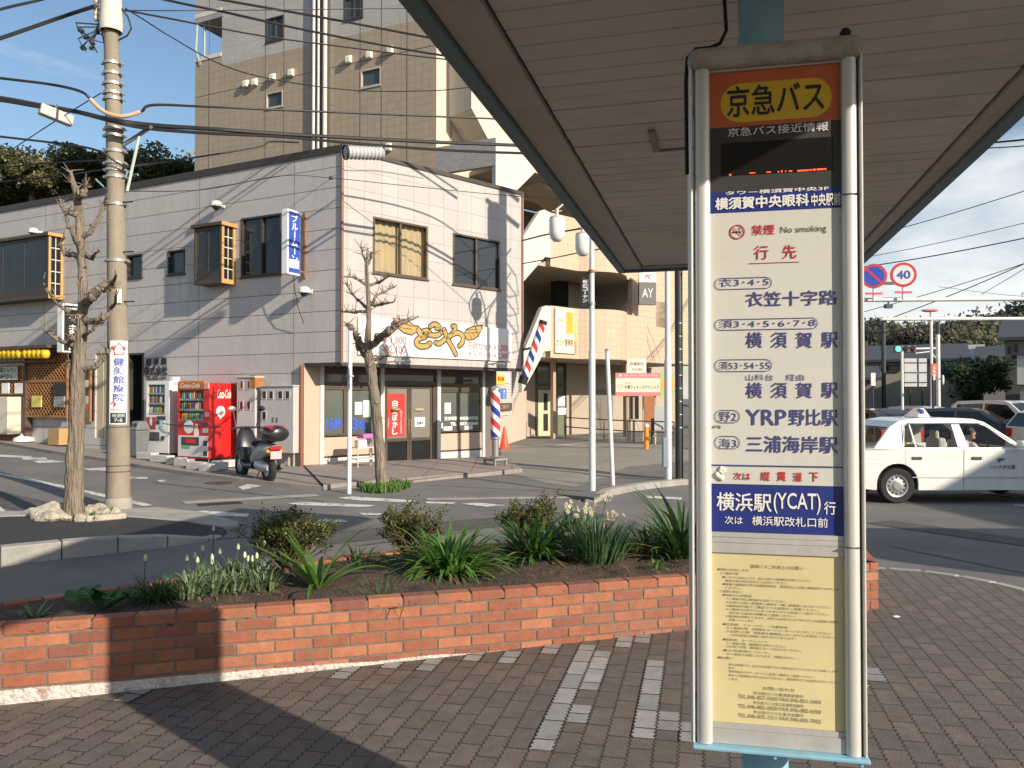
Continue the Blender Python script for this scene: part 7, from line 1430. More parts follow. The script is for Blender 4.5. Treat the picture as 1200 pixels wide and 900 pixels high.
# cables in the right hand sky
for i, (a, b_, r, Y) in enumerate(((( 880, 312), (1260, 205), .02, 24), ((880, 325), (1260, 247), .016, 24), ((880, 331), (1260, 267), .028, 24), ((940, 385), (1290, 278), .02, 26), ((980, 397), (1290, 268), .026, 26), ((1150, 345), (1290, 250), .016, 26), ((1120, 170), (1290, 146), .05, 22), ((1120, 175), (1290, 156), .03, 22), ((880, 408), (1260, 352), .03, 34), ((1100, 336), (1290, 348), .014, 30), ((1000, 398), (1290, 355), .02, 40))):
    m = ((a[0] + b_[0]) / 2, (a[1] + b_[1]) / 2 + 5); cable([(*a, Y + 6), (*m, Y + 3), (*b_, Y)], r * .7, 'dark cable fanning across the sky right of the bus stop sign', group='cables in the right sky')
# ------------------------------------------------------------------ pollarded street trees
def bark_mat(name, c, d):
    m = mat(name, c, rough=.95, var=.35, vscale=16, bump=1.0, bscale=34, dirt=.9, dcol=d, dscale=22, stretch=(1, 1, .13))
    for n in m.node_tree.nodes:
        if n.type == 'BUMP': n.inputs['Distance'].default_value = .09
    return m
BARK = bark_mat('ginkgo bark', (.25, .20, .15), (.095, .07, .05)); TWIG = mat('twig', (.24, .18, .13), rough=.9, var=.3)
def knob(mb, c, r, rng):
    for k in range(3): mb.ell(c + Vector((rng.uniform(-1, 1), rng.uniform(-1, 1), rng.uniform(-1, 1))) * r * .5, (r * rng.uniform(.6, .9), r * rng.uniform(.6, .9), r * rng.uniform(.5, .9)), 8, 6)
def pollard(name, label, base, Y, trunk, branches, seed, group):
    rng = random.Random(seed); t = thing(name, label, 'tree', tuple(base), group)
    k = Y / FPX; pts = [P(x, y, Y) for x, y, w in trunk]; rs = [w * k / 2 for x, y, w in trunk]
    sp = smooth_pts(pts, 5); sr = []
    for i in range(len(rs) - 1): sr += [rs[i] + (rs[i + 1] - rs[i]) * j / 5 for j in range(5)]
    sr.append(rs[-1]); sp = [p + Vector((rng.uniform(-1, 1), rng.uniform(-1, 1), 0)) * r * .10 for p, r in zip(sp, sr)]; sr = [r * rng.uniform(.94, 1.06) for r in sr]
    mb = MB(); mb.tube(sp, sr, 14)
    mb.build('trunk', BARK, t, smooth=True)
    for bi, br in enumerate(branches):
        mb = MB(); dep = 0; bp = []
        for i, (x, y, w) in enumerate(br): bp.append(P(x, y, Y + (0 if i == 0 else rng.uniform(-.25, .25) * i))); 
        ws = [w * k / 2 for x, y, w in br]; s2 = smooth_pts(bp, 4); r2 = []
        for i in range(len(ws) - 1): r2 += [ws[i] + (ws[i + 1] - ws[i]) * j / 4 for j in range(4)]
        r2.append(ws[-1]); s2 = [p + Vector((rng.uniform(-1, 1), rng.uniform(-1, 1), rng.uniform(-1, 1))) * r * .5 for p, r in zip(s2, r2)]; mb.tube(s2, r2, 8)
        for p, r in zip(bp[1:], ws[1:]): knob(mb, p, r * 1.5, rng)
        for p, r in zip(s2, r2):
            if rng.random() < .45: knob(mb, p + Vector((rng.uniform(-1, 1), rng.uniform(-1, 1), rng.uniform(-1, 1))) * r * .6, r * .8, rng)
        for q in range(int(5 + len(bp) * 3)):
            p = rng.choice(s2[len(s2) // 3:]); d = Vector((rng.uniform(-1, 1), rng.uniform(-1, 1), rng.uniform(-.25, 1.1))).normalized(); L_ = rng.uniform(.03, .19) * (Y / 12)
            mb.tube([p, p + d * L_ * .5 + Vector((rng.uniform(-.02, .02), 0, .01)), p + d * L_ + UP * L_ * .15], [.009, .007, .003], 5)
        mb.build('branch', BARK, t, smooth=True)
    mb = MB()
    for q in range(26):
        i = rng.randrange(len(sp) // 4, len(sp)); p = sp[i]; d = Vector((rng.uniform(-1, 1), rng.uniform(-1, 1), rng.uniform(-.1, 1))).normalized(); L_ = rng.uniform(.05, .2); knob(mb, p + d * sr[i] * .8, max(.02, sr[i] * .45), rng); mb.tube([p + d * sr[i], p + d * (sr[i] + L_)], [.008, .003], 5)
    mb.build('shoot', TWIG, t, smooth=True); return t
b = PG(86, 607, .10); Y1 = b.y
pollard('ginkgo_tree', 'leafless pollarded tree with a thick trunk among pale rocks left of the concrete pole', b, Y1, [(86, 612, 29), (86, 600, 23), (87, 560, 20), (89, 500, 18), (92, 430, 15.5), (95, 390, 13), (97, 340, 10), (95, 300, 9), (93, 260, 10), (91, 232, 9), (86, 215, 6), (83, 200, 2)],
        [[(92, 232, 7), (98, 226, 6), (99, 217, 3)], [(92, 252, 7), (75, 245, 4), (71, 234, 2)], [(94, 292, 7), (82, 267, 4), (75, 246, 3)], [(97, 279, 7), (110, 265, 5), (121, 243, 4), (125, 228, 2)], [(95, 300, 8), (77, 297, 5), (71, 287, 3), (76, 278, 2)], [(98, 297, 7), (108, 303, 4), (113, 294, 2)],
         [(99, 358, 10), (109, 345, 10), (122, 338, 8), (131, 334, 6), (136, 321, 2)], [(100, 376, 9), (121, 372, 6), (132, 360, 4), (136, 345, 2)], [(91, 378, 7), (75, 362, 4), (60, 347, 3), (50, 329, 2)], [(88, 404, 7), (67, 397, 4.5), (52, 387, 2)], [(89, 428, 8), (85.5, 405, 5), (84, 396, 4)], [(97, 432, 8), (112, 430, 5), (121, 420, 4), (128, 412, 3)], [(98, 395, 6), (110, 385, 3), (117, 380, 2)], [(86, 432, 8), (80, 428, 6)]], 3, 'pollarded street trees')
b = PG(447, 574.5); Y2 = b.y
pollard('ginkgo_tree', 'slim leafless pollarded tree in front of the barber shop door', b, Y2, [(448, 579, 17), (447, 570, 13.5), (445, 530, 12.5), (441, 480, 12), (437, 450, 12), (434, 425, 12), (431, 408, 9), (432, 380, 6.5), (432, 355, 5.5), (430, 325, 4.5), (430, 305, 3.2), (431, 290, 1.5)],
        [[(432, 362, 5), (420, 352, 3), (412, 343, 2), (407, 334, 1.2)], [(432, 358, 5), (448, 356, 3), (462, 354, 1.2)], [(436, 357, 4), (440, 347, 2.5), (452, 341, 2), (463, 336, 1)], [(431, 334, 4), (444, 331, 3), (457, 322, 1.5)], [(429, 334, 4), (417, 326, 2.5), (405, 324, 1.2)], [(431, 363, 5), (417, 366, 3), (400, 365, 1.2)], [(430, 410, 9), (420, 397, 6), (412, 385, 5), (407, 381, 4)],
         [(433, 408, 9), (445, 396, 8), (455, 388, 8), (464, 382, 8), (474, 377, 4), (490, 371, 1.5)], [(430, 420, 7), (420, 408, 4), (416, 396, 2.5), (413, 388, 1.5)], [(436, 422, 6), (446, 420, 3), (456, 416, 1.2)], [(430, 309, 3), (426, 300, 2), (424, 293, 1)], [(430, 312, 3), (435, 303, 2), (434, 296, 1)]], 9, 'pollarded street trees')
# grass tufts
GRS = mat('grass', (.08, .15, .03), rough=.8, var=.4, vscale=6)
def blades(mb, c, n, rad, h, rng, w=.008):
    for k in range(n):
        a, r = rng.uniform(0, 2 * math.pi), rad * math.sqrt(rng.random()); p = Vector((c.x + r * math.cos(a), c.y + r * math.sin(a), c.z)); d = Vector((rng.uniform(-.6, .6), rng.uniform(-.6, .6), 1)).normalized(); hh = h * rng.uniform(.4, 1); s = Vector((math.cos(a * 3), math.sin(a * 3), 0)) * w
        m = p + d * hh * .6; e = p + d * hh + Vector((d.x, d.y, -.3)) * hh * .25; mb.face([p - s, p + s, m + s * .7, m - s * .7]); mb.face([m - s * .7, m + s * .7, e])
rng = random.Random(11); mb = MB()
for x, y in ((436, 576), (444, 577), (462, 573), (468, 571), (455, 576)): blades(mb, PG(x, y), 160, .22, .24, rng, .012)
o = solo(mb.build('grass_tuft', GRS), 'green grass growing round the foot of the slim tree by the shop', 'grass'); o['kind'] = 'stuff'
# rocks round the left tree
ROCK = mat('pale rock', (.43, .385, .30), rough=.95, var=.3, vscale=10, bump=.8, bscale=30, dirt=.4, dcol=(.3, .27, .2), dscale=6)
for i, (x, y, s) in enumerate(((40, 606, .14), (50, 608, .17), (58, 610, .16), (66, 606, .24), (60, 603, .16), (74, 609, .15), (46, 603, .12), (108, 603, .16), (114, 600, .15), (121, 606, .14), (131, 604, .12), (98, 610, .12))):
    p = PG(x, y, .09); mb = MB(); mb.ell(p + UP * s * .25, (s, s * .7, s * .55), 12, 9)
    for v in mb.bm.verts: q = v.co * 9; v.co += Vector((noise.noise(q), noise.noise(q + Vector((5, 0, 0))), noise.noise(q + Vector((0, 7, 0))))) * s * .28
    solo(mb.build('rock', ROCK, smooth=False), 'pale rock lying at the foot of the thick pollarded tree', 'rock', 'rocks round the left tree')
mb = MB(); a = PG(100, 611, .085); b_ = PG(147, 606.5, .085); d = b_ - a; c = (a + b_) / 2; mb.box((c.x, c.y, c.z + .03), (d.length, .14, .08), math.atan2(d.y, d.x)); solo(mb.build('edging_stone', ROCK, bevel=.02), 'long pale edging stone right of the thick tree', 'edging stone')
mb = MB(); blades(mb, PG(122, 606, .09), 60, .1, .2, rng, .012); blades(mb, PG(110, 610, .09), 40, .06, .16, rng, .012); o = solo(mb.build('weed', GRS), 'small green weeds between the rocks', 'weeds'); o['kind'] = 'stuff'

# ------------------------------------------------------------------ plants in the planter
def leaf_mat(name, c, tr=.3, var=.35, rough=.45):
    if name in MATS: return MATS[name]
    m = mat(name, c, rough=rough, var=var, vscale=5); t = m.node_tree; b = t.nodes['Principled BSDF']; o = t.nodes['Material Output']
    tl = t.nodes.new('ShaderNodeBsdfTranslucent'); src = [l.from_socket for l in t.links if l.to_socket == b.inputs['Base Color']]
    if src: t.links.new(src[0], tl.inputs[0])
    ms = t.nodes.new('ShaderNodeMixShader'); ms.inputs[0].default_value = tr; t.links.new(b.outputs[0], ms.inputs[1]); t.links.new(tl.outputs[0], ms.inputs[2]); t.links.new(ms.outputs[0], o.inputs[0]); return m
L_AGA = leaf_mat('agapanthus leaf', (.085, .19, .035)); L_DAR = leaf_mat('dark strap leaf', (.045, .11, .028)); L_NAR = leaf_mat('narcissus leaf', (.07, .15, .06)); L_SHR = leaf_mat('azalea leaf', (.085, .085, .022)); L_SHD = leaf_mat('azalea leaf dark', (.05, .075, .022)); L_TIP = leaf_mat('azalea tip', (.20, .22, .04)); L_VAR = leaf_mat('variegated leaf', (.22, .27, .14)); L_BRO = leaf_mat('broad leaf', (.10, .22, .035)); L_BTM = leaf_mat('butterbur leaf', (.05, .15, .03))
STEMB = mat('shrub stem', (.15, .09, .055), rough=.9, var=.3)
def strap(mb, p, az, L, w, up, droop, n=9, fold=.25, twist=0.0):
    d = Vector((math.cos(az), math.sin(az), 0)); s = Vector((-d.y, d.x, 0)); prev = None; pos = Vector(p); ang = up
    for i in range(n + 1):
        f = i / n; ww = w * (min(1, .45 + f * 2.2) if f < .35 else max(.04, 1 - ((f - .35) / .65) ** 2.2)); tang = d * math.cos(ang) + UP * math.sin(ang); nn = s.cross(tang)
        cur = (mb.bm.verts.new(pos - s * ww + nn * -ww * fold), mb.bm.verts.new(pos), mb.bm.verts.new(pos + s * ww + nn * -ww * fold))
        if prev:
            mb.bm.faces.new([prev[0], prev[1], cur[1], cur[0]]); mb.bm.faces.new([prev[1], prev[2], cur[2], cur[1]])
        prev = cur; pos = pos + tang * (L / n); ang -= droop / n * (.4 + 1.2 * f)
def soil_at(px, py, dz=.0):
    q = PZ(px, py, .31); return Vector((q.x, q.y, soil_z(q.x, q.y) - .01 + dz))
def strap_plant(name, label, pos, n, L, w, m, seed, group=None, up=(.55, 1.45), droop=(.9, 1.9), spread=.05, m2=None, cat='plant'):
    rng = random.Random(seed); t = thing(name, label, cat, tuple(pos), group)
    A, B, D = MB(), MB(), MB()
    for k in range(n):
        az = rng.uniform(0, 2 * math.pi); mb = A if (m2 is None or rng.random() < .7) else B; o = Vector((math.cos(az), math.sin(az), 0)) * rng.uniform(0, spread)
        dead = n > 40 and rng.random() < .07; strap(D if dead else mb, pos + o, az + rng.uniform(-.4, .4), L * rng.uniform(.5, 1.12), w * rng.uniform(.6, 1.15), rng.uniform(*up) * (.4 if dead else 1), rng.uniform(*droop) * (1.3 if rng.random() < .2 else 1), fold=rng.uniform(.1, .5))
    A.build('leaves', m, t, smooth=True)
    if m2: B.build('pale_leaves', m2, t, smooth=True)
    else: B.bm.free()
    if len(D.bm.faces): D.build('dead_leaves', leaf_mat('straw leaf', (.26, .19, .09)), t, smooth=True)
    else: D.bm.free()
    return t
def flower(t, p, tip, kind, rng):
    mb = MB(); mid = (p + tip) / 2 + Vector((rng.uniform(-.02, .02), rng.uniform(-.02, .02), 0)); mb.tube(smooth_pts([p, mid, tip], 3), .0035, 5); mb.build('stem', L_NAR, t, smooth=True)
    if kind == 'narcissus':
        mb, cb = MB(), MB()
        for q in range(rng.randint(4, 7)):
            c = tip + Vector((rng.uniform(-.045, .045), rng.uniform(-.045, .045), rng.uniform(-.03, .04))); ax = Vector((rng.uniform(-1, 1), rng.uniform(-1.2, .3), rng.uniform(-.2, .6))).normalized(); x = ax.orthogonal().normalized(); y = ax.cross(x)
            for j in range(6):
                a = j * math.pi / 3; d = x * math.cos(a) + y * math.sin(a); e = x * math.cos(a + .35) + y * math.sin(a + .35); f = x * math.cos(a - .35) + y * math.sin(a - .35); mb.face([c, c + f * .011 + ax * .001, c + d * .021 + ax * .003, c + e * .011 + ax * .001])
            cb.lathe(c + ax * .002, [(.003, 0), (.0055, .007)], 7, ax)
        mb.build('flower', leaf_mat('petal', (.78, .76, .60), tr=.25, var=.06), t); cb.build('flower_cup', leaf_mat('petal cup', (.80, .58, .12), tr=.2, var=.08), t)
    else:
        mb = MB(); mb.lathe(tip - UP * .008, [(0, 0), (.009, .006), (.012, .018), (.009, .034), (.003, .046), (0, .048)], 8); mb.build('flower_bud', leaf_mat('bud', (.70, .74, .45), tr=.2, var=.1), t, smooth=True)
def bush(name, label, pos, rx, ry, h, n, mats, seed, group, leaf=.022, gaps=.5, sticks=46, skew=(0, 0)):
    rng = random.Random(seed); t = thing(name, label, 'shrub', tuple(pos), group); tips = []; mb = MB()
    for k in range(sticks):
        az = rng.uniform(0, 2 * math.pi); rr = rng.uniform(.2, 1); tip = pos + Vector((rx * rr * math.cos(az) + skew[0], ry * rr * math.sin(az) + skew[1], h * rng.uniform(.5, 1.05) * (1.05 - .35 * rr * rr))); base = pos + Vector((rng.uniform(-.05, .05), rng.uniform(-.05, .05), -.02)); mid = base + (tip - base) * .5 + Vector((rng.uniform(-.05, .05), rng.uniform(-.05, .05), rng.uniform(.0, .06))); mb.tube(smooth_pts([base, mid, tip], 3), [.008, .007, .006, .005, .004, .003, .002], 5); tips.append((base, mid, tip))
        for s in range(2):
            q = mid + (tip - mid) * rng.random(); e = q + Vector((rng.uniform(-.09, .09), rng.uniform(-.09, .09), rng.uniform(.02, .12))); mb.tube([q, e], [.003, .0015], 4); tips.append((mid, q, e))
    mb.build('stems', STEMB, t, smooth=True); L = [MB() for _ in mats]
    for k in range(n):
        a, m_, e = rng.choice(tips); f = rng.random() ** .45; c = m_ + (e - m_) * f + Vector((rng.gauss(0, .018), rng.gauss(0, .018), rng.gauss(0, .018))); d = Vector((rng.uniform(-1, 1), rng.uniform(-1, 1), rng.uniform(-.2, 1))).normalized(); s = d.orthogonal().normalized(); s = Matrix.Rotation(rng.uniform(0, 6.28), 3, d) @ s; l = leaf * rng.uniform(.6, 1.25); w = l * .36
        i = min(len(mats) - 1, int(rng.random() * len(mats))); hgt = (c.z - pos.z) / h
        if len(mats) > 2: i = 2 if (hgt > .72 and rng.random() < .3) else (1 if rng.random() < .45 else 0)
        nn = d.cross(s) * (w * .3); L[i].face([c, c + d * l * .5 + s * w + nn, c + d * l, c + d * l * .5 - s * w + nn])
    for i, mb in enumerate(L): mb.build(('leaves', 'dark_leaves', 'pale_tips')[i], mats[i], t)
    return t
GP = 'azalea bushes in the planter'
bush('azalea_bush', 'tall ragged dark azalea bush, leftmost in the planter', soil_at(337, 673), .43, .32, .43, 7000, [L_SHR, L_SHD, L_TIP], 21, GP, sticks=60)
bush('azalea_bush', 'ragged brownish azalea bush left of the middle of the planter', soil_at(484, 650), .34, .28, .38, 4600, [L_SHR, L_SHD, L_TIP], 22, GP, sticks=54)
bush('azalea_bush', 'small round azalea bush behind the strap leaved clumps', soil_at(622, 640), .32, .24, .38, 4000, [L_SHR, L_SHD, L_TIP], 23, GP, sticks=44)
strap_plant('agapanthus', 'large clump of bright green arching strap leaves in the middle of the planter', soil_at(527, 671), 270, .47, .0185, L_AGA, 31, m2=L_BRO, spread=.15, up=(.3, 1.35), droop=(.7, 1.9))
strap_plant('agapanthus', 'dark green strap leaved clump between the bright clump and the white flowers', soil_at(626, 655), 200, .46, .018, L_DAR, 32, m2=L_AGA, spread=.13, up=(.35, 1.4), droop=(.6, 1.7))
strap_plant('amaryllis', 'pale broad strap leaved plant leaning right in front of the leftmost azalea', soil_at(372, 690), 18, .56, .025, L_BRO, 33, spread=.03, up=(.5, 1.4), droop=(.3, 1.5), m2=L_AGA)
t = strap_plant('narcissus', 'clump of white flowering narcissus with slender upright leaves', soil_at(700, 660), 400, .37, .0075, L_NAR, 34, spread=.19, up=(1.0, 1.52), droop=(.15, 1.1)); rng = random.Random(77); base = soil_at(700, 662)
for x, y in ((667, 596), (673, 591), (681, 600), (688, 603), (692, 596), (708, 586), (712, 582), (717, 605), (721, 611), (724, 606), (668, 626), (690, 600)): flower(t, base + Vector((rng.uniform(-.1, .1), rng.uniform(-.08, .08), .05)), P(x, y, base.y + rng.uniform(-.1, .1)), 'narcissus', rng)
strap_plant('amaryllis', 'dark glossy strap leaved plant at the right end by the bus stop sign', soil_at(800, 655), 60, .68, .026, L_DAR, 35, spread=.08, up=(.6, 1.5), droop=(.5, 1.5), m2=L_AGA)
strap_plant('day_lily', 'loose low grassy clump right of the white narcissus', soil_at(757, 648), 170, .36, .0085, L_AGA, 36, spread=.24, up=(.4, 1.4), droop=(.6, 2.0), m2=L_NAR)
strap_plant('agapanthus', 'dark strap leaved clump tucked behind the white narcissus', soil_at(668, 640), 110, .42, .016, L_DAR, 41, spread=.12, up=(.35, 1.4), droop=(.6, 1.7), m2=L_AGA)
strap_plant('day_lily', 'leafy clump filling the gap before the dark plant by the bus stop sign', soil_at(775, 640), 90, .36, .012, L_DAR, 42, spread=.16, up=(.4, 1.4), droop=(.6, 1.9), m2=L_AGA)
strap_plant('day_lily', 'low dark clump between the two left azalea bushes', soil_at(420, 660), 80, .24, .006, L_DAR, 43, spread=.2, up=(.3, 1.3), droop=(.5, 1.9))
strap_plant('day_lily', 'small light green tuft on bare soil near the bus stop sign', soil_at(768, 668), 26, .14, .006, L_BRO, 37, spread=.04)
strap_plant('grape_hyacinth', 'flat sprawling thin leaved clump in front of the bright strap leaves', soil_at(445, 700), 120, .20, .0028, L_NAR, 38, spread=.28, up=(.1, .9), droop=(.3, 1.6))
strap_plant('lilyturf', 'dark grassy clump in shade near the left end of the planter', soil_at(186, 704), 260, .24, .0048, L_DAR, 39, spread=.13, up=(.5, 1.45), droop=(.8, 2.0)); 
for i, (x, y, n) in enumerate(((222, 700, 80), (250, 696, 85), (278, 692, 85), (305, 690, 75), (240, 686, 60), (270, 681, 60), (300, 678, 50))):
    t = strap_plant('tulip', 'low bed of grey green striped leaves with closed pale buds, left half of the planter', soil_at(x, y), int(n * 1.7), .18, .0085, L_VAR, 50 + i, 'budding bulbs in the left half', spread=.13, up=(.6, 1.5), droop=(.3, 1.4), m2=L_NAR)
    bs = soil_at(x, y)
    for k in range(2 if i < 6 else 1): flower(t, bs + Vector((rng.uniform(-.06, .06), rng.uniform(-.05, .05), .04)), bs + Vector((rng.uniform(-.08, .08), rng.uniform(-.06, .06), rng.uniform(.19, .25))), 'bud', rng)
for x, y, h in ((170, 705, .27), (250, 660, .24)):
    bs = soil_at(x, y); t = thing('budding_stem', 'single upright stem with a closed bud ' + ('above the dark grassy clump' if x < 200 else 'behind the striped leaves'), 'flower', tuple(bs)); flower(t, bs, bs + UP * h, 'bud', rng)
# butterbur with round leaves
bs = soil_at(118, 716); t = thing('butterbur', 'low plant with broad round green leaves near the left end of the planter', 'plant', tuple(bs))
for k in range(13):
    az = rng.uniform(0, 6.28); r = rng.uniform(.03, .15); c = bs + Vector((r * math.cos(az) * 1.3, r * math.sin(az), rng.uniform(.05, .12))); mb = MB(); n = 14; s = rng.uniform(.045, .075); tl = Vector((rng.uniform(-.5, .5), rng.uniform(-.5, .5), 1)).normalized(); x = tl.orthogonal().normalized(); y = tl.cross(x); ce = mb.bm.verts.new(c); ring = [mb.bm.verts.new(c + (x * math.cos(2 * math.pi * j / n) + y * math.sin(2 * math.pi * j / n)) * s * (1 + .08 * math.sin(j * 2.5)) + tl * .012 * math.sin(j * 1.7)) for j in range(n)]
    for j in range(n - 1): mb.bm.faces.new([ce, ring[j], ring[j + 1]])
    mb.tube([bs, c], .004, 5); mb.build('leaf', L_BTM, t, smooth=True)
bs = soil_at(38, 722); t = strap_plant('dusty_plant', 'small dead looking plant with a few upright whitish leaves at the left end', bs, 20, .12, .010, L_VAR, 61, spread=.06, up=(.3, 1.3), droop=(.2, 1.2), m2=mat('dry leaf', (.16, .10, .06), rough=.9, var=.4))
mb = MB()
for k in range(900):
    f = rng.random(); q = inn[0] + (inn[1] - inn[0]) * f + Vector((rng.uniform(-.05, .05), rng.uniform(.03, .75), 0))
    if not inside((q.x, q.y), inn): continue
    d = Vector((rng.uniform(-1, 1), rng.uniform(-1, 1), rng.uniform(-.1, .2))).normalized(); p = Vector((q.x, q.y, soil_z(q.x, q.y) + .004)); L_ = rng.uniform(.008, .03); s = Vector((-d.y, d.x, 0)) * L_ * .25; mb.face([p, p + d * L_ * .5 + s, p + d * L_, p + d * L_ * .5 - s])
o = solo(mb.build('leaf_litter', mat('dry leaf', (.16, .10, .06), rough=.9, var=.4)), 'dry leaf litter scattered on the planter soil', 'leaf litter'); o['kind'] = 'stuff'
# weeds along the foot of the planter
mb = MB()
for x, y in ((534, 763), (652, 750), (640, 752)): p = PP(x, y); blades(mb, p, 40, .035, .05, rng, .004)
o = solo(mb.build('weed', GRS), 'tiny green weeds growing at the foot of the brick planter', 'weeds'); o['kind'] = 'stuff'
# ------------------------------------------------------------------ vehicles
TYRE = mat('tyre', (.02, .02, .02), rough=.85, var=.15); RIM = mat('wheel steel', (.50, .50, .49), rough=.35, metal=.6, var=.1); CARGL = glass('car glass', (.015, .018, .02), through=.88); CARDK = glass('dark car glass', (.012, .014, .016)); CABIN = mat('cabin dark', (.03, .03, .033), rough=.9); CHR = mat('chrome strip', (.6, .6, .6), rough=.25, metal=.9, var=.05)
def paint(n, c): return mat(n, c, rough=.28, var=.02, coat=.6)
def car(name, label, cat, pos, head, D, body_m, see=False, group=None):
    t = thing(name, label, cat, pos, group, head); t['rx'] = [0, 0, 0]
    L, hw, zs, zb, xr, xf, r = D['L'], D['W'] / 2, .24, D['belt'], D['xr'], D['xf'], D['r']
    ar = r + .055; A = lambda xc: [(xc - ar, zs)] + [(xc + ar * math.cos(a), .03 + r + ar * math.sin(a)) for a in [math.pi * (1 - k / 14) for k in range(15)]] + [(xc + ar, zs)]
    def skin(loop, yf, holes=(), name='body', m=body_m, cap=True, bev=.02):
        mb = MB(); loops = [loop] + list(holes); flat = [p for l in loops for p in l]; tr = tessellate_polygon([[Vector((x, z, 0)) for x, z in l] for l in loops])
        a = [mb.bm.verts.new((x, -yf(x, z), z)) for x, z in flat]; b = [mb.bm.verts.new((x, yf(x, z), z)) for x, z in flat]
        for q in tr:
            mb.bm.faces.new([a[i] for i in q]); mb.bm.faces.new([b[i] for i in reversed(q)])
        n = len(loop)
        for i in range(n):
            if cap is True or i in cap: mb.bm.faces.new([a[i], a[(i + 1) % n], b[(i + 1) % n], b[i]])
        return mb.build(name, m, t, bevel=bev)
    yl = lambda x, z: hw * (1 - .10 * max(0, (abs(x - L / 2) / (L / 2) - .72) / .28) ** 2) * (1 - .05 * max(0, (.55 - z)))
    d0, d1, d2 = D['doors']
    nose, tail = D['nose'], D['tail']       # upper outlines
    cut = [(d0, .03 + r + math.sqrt(ar * ar - (d0 - xr) ** 2))] if d0 < xr + ar else []
    rear = [(.04, zs + .05)] + tail + [(d0, zb)] + (cut or [(d0, zs)]) + [p for p in reversed(A(xr)) if p[0] < d0 - .005]
    skin(rear, yl, name='rear_body'); fr = [(d2, zs), (d2, zb)] + nose + [(L - .03, zs + .05)] + list(reversed(A(xf))); skin(fr, yl, name='front_body')
    g = .006
    for a, b in ((d0, d1), (d1, d2)):
        arch = [p for p in A(xr) if p[0] > a + .01] if a < xr + ar else []
        lp = [(a + g, zb)] + [(b - g, zb), (b - g, zs)] + (list(reversed(arch)) + [(a + g, cut[0][1])] if arch else [(a + g, zs)])
        for s in (-1, 1):
            mb = MB(); mb.prism([(x, s * yl(x, z), z) for x, z in lp], (0, -s * .05, 0)); dr = mb.build('door', body_m, t, bevel=.008); hx = a + (.12 if a == d0 else .14)
            mb = MB(); mb.box((hx + .09, s * (hw + .004), zb - .16), (.18, .02, .055)); mb.build('handle', DKG, dr, bevel=.008)
    mb = MB(); mb.box((L / 2, 0, zs + .06), (L - .5, D['W'] - .12, .1)); mb.build('underbody', CABIN, t)
    tw, gh = D['tw'], D['house']; zt = max(z for x, z in gh); yg = lambda x, z: (hw - .03) + (tw - hw + .03) * (z - zb) / (zt - zb)
    nh = len(gh); skin(gh, yg, D['win'], 'cabin', body_m, [i for i in range(nh) if i not in D['glass_edges'] and i != nh - 1], .012)
    for w in D['win']:
        for s in (-1, 1): mb = MB(); mb.face([(x, s * (yg(x, z) - .012), z) for x, z in w]); mb.build('side_window', CARGL if see else CARDK, t)
    for i in D['glass_edges']:
        (x0, z0), (x1, z1) = gh[i], gh[(i + 1) % nh]; mb = MB(); k = .06
        mb.face([(x0, -yg(x0, z0) + k, z0), (x0, yg(x0, z0) - k, z0), (x1, yg(x1, z1) - k, z1), (x1, -yg(x1, z1) + k, z1)]); mb.build('windscreen' if x0 > L / 2 else 'rear_window', CARGL if see else CARDK, t)
        mb = MB()
        for s in (-1, 1): mb.face([(x0, s * (yg(x0, z0) - k), z0), (x0, s * yg(x0, z0), z0), (x1, s * yg(x1, z1), z1), (x1, s * (yg(x1, z1) - k), z1)])
        mb.build('window_pillar', body_m, t)
    for xc in (xr, xf):
        for s in (-1, 1):
            mb = MB(); c = (xc, s * (hw - .10), r); q = .085 * s; ax = (0, s, 0)
            mb.lathe(c, [(.01, -.1), (r * .9, -.1), (r, -.07), (r, .06), (r * .93, .085), (r * .66, .078), (r * .64, .05)], 28, ax); w = mb.build('wheel', TYRE, t, smooth=True)
            mb = MB(); mb.lathe(c, [(r * .65, .05), (r * .63, .078), (r * .57, .072), (r * .52, .045), (r * .36, .052), (r * .22, .07), (r * .2, .078), (0, .08)], 28, ax); ri = mb.build('rim', RIM, w, smooth=True, angle=35)
            mb = MB()
            for k in range(12): a = k * math.pi / 6; mb.lathe((xc + r * .45 * math.cos(a), s * (hw - .10) + s * .051, r + r * .45 * math.sin(a)), [(.0, .002), (.02, .002), (.022, 0)], 8, ax)
            mb.build('rim_hole', DKG, ri)
    if see:
        mb = MB(); mb.box((xr + .75, 0, .62), (.55, D['W'] - .35, .2)); mb.box((xr + .5, 0, .82), (.2, D['W'] - .35, .4)); mb.build('rear_seat', mat('seat grey', (.20, .20, .20), rough=.9, var=.1), t, bevel=.05)
        for s in (-.38, .38): mb = MB(); mb.box((xr + 1.6, s, .56), (.5, .5, .2)); mb.box((xr + 1.34, s, .84), (.16, .5, .56)); mb.box((xr + 1.31, s, 1.17), (.09, .26, .18)); mb.build('front_seat', mat('seat cover white', (.55, .55, .53), rough=.9, var=.1), t, bevel=.05)
        mb = MB(); mb.box((D['doors'][2] - .22, 0, .85), (.5, D['W'] - .3, .22)); mb.tube([(D['doors'][2] - .5 + .14 * math.cos(a) * .4, -.38 + .18 * math.sin(a), .95 + .16 * math.cos(a)) for a in [k * math.pi / 8 for k in range(17)]], .014, 6); mb.build('dashboard', CABIN, t, bevel=.03)
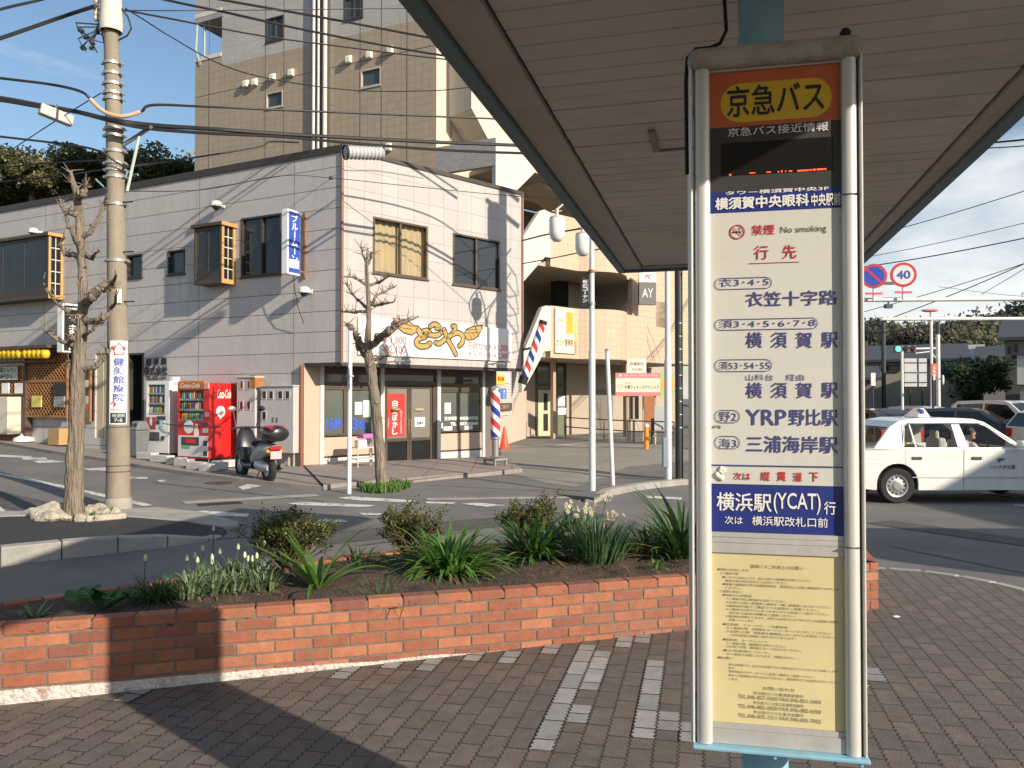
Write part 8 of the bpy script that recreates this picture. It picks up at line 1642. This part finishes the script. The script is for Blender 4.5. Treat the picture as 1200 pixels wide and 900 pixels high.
    for s in (-1, 1):
        mb = MB(); mb.box((L - .10, s * (hw - .30), D['lz']), (.12, .36, .13)); mb.build('headlight', mat('lamp glass', (.55, .56, .56), rough=.1), t, bevel=.02); mb = MB(); mb.box((.06, s * (hw - .24), D['lz'] + .05), (.10, .30, D.get('th', .15))); mb.build('tail_light', mat('tail red', (.45, .02, .02), rough=.25), t, bevel=.015)
        mb = MB(); mx = D['doors'][2] - .12; mb.box((mx, s * (hw + .10), zb + .10), (.10, .16, .12)); mb.box((mx, s * (hw + .01), zb + .06), (.06, .08, .05)); mb.build('mirror', body_m, t, bevel=.02)
    for x, nm in ((L + .0, 'front_bumper'), (.0, 'rear_bumper')): mb = MB(); mb.box((x - (.06 if x else -.06), 0, .42), (.16, D['W'] * .93, .22)); mb.build(nm, D.get('bm', body_m), t, bevel=.05, seg=3)
    return t
sedan = dict(L=4.69, W=1.695, belt=.97, xr=1.09, xf=3.87, r=.315, doors=(1.22, 2.27, 3.36), tail=[(.0, .45), (.02, .82), (.08, .93), (.70, .985)], nose=[(3.36, .985), (3.9, .93), (4.45, .84), (4.64, .74), (4.69, .5)], tw=.64, lz=.62,
             house=[(.68, .968), (1.02, 1.36), (1.20, 1.465), (1.50, 1.515), (2.2, 1.525), (2.55, 1.505), (2.74, 1.45), (3.42, .968)], glass_edges=[0, 6],
             win=[[(1.22, 1.0), (1.30, 1.385), (1.36, 1.41), (1.37, 1.41), (1.43, 1.0)], [(1.455, 1.0), (1.395, 1.41), (2.14, 1.425), (2.19, 1.0)], [(2.38, 1.0), (2.28, 1.425), (2.64, 1.415), (2.74, 1.375), (3.24, 1.0)]])
TX = (5.79, 14.87, G(7.5, 14.5)); WTX = paint('taxi white', (.80, .79, .74))
t = car('taxi', 'white taxi sedan with a roof sign crossing behind the bus stop sign', 'taxi', TX, 0.0, sedan, WTX, True)
mb = MB(); mb.hexa([(1.74, -.28, 1.525), (2.0, -.28, 1.525), (2.0, .28, 1.525), (1.74, .28, 1.525), (1.88, -.12, 1.70), (1.95, -.12, 1.70), (1.95, .12, 1.70), (1.88, .12, 1.70)]); rs = mb.build('roof_sign', WTX, t, bevel=.02)
mb = MB(); mb.box((1.86, -.16, 1.63), (.07, .16, .09)); mb.build('blue_top', mat('sign blue', (.035, .085, .46)), rs, bevel=.02)
for s in (-1, 1):
    mb = MB()
    if s < 0: put_text(mb, 'ーシクタ士富', Vector((2.72, -.854, .62)), Vector((1, 0, 0)), UP, .46, .075, .03); mb.ell((2.93, -.854, .79), (.07, .004, .022)); mb.ell((2.90, -.854, .77), (.02, .004, .035)); mb.build('door_lettering', mat('grey lettering', (.13, .13, .15), rough=.6, var=0), t)
    else: mb.bm.free()
    mb = MB(); mb.box((2.4, s * .851, .47), (2.1, .006, .014)); mb.build('side_moulding', mat('moulding', (.55, .55, .53), rough=.4), t)
mb = MB(); mb.tube([(1.195, -.80, .99), (1.275, -.715, 1.40), (1.34, -.70, 1.425), (2.66, -.70, 1.43), (2.78, -.715, 1.385), (3.30, -.80, .99), (1.195, -.805, .985)], .007, 6); mb.build('window_trim', CHR, t)
mb = MB(); mb.box((1.42, -.3, 1.04), (.14, .03, .09)); mb.build('yellow_card', mat('yellow paper', (.68, .60, .14)), t)
# driver
def skin_body(name, joints, edges, m, parent, sub=2):
    me = bpy.data.meshes.new(name); me.from_pydata([j[0] for j in joints], edges, []); o = bpy.data.objects.new(name, me); COL.objects.link(o); o.parent = parent; me.materials.append(m)
    k = o.modifiers.new('skin', 'SKIN'); k.use_smooth_shade = True
    for i, j in enumerate(joints): me.skin_vertices[0].data[i].radius = j[1] if isinstance(j[1], tuple) else (j[1], j[1])
    me.skin_vertices[0].data[0].use_root = True; s = o.modifiers.new('sub', 'SUBSURF'); s.levels = s.render_levels = sub; return o
SKN = mat('skin', (.42, .25, .17), rough=.55, var=.08)
dx, dy, dz = TX[0] + 2.60, TX[1] - .36, TX[2]
t = thing('person', 'taxi driver with short black hair in a pale pink shirt behind the wheel', 'person', (dx, dy, dz + .44)); t['rx'] = [dx, dy, dz + .44]
J = [((0, 0, .22), (.15, .17)), ((.0, 0, .42), (.12, .17)), ((.02, 0, .58), (.10, .17)), ((.03, 0, .66), .055), ((.04, 0, .72), .05), ((.02, -.20, .57), .06), ((.14, -.25, .38), .048), ((.36, -.20, .42), .036), ((.44, -.17, .45), .03), ((.02, .20, .57), .06), ((.14, .25, .38), .048), ((.36, .20, .42), .036), ((.44, .17, .45), .03), ((.15, -.1, .16), .09), ((.52, -.12, .2), .065), ((.15, .1, .16), .09), ((.52, .12, .2), .065)]
bd = skin_body('body', J, [(0, 1), (1, 2), (2, 3), (3, 4), (2, 5), (5, 6), (6, 7), (7, 8), (2, 9), (9, 10), (10, 11), (11, 12), (0, 13), (13, 14), (0, 15), (15, 16)], mat('pink shirt', (.62, .47, .47), rough=.8, var=.06), t)
mb = MB(); c = Vector((dx + .06, dy, dz + 1.235)); mb.ell(c, (.095, .075, .118), 18, 12); mb.ell(c + Vector((.095, 0, -.01)), (.022, .014, .024)); mb.ell(c + Vector((-.01, -.076, -.01)), (.018, .01, .03)); mb.ell(c + Vector((.055, 0, -.08)), (.045, .045, .04)); mb.lathe(c + Vector((-.02, 0, -.2)), [(.05, 0), (.048, .12)], 12); hd = mb.build('head', SKN, t, smooth=True)
mb = MB()
for s in (-1, 1): mb.ell(c + Vector((.083, s * .03, .012)), (.012, .014, .008)); mb.ell(c + Vector((.086, s * .03, .03)), (.008, .02, .004))
mb.box(c + Vector((.088, 0, -.055)), (.01, .045, .008)); mb.build('face_features', DKG, hd)
mb = MB(); mb.ell(c + Vector((-.018, 0, .032)), (.10, .084, .105), 18, 12); mb.build('hair', mat('black hair', (.015, .013, .012), rough=.6, var=.2), hd, smooth=True)
hatch = dict(L=4.1, W=1.69, belt=1.0, xr=.75, xf=3.25, r=.30, doors=(1.05, 1.95, 2.95), tail=[(.0, .5), (.03, 1.0)], nose=[(2.95, 1.0), (3.5, .93), (3.95, .78), (4.1, .5)], tw=.62, lz=.70, th=.4, house=[(.04, .998), (.30, 1.42), (.55, 1.52), (1.3, 1.56), (1.9, 1.54), (2.2, 1.47), (3.0, .998)], glass_edges=[0, 5], win=[[(.5, 1.03), (.62, 1.42), (1.42, 1.44), (1.45, 1.03)], [(1.52, 1.03), (1.50, 1.44), (2.1, 1.43), (2.7, 1.03)]])
van = dict(hatch, L=4.3, belt=1.08, house=[(.04, 1.078), (.12, 1.6), (.35, 1.76), (1.4, 1.80), (2.2, 1.78), (2.45, 1.70), (3.3, 1.078)], doors=(1.05, 2.0, 3.2), xf=3.4, nose=[(3.2, 1.08), (3.8, 1.0), (4.2, .82), (4.3, .5)], tw=.66, win=[[(.3, 1.12), (.36, 1.64), (1.42, 1.68), (1.45, 1.12)], [(1.52, 1.12), (1.50, 1.68), (2.35, 1.64), (2.95, 1.12)]])
def at_px(px, Y): p = P(px, 466, Y); return (p.x, Y, G(p.x, Y))
car('parked_car', 'dark hatchback with a red tail light next to the bus stop sign', 'car', at_px(1058, 23), R(105), hatch, paint('dark red black', (.035, .022, .022)))
car('parked_car', 'pale silver car furthest away behind the taxi boot', 'car', at_px(1040, 33), R(-60), dict(hatch), paint('silver grey', (.42, .44, .46)))
car('parked_car', 'dark blue grey car directly behind the taxi roof sign', 'car', at_px(1068, 27.5), R(-38), hatch, paint('slate blue', (.05, .06, .075)))
car('van', 'white van facing the camera behind the taxi windscreen', 'van', at_px(1128, 30), R(-70), van, paint('van white', (.70, .70, .68)))
car('parked_car', 'white car cut off at the right edge behind the taxi bonnet', 'car', at_px(1196, 24), R(0), hatch, paint('van white', (.70, .70, .68)))
# unseen bus and station hall, added and sized to shade road and taxi
t = thing('bus', 'large unseen bus added right of the shelter to shade the road', 'bus', (9.4, 3.9, 0)); BUSM = paint('bus silver', (.5, .5, .48)); mb = MB(); mb.box((14.6, 5.0, 1.75), (10.4, 2.4, 2.5)); mb.build('body', BUSM, t, bevel=.12, seg=3); mb = MB(); mb.box((14.6, 5.0, 2.0), (10.0, 2.42, .9)); mb.build('window', CARDK, t)
for x in (11.6, 17.4): mb = MB(); mb.lathe((x, 5.0, .42), [(0, -1.2), (.48, -1.2), (.48, 1.2), (0, 1.2)], 20, (0, 1, 0)); mb.build('wheel', TYRE, t)
t = thing('shade_caster_building', 'plain unseen station building added to shade the road and taxi', 'building', (27, -3, 0)); mb = MB(); mb.box((28.4, -2, 3.2), (17.6, 17, 6.9)); mb.build('wall', STIP, t); mb = MB(); mb.box((28.6, -2, 6.8), (18, 17.4, .25)); mb.build('roof', BROWN, t)

# ------------------------------------------------------------------ scooter
sc = PG(315, 566, .02); hd_ = W1.n * -1.0; a_ = math.atan2(.76, -.65)
t = thing('scooter', 'black and silver scooter with a top box parked in front of the meter cabinets', 'scooter', tuple(sc), None, a_); t['rx'] = [0, 0, 0]
BLKP = mat('scooter black', (.018, .018, .02), rough=.3, var=.05, coat=.4); SIL = mat('scooter silver', (.42, .42, .42), rough=.4, metal=.3, var=.08)
for x in (0, 1.28):
    mb = MB(); mb.lathe((x, 0, .25), [(.13, -.05), (.22, -.055), (.25, -.03), (.25, .03), (.22, .055), (.13, .05)], 24, (0, 1, 0)); w = mb.build('wheel', TYRE, t, smooth=True); mb = MB(); mb.lathe((x, 0, .25), [(0, -.06), (.13, -.045), (.135, .045), (0, .06)], 18, (0, 1, 0)); mb.build('rim', RIM, w)
def hull(name, secs, m, n=12, parent=t):
    mb = MB(); rings = []
    for x, z, w, h in secs: rings.append([mb.bm.verts.new((x, w * math.cos(2 * math.pi * k / n), z + h * math.sin(2 * math.pi * k / n))) for k in range(n)])
    for a, b in zip(rings, rings[1:]):
        for k in range(n): mb.bm.faces.new([a[k], a[(k + 1) % n], b[(k + 1) % n], b[k]])
    mb.bm.faces.new(rings[0]); mb.bm.faces.new(rings[-1]); return mb.build(name, m, parent, smooth=True, angle=60)
hull('rear_body', [(-.26, .66, .04, .04), (-.15, .64, .13, .10), (.1, .60, .17, .15), (.38, .52, .17, .16), (.55, .42, .14, .12)], SIL); hull('seat', [(-.12, .78, .10, .04), (.1, .79, .15, .055), (.4, .76, .15, .06), (.58, .70, .10, .05)], BLKP)
hull('floor', [(.5, .30, .14, .09), (.8, .28, .16, .07), (1.0, .34, .16, .10)], BLKP); hull('leg_shield', [(.92, .40, .18, .16), (1.02, .62, .22, .22), (1.10, .85, .17, .14), (1.12, .96, .10, .06)], BLKP); hull('front_mudguard', [(1.02, .44, .06, .04), (1.25, .53, .08, .04), (1.5, .40, .06, .04)], BLKP); hull('engine', [(-.12, .28, .10, .08), (.12, .30, .15, .12), (.4, .32, .13, .12)], RIM)
hull('top_box', [(-.46, .92, .10, .09), (-.42, .92, .20, .14), (-.2, .92, .22, .15), (.0, .92, .20, .13), (.03, .92, .12, .08)], BLKP, 16); hull('box_reflector', [(-.43, 1.01, .15, .03), (-.25, 1.04, .215, .035), (-.05, 1.03, .18, .03)], mat('reflector red', (.40, .02, .03), rough=.2), 16)
mb = MB(); mb.tube([(1.06, -.33, .98), (1.08, -.12, 1.0), (1.08, .12, 1.0), (1.06, .33, .98)], .018, 8); mb.tube([(1.3, 0, .3), (1.08, 0, .98)], .025, 8); mb.build('handlebar', BLKP, t, smooth=True)
for s in (-1, 1): mb = MB(); mb.tube([(1.08, s * .2, 1.0), (1.06, s * .26, 1.3)], .008, 6); mb.ell((1.05, s * .29, 1.36), (.02, .08, .055)); mb.build('mirror', CHR if s > 0 else BLKP, t, smooth=True); mb = MB(); mb.ell((-.24, s * .12, .60), (.03, .05, .035)); mb.build('indicator', mat('orange lens', (.6, .25, .03), rough=.3), t, smooth=True)
mb = MB(); mb.face([(1.13, -.20, .95), (1.13, .20, .95), (1.02, .15, 1.32), (1.02, -.15, 1.32)]); mb.build('windshield', glass('screen', (.3, .3, .3), through=.6), t); mb = MB(); mb.box((-.29, 0, .66), (.05, .22, .07)); mb.build('tail_light', mat('tail red', (.45, .02, .02)), t, bevel=.015); mb = MB(); mb.box((-.31, 0, .53), (.012, .21, .14)); mb.build('number_plate', mat('pink plate', (.68, .38, .38), rough=.5), t)
mb = MB(); mb.tube([(.3, -.16, .25), (.0, -.18, .27), (-.2, -.18, .32)], [.03, .055, .05], 10); mb.build('exhaust', DKG, t, smooth=True); mb = MB(); mb.tube([(.35, 0, .25), (.30, .16, .0)], .014, 6); mb.tube([(.35, 0, .25), (.30, -.16, .0)], .014, 6); mb.build('stand', STEEL, t)

# ------------------------------------------------------------------ far right: street beyond, signals, houses, trees, hills
def sign_disc(x, y, Y, label, kind):
    c = P(x, y, Y); r = .30 * 1.02; t = thing('road_sign', label, 'road sign', tuple(c)); nv = Vector((-c.x, -c.y, 0)).normalized() * .02 + Vector((0, 0, 0)); ax = Vector((-.25, -1, 0)).normalized(); rt = Vector((-ax.y, ax.x, 0))
    mb = MB(); mb.lathe(c, [(0, -.01), (r, -.01), (r, .01), (r * .78, .012)], 32, ax); mb.build('red_rim', mat('sign red', (.60, .05, .06)), t); mb = MB(); mb.lathe(c, [(r * .79, .008), (r * .79, .013), (0, .013)], 32, ax); mb.build('face', mat('sign blue', (.035, .085, .46)) if kind == 'no' else mat('enamel white', (.78, .77, .74)), t)
    mb = MB(); o = c + ax * .016
    if kind == 'no': d = (rt - UP).normalized(); n = (rt + UP).normalized() * r * .09; mb.face([o - d * r * .8 - n, o + d * r * .8 - n, o + d * r * .8 + n, o - d * r * .8 + n]); mb.build('red_bar', mat('sign red', (.60, .05, .06)), t)
    else: put_text(mb, '40', o - rt * r * .5 - UP * r * .33, rt, UP, r * 1.0, r * .66, .03); mb.build('numerals', mat('sign letter blue', (.06, .11, .38)), t)
    mb = MB(); q = c - UP * (r + .13); mb.box(q, (.42, .03, .05)); mb.build('arrow_plate', mat('sign red', (.60, .05, .06)), t); mb = MB(); mb.tube([c - ax * .03 + UP * .2, c - ax * .03 - UP * .62], .03, 8); mb.build('stem', WPT, t)
sign_disc(1024, 323.5, 19.5, 'round blue no parking sign with a red rim above the white arm', 'no'); sign_disc(1058.5, 322, 19.5, 'round white speed limit sign reading 40 with a red rim', '40')
for xs, y0, y1, Y, lb in ((930, 352, 349.5, 19.7, 'white overhead arm carrying the two round road signs'), (1033, 374, 373, 26, 'lower white overhead arm with small hanging lamps')):
    a, b = P(xs, y0, Y), P(1300, y1, Y); t = thing('signal_gantry', lb, 'signal arm', (b.x, b.y, G(b.x, b.y))); mb = MB(); mb.tube([a, b], .055, 10); mb.build('beam', WPT, t, smooth=True); mb = MB(); mb.tube([(b.x, b.y, -.5), b + UP * .8], .11, 12); mb.build('post', WPT, t, smooth=True)
    for x in ((1041,) if Y < 20 else (1080, 1166)): c = P(x, y0 + (4 if Y < 20 else 3), Y); mb = MB(); mb.box(c - UP * .06, (.16, .16, .10)); mb.tube([c, c + UP * .1], .02, 6); mb.build('lamp', DKG, t)
mb = MB(); a = P(1041, 332, 19.5); mb.box(a, (.28, .05, .07)); solo(mb.build('sign_plate', DKG), 'small dark plate between the two round road signs', 'plate')
Yt = 34; c = P(1060, 409, Yt); t = thing('traffic_light', 'horizontal traffic light showing green on a thin arm', 'traffic light', (P(1099, 409, Yt).x, Yt, -.2))
mb = MB(); mb.box(c, (.96, .16, .30)); mb.build('housing', mat('signal grey', (.10, .11, .11), rough=.5), t, bevel=.05)
for k, (m, x) in enumerate(((mat('signal green', (.05, .6, .35), emit=(.05, 1, .55), estr=2.5, var=0), -.31), (mat('signal dark', (.03, .012, .015), rough=.2), 0), (mat('signal dark', (.03, .012, .015)), .31))): mb = MB(); mb.lathe(c + Vector((x, -.085, 0)), [(0, .03), (.10, .02), (.115, 0)], 16, (0, -1, 0)); mb.build('lens', m, t, smooth=True); mb = MB(); mb.tube([c + Vector((x + .14 * math.cos(k2), -.09, .14 * math.sin(k2))) for k2 in [math.pi * j / 8 for j in range(9)]], .012, 5); mb.build('hood', DKG, t)
mb = MB(); mb.tube([c, P(1099, 408, Yt)], .04, 8); mb.tube([P(1073, 414, Yt), P(1090, 412, Yt), P(1097, 420, Yt)], .025, 8); mb.build('arm', WPT, t, smooth=True); q = P(1099.5, 450, Yt); mb = MB(); mb.tube([(q.x, q.y, -.4), (q.x, q.y, P(1099, 392, Yt).z)], .085, 10); mb.build('pole', WPT, t, smooth=True); mb = MB(); mb.tube([(q.x, q.y, P(1099, 392, Yt).z), (q.x, q.y, P(1099, 377, Yt).z)], .09, 8); mb.build('pole_top', DKG, t)
def simple_pole(x, y0, Y, r, m, label, top=None):
    q = P(x, y0, Y); t = thing('pole', label, 'pole', (q.x, q.y, G(q.x, q.y))); mb = MB(); mb.tube([(q.x, q.y, -.5), q], r, 8); mb.build('shaft', m, t, smooth=True)
    if top: mb = MB(); mb.ell(q + Vector((-.05, 0, .02)), (.36, .14, .07)); mb.build('lamp_head', top, t, smooth=True)
simple_pole(1035, 378, 44, .12, DKG, 'dark wooden utility pole left of the green traffic light'); simple_pole(1057, 412, 30, .05, WPT, 'thin white pole under the green traffic light'); simple_pole(1091, 364.5, 32, .055, WPT, 'tall white lamp pole with an orange red lamp head', mat('lamp orange', (.62, .25, .17), rough=.5))
def flat_board(x0, x1, y0, y1, Y, m, label, grid=False, text=None):
    a, b = P(x0, y1, Y), P(x1, y0, Y); t = thing('sign_board', label, 'sign', (a.x, a.y, a.z)); mb = MB(); mb.hexa([(a.x, Y, a.z), (b.x, Y, a.z), (b.x, Y + .06, a.z), (a.x, Y + .06, a.z), (a.x, Y, b.z), (b.x, Y, b.z), (b.x, Y + .06, b.z), (a.x, Y + .06, b.z)]); mb.build('board', m, t)
    mb = MB(); mb.tube([((a.x + b.x) / 2, Y + .1, -.5), ((a.x + b.x) / 2, Y + .1, b.z)], .05, 6); mb.build('post', BROWN, t)
    if grid: mb = MB(); [mb.box(((a.x + b.x) / 2, Y - .02, a.z + (b.z - a.z) * k), (b.x - a.x, .03, .04)) for k in (.15, .5, .85)]; mb.build('frame', DKG, t)
    if text: mb = MB(); [put_text(mb, ch, Vector((a.x + .06, Y - .01, b.z - (i + 1) * .34)), Vector((1, 0, 0)), UP, b.x - a.x - .12, .28, .02) for i, ch in enumerate(text)]; mb.build('lettering', WHITE_INK, t)
flat_board(1060, 1074.5, 420, 453, 37, mat('board back', (.46, .47, .47), rough=.6), 'pale back of a large board left of its narrower neighbour', True); flat_board(1077, 1086, 420, 453, 37, mat('board back', (.46, .47, .47)), 'narrow pale back of a large board right of its wider neighbour', True)
flat_board(1091.5, 1098, 426, 441, 31, mat('signal red board', (.60, .10, .07), rough=.5), 'small red upright board on the lamp pole', False, '止車'); flat_board(1021, 1026, 437, 452, 36, WPL, 'narrow white upright board on the left house')
c = P(1105, 445, 32); t = thing('traffic_mirror', 'round white traffic mirror facing away beside the signal pole', 'mirror', tuple(c)); mb = MB(); mb.lathe(c, [(0, .05), (.15, .04), (.22, 0), (.2, -.03), (0, -.04)], 18, (.9, -.45, 0)); mb.build('disc', WPL, t, smooth=True); mb = MB(); mb.tube([c, P(1100, 444, 32)], .03, 6); mb.build('bracket', STEEL, t)
ROOF = mat('dark roof tile', (.055, .058, .065), rough=.6, var=.15, vscale=8); ROOFL = mat('pale metal roof', (.34, .35, .36), rough=.5, var=.08); HWALL = mat('house cream', (.36, .33, .25), rough=.8, var=.08); HGREY = mat('house grey', (.20, .20, .20), rough=.8, var=.1); HWHT = mat('house white', (.48, .48, .46), rough=.8, var=.06)
def house(x0, x1, yr, ye, Y, dep, wm, rm, label, wins=(), z0=-.5, base=True):
    c = P((x0 + x1) / 2, ye, Y); D = math.hypot(c.x, c.y); k = D * (Y / D) ** 2 / FPX; w = (x1 - x0) * k / 2; ze = c.z; zr = ze + (ye - yr) * (Y + dep / 2) / FPX; t = thing('house', label, 'house', (c.x, c.y, z0), None, -math.atan2(c.x, c.y)); t['rx'] = [0, 0, z0]
    mb = MB(); mb.box((0, dep / 2 + .1, (ze + z0) / 2), (2 * w - .6, dep - .5, ze - z0)); mb.build('wall', wm, t)
    mb = MB(); mb.prism([(-w, 0, ze), (-w, dep / 2, zr), (-w, dep, ze), (-w, dep, ze + .15), (-w, dep / 2, zr + .18), (-w, 0, ze + .15)], (2 * w, 0, 0)); mb.build('roof', rm, t); mb = MB(); mb.prism([(.4 - w, .35, ze), (.4 - w, dep / 2, zr), (.4 - w, dep - .35, ze)], (2 * w - .8, 0, 0)); mb.build('gable', wm, t)
    wl = Wall((0, .34), d=(1, 0)); wl.n = Vector((0, -1, 0)); pz = lambda y: ze - (y - ye) * Y / FPX; px = lambda x: (x - (x0 + x1) / 2) * k
    for a, b, e, f in wins: mb = MB(); mb.frame(wl, px(a), px(b), pz(f), pz(e), .08, -.02, .05); fr = mb.build('window', BROWN, t); mb = MB(); mb.fb(wl, px(a) + .05, px(b) - .05, pz(f) + .05, pz(e) - .05, .0, .02); mb.build('pane', DGL, fr)
    return t
house(1006, 1137, 404, 423.5, 46, 9, HWALL, ROOF, 'cream house with a wide dark tiled roof across the crossing', ((1037, 1053, 427, 436), (1104, 1120, 426, 434), (1016, 1022, 430, 440))); house(1088, 1156, 404.5, 424, 54, 9, HWHT, ROOFL, 'house with a pale metal roof behind the dark roofed one'); house(1142, 1188, 406, 424, 52, 8, HGREY, ROOF, 'house with a dark roof behind the round green tree')
house(1166, 1300, 371, 397, 36, 9, HGREY, ROOF, 'tall grey house at the right edge', ((1179, 1183, 404, 413), (1187, 1191, 402, 413))); house(940, 1032, 432, 446, 42, 6, HGREY, ROOF, 'low grey house beside the bus stop sign')
a = P(1192, 450, 33); t = thing('outbuilding', 'small white walled shed at the right edge', 'shed', (a.x, 33, -.5), None, -math.atan2(a.x, 33)); t['rx'] = [0, 0, -.5]; mb = MB(); mb.box((2.2, 2, a.z + .6), (4.4, 4, 1.25)); mb.build('upper_wall', HWHT, t); mb = MB(); mb.box((2.2, 2, (a.z - .5) / 2), (4.2, 3.8, a.z + .45)); mb.build('lower_wall', HGREY, t); mb = MB(); mb.box((2.2, 2, a.z + 1.27), (4.8, 4.4, .08)); mb.build('roof', ROOF, t)
mb = MB(); [mb.box((P(x, 478, 31).x, 31, .35), (.05, .05, 1.2)) for x in range(1130, 1290, 7)]; q0, q1 = P(1130, 478, 31).x, P(1290, 478, 31).x; mb.box(((q0 + q1) / 2, 31, .9), (q1 - q0, .06, .08)); mb.box(((q0 + q1) / 2, 31, .4), (q1 - q0, .06, .06)); solo(mb.build('guard_fence', mat('fence grey', (.22, .22, .21), rough=.6)), 'low grey railing in front of the houses at the right', 'railing')
def crown(t, c, r, n, leaf, mats, seed, clumps=26, flat=.8, name='crown'):
    rng = random.Random(seed); cs = []
    for k in range(clumps): d = Vector((rng.gauss(0, 1), rng.gauss(0, 1), rng.gauss(0, 1))).normalized(); cs.append((c + Vector((d.x * r[0], d.y * r[1], d.z * r[2])) * rng.uniform(.35, .95), rng.uniform(.22, .42)))
    for mi, m in enumerate(mats):
        mb = MB()
        for k in range(n // len(mats)):
            q, s = cs[(rng.randrange(len(cs)) // len(mats)) * len(mats) + mi if len(cs) % len(mats) == 0 else rng.randrange(len(cs))]; d = Vector((rng.gauss(0, 1), rng.gauss(0, 1), rng.gauss(0, 1))).normalized() * rng.random() ** .4; p = q + Vector((d.x * r[0] * s, d.y * r[1] * s, d.z * r[2] * s)); a = Vector((rng.uniform(-1, 1), rng.uniform(-1, 1), rng.uniform(-.4, .8))).normalized(); b = a.orthogonal().normalized(); l = leaf * rng.uniform(.5, 1.3)
            mb.face([p, p + a * l * .5 + b * l * .35, p + a * l, p + a * l * .5 - b * l * .35])
        mb.build(name, m, t)
PINE = [leaf_mat('pine dark', (.045, .06, .02), tr=.2), leaf_mat('pine olive', (.115, .11, .04), tr=.2)]; GRN = [leaf_mat('tree dark', (.022, .042, .014), tr=.15), leaf_mat('tree mid', (.05, .075, .022), tr=.15)]
def tree(label, x, y, Y, r, n, leaf, mats, seed, group, clumps=26):
    c = P(x, y, Y); gz = G(c.x, c.y); t = thing('tree', label, 'tree', (c.x, c.y, gz), group); mb = MB(); mb.tube([(c.x, c.y, gz - 1), (c.x + .2, c.y, (c.z + gz) / 2), c], [r[0] * .13, r[0] * .09, r[0] * .05], 8)
    for k in range(5): a = k * 1.26; mb.tube([(c.x, c.y, c.z - r[2] * .5), c + Vector((r[0] * .7 * math.cos(a), r[1] * .7 * math.sin(a), r[2] * .1))], [r[0] * .05, r[0] * .015], 6)
    mb.build('trunk', TWIG, t, smooth=True); crown(t, c, r, n, leaf, mats, seed, clumps)
gl = 'pine trees behind the corner building'
for i, (x, y, r) in enumerate(((-20, 206, 3.6), (38, 201, 3.4), (108, 202, 2.6), (168, 202, 3.0), (218, 204, 2.4), (75, 218, 2.6))): tree('dark pine crown rising behind the roof of the corner building', x, y, 46, (r, r, r * .48), 11000, .21, PINE, 90 + i, gl)
tree('round dark green tree in front of the grey houses across the crossing', 1146, 440, 38, (1.55, 1.4, 1.35), 9000, .16, GRN, 97, None, 30)
hd2 = P(1135, 468, 36); t = thing('hedge', 'dark clipped hedge under the round green tree', 'hedge', (hd2.x, 36, -.3)); crown(t, Vector((hd2.x, 36, .6)), (2.0, .7, .95), 7000, .13, GRN[:1], 98, 30, name='foliage')
def hill(pts, Y, dep, name, m, n, leaf, seed, lm):
    rng = random.Random(seed); mb = MB(); fr = [P(x, y, Y) for x, y in pts]; rows = 7; V = []
    for j in range(rows): f = j / (rows - 1); V.append([mb.bm.verts.new((p.x, Y - dep * (1 - f), -.5 + (p.z + .5) * math.sin(f * math.pi / 2))) for p in fr])
    for j in range(rows - 1):
        for i in range(len(fr) - 1): mb.bm.faces.new([V[j][i], V[j][i + 1], V[j + 1][i + 1], V[j + 1][i]])
    o = struct(mb.build(name, m, smooth=True)); L_ = [MB() for _ in lm]
    for k in range(n):
        i = rng.randrange(len(fr) - 1); f = rng.random() ** .5; u = rng.random(); q = fr[i] + (fr[i + 1] - fr[i]) * u; g = int(noise.noise(Vector((q.x * .12, f * 6, 0))) * 3 + 10) % len(lm); z = -.5 + (q.z + .5) * math.sin(f * math.pi / 2); p = Vector((q.x, Y - dep * (1 - f), z)) + Vector((rng.gauss(0, 1.2), rng.gauss(0, 1.2), abs(rng.gauss(0, 1.1)) * (1 + noise.noise(q * .2)))); a = Vector((rng.uniform(-1, 1), rng.uniform(-1, 1), rng.uniform(-.3, 1))).normalized(); b = a.orthogonal(); l = leaf * rng.uniform(.5, 1.4); L_[g].face([p, p + a * l * .5 + b * l * .4, p + a * l, p + a * l * .5 - b * l * .4])
    for i, mb in enumerate(L_): tag(mb.build('hill_woodland', lm[i]), 'woodland covering the far hill at the right' if name == 'hill' else 'woodland covering the hill beyond the houses', 'woodland', 'far woodland', 'stuff')
WD = [leaf_mat('wood dark', (.035, .045, .02), tr=.1), leaf_mat('wood olive', (.10, .095, .035), tr=.1), leaf_mat('wood brown', (.13, .095, .05), tr=.1)]
hill([(1040, 408), (1060, 404), (1085, 398), (1105, 402), (1125, 396), (1145, 392), (1165, 387), (1180, 379), (1200, 368), (1240, 355), (1300, 350)], 120, 45, 'hill', mat('hill soil', (.06, .06, .03), rough=1), 42000, .6, 5, WD)
hill([(820, 420), (900, 395), (960, 388), (1015, 390), (1035, 400), (1052, 409)], 190, 40, 'hill', mat('hill soil', (.06, .06, .03)), 14000, 1.0, 6, WD[:1])
hill([(-700, 300), (-400, 260), (-150, 228), (0, 222), (120, 226), (240, 230), (330, 250)], 62, 14, 'hill', mat('hill soil', (.06, .06, .03)), 12000, .4, 7, WD[:2])
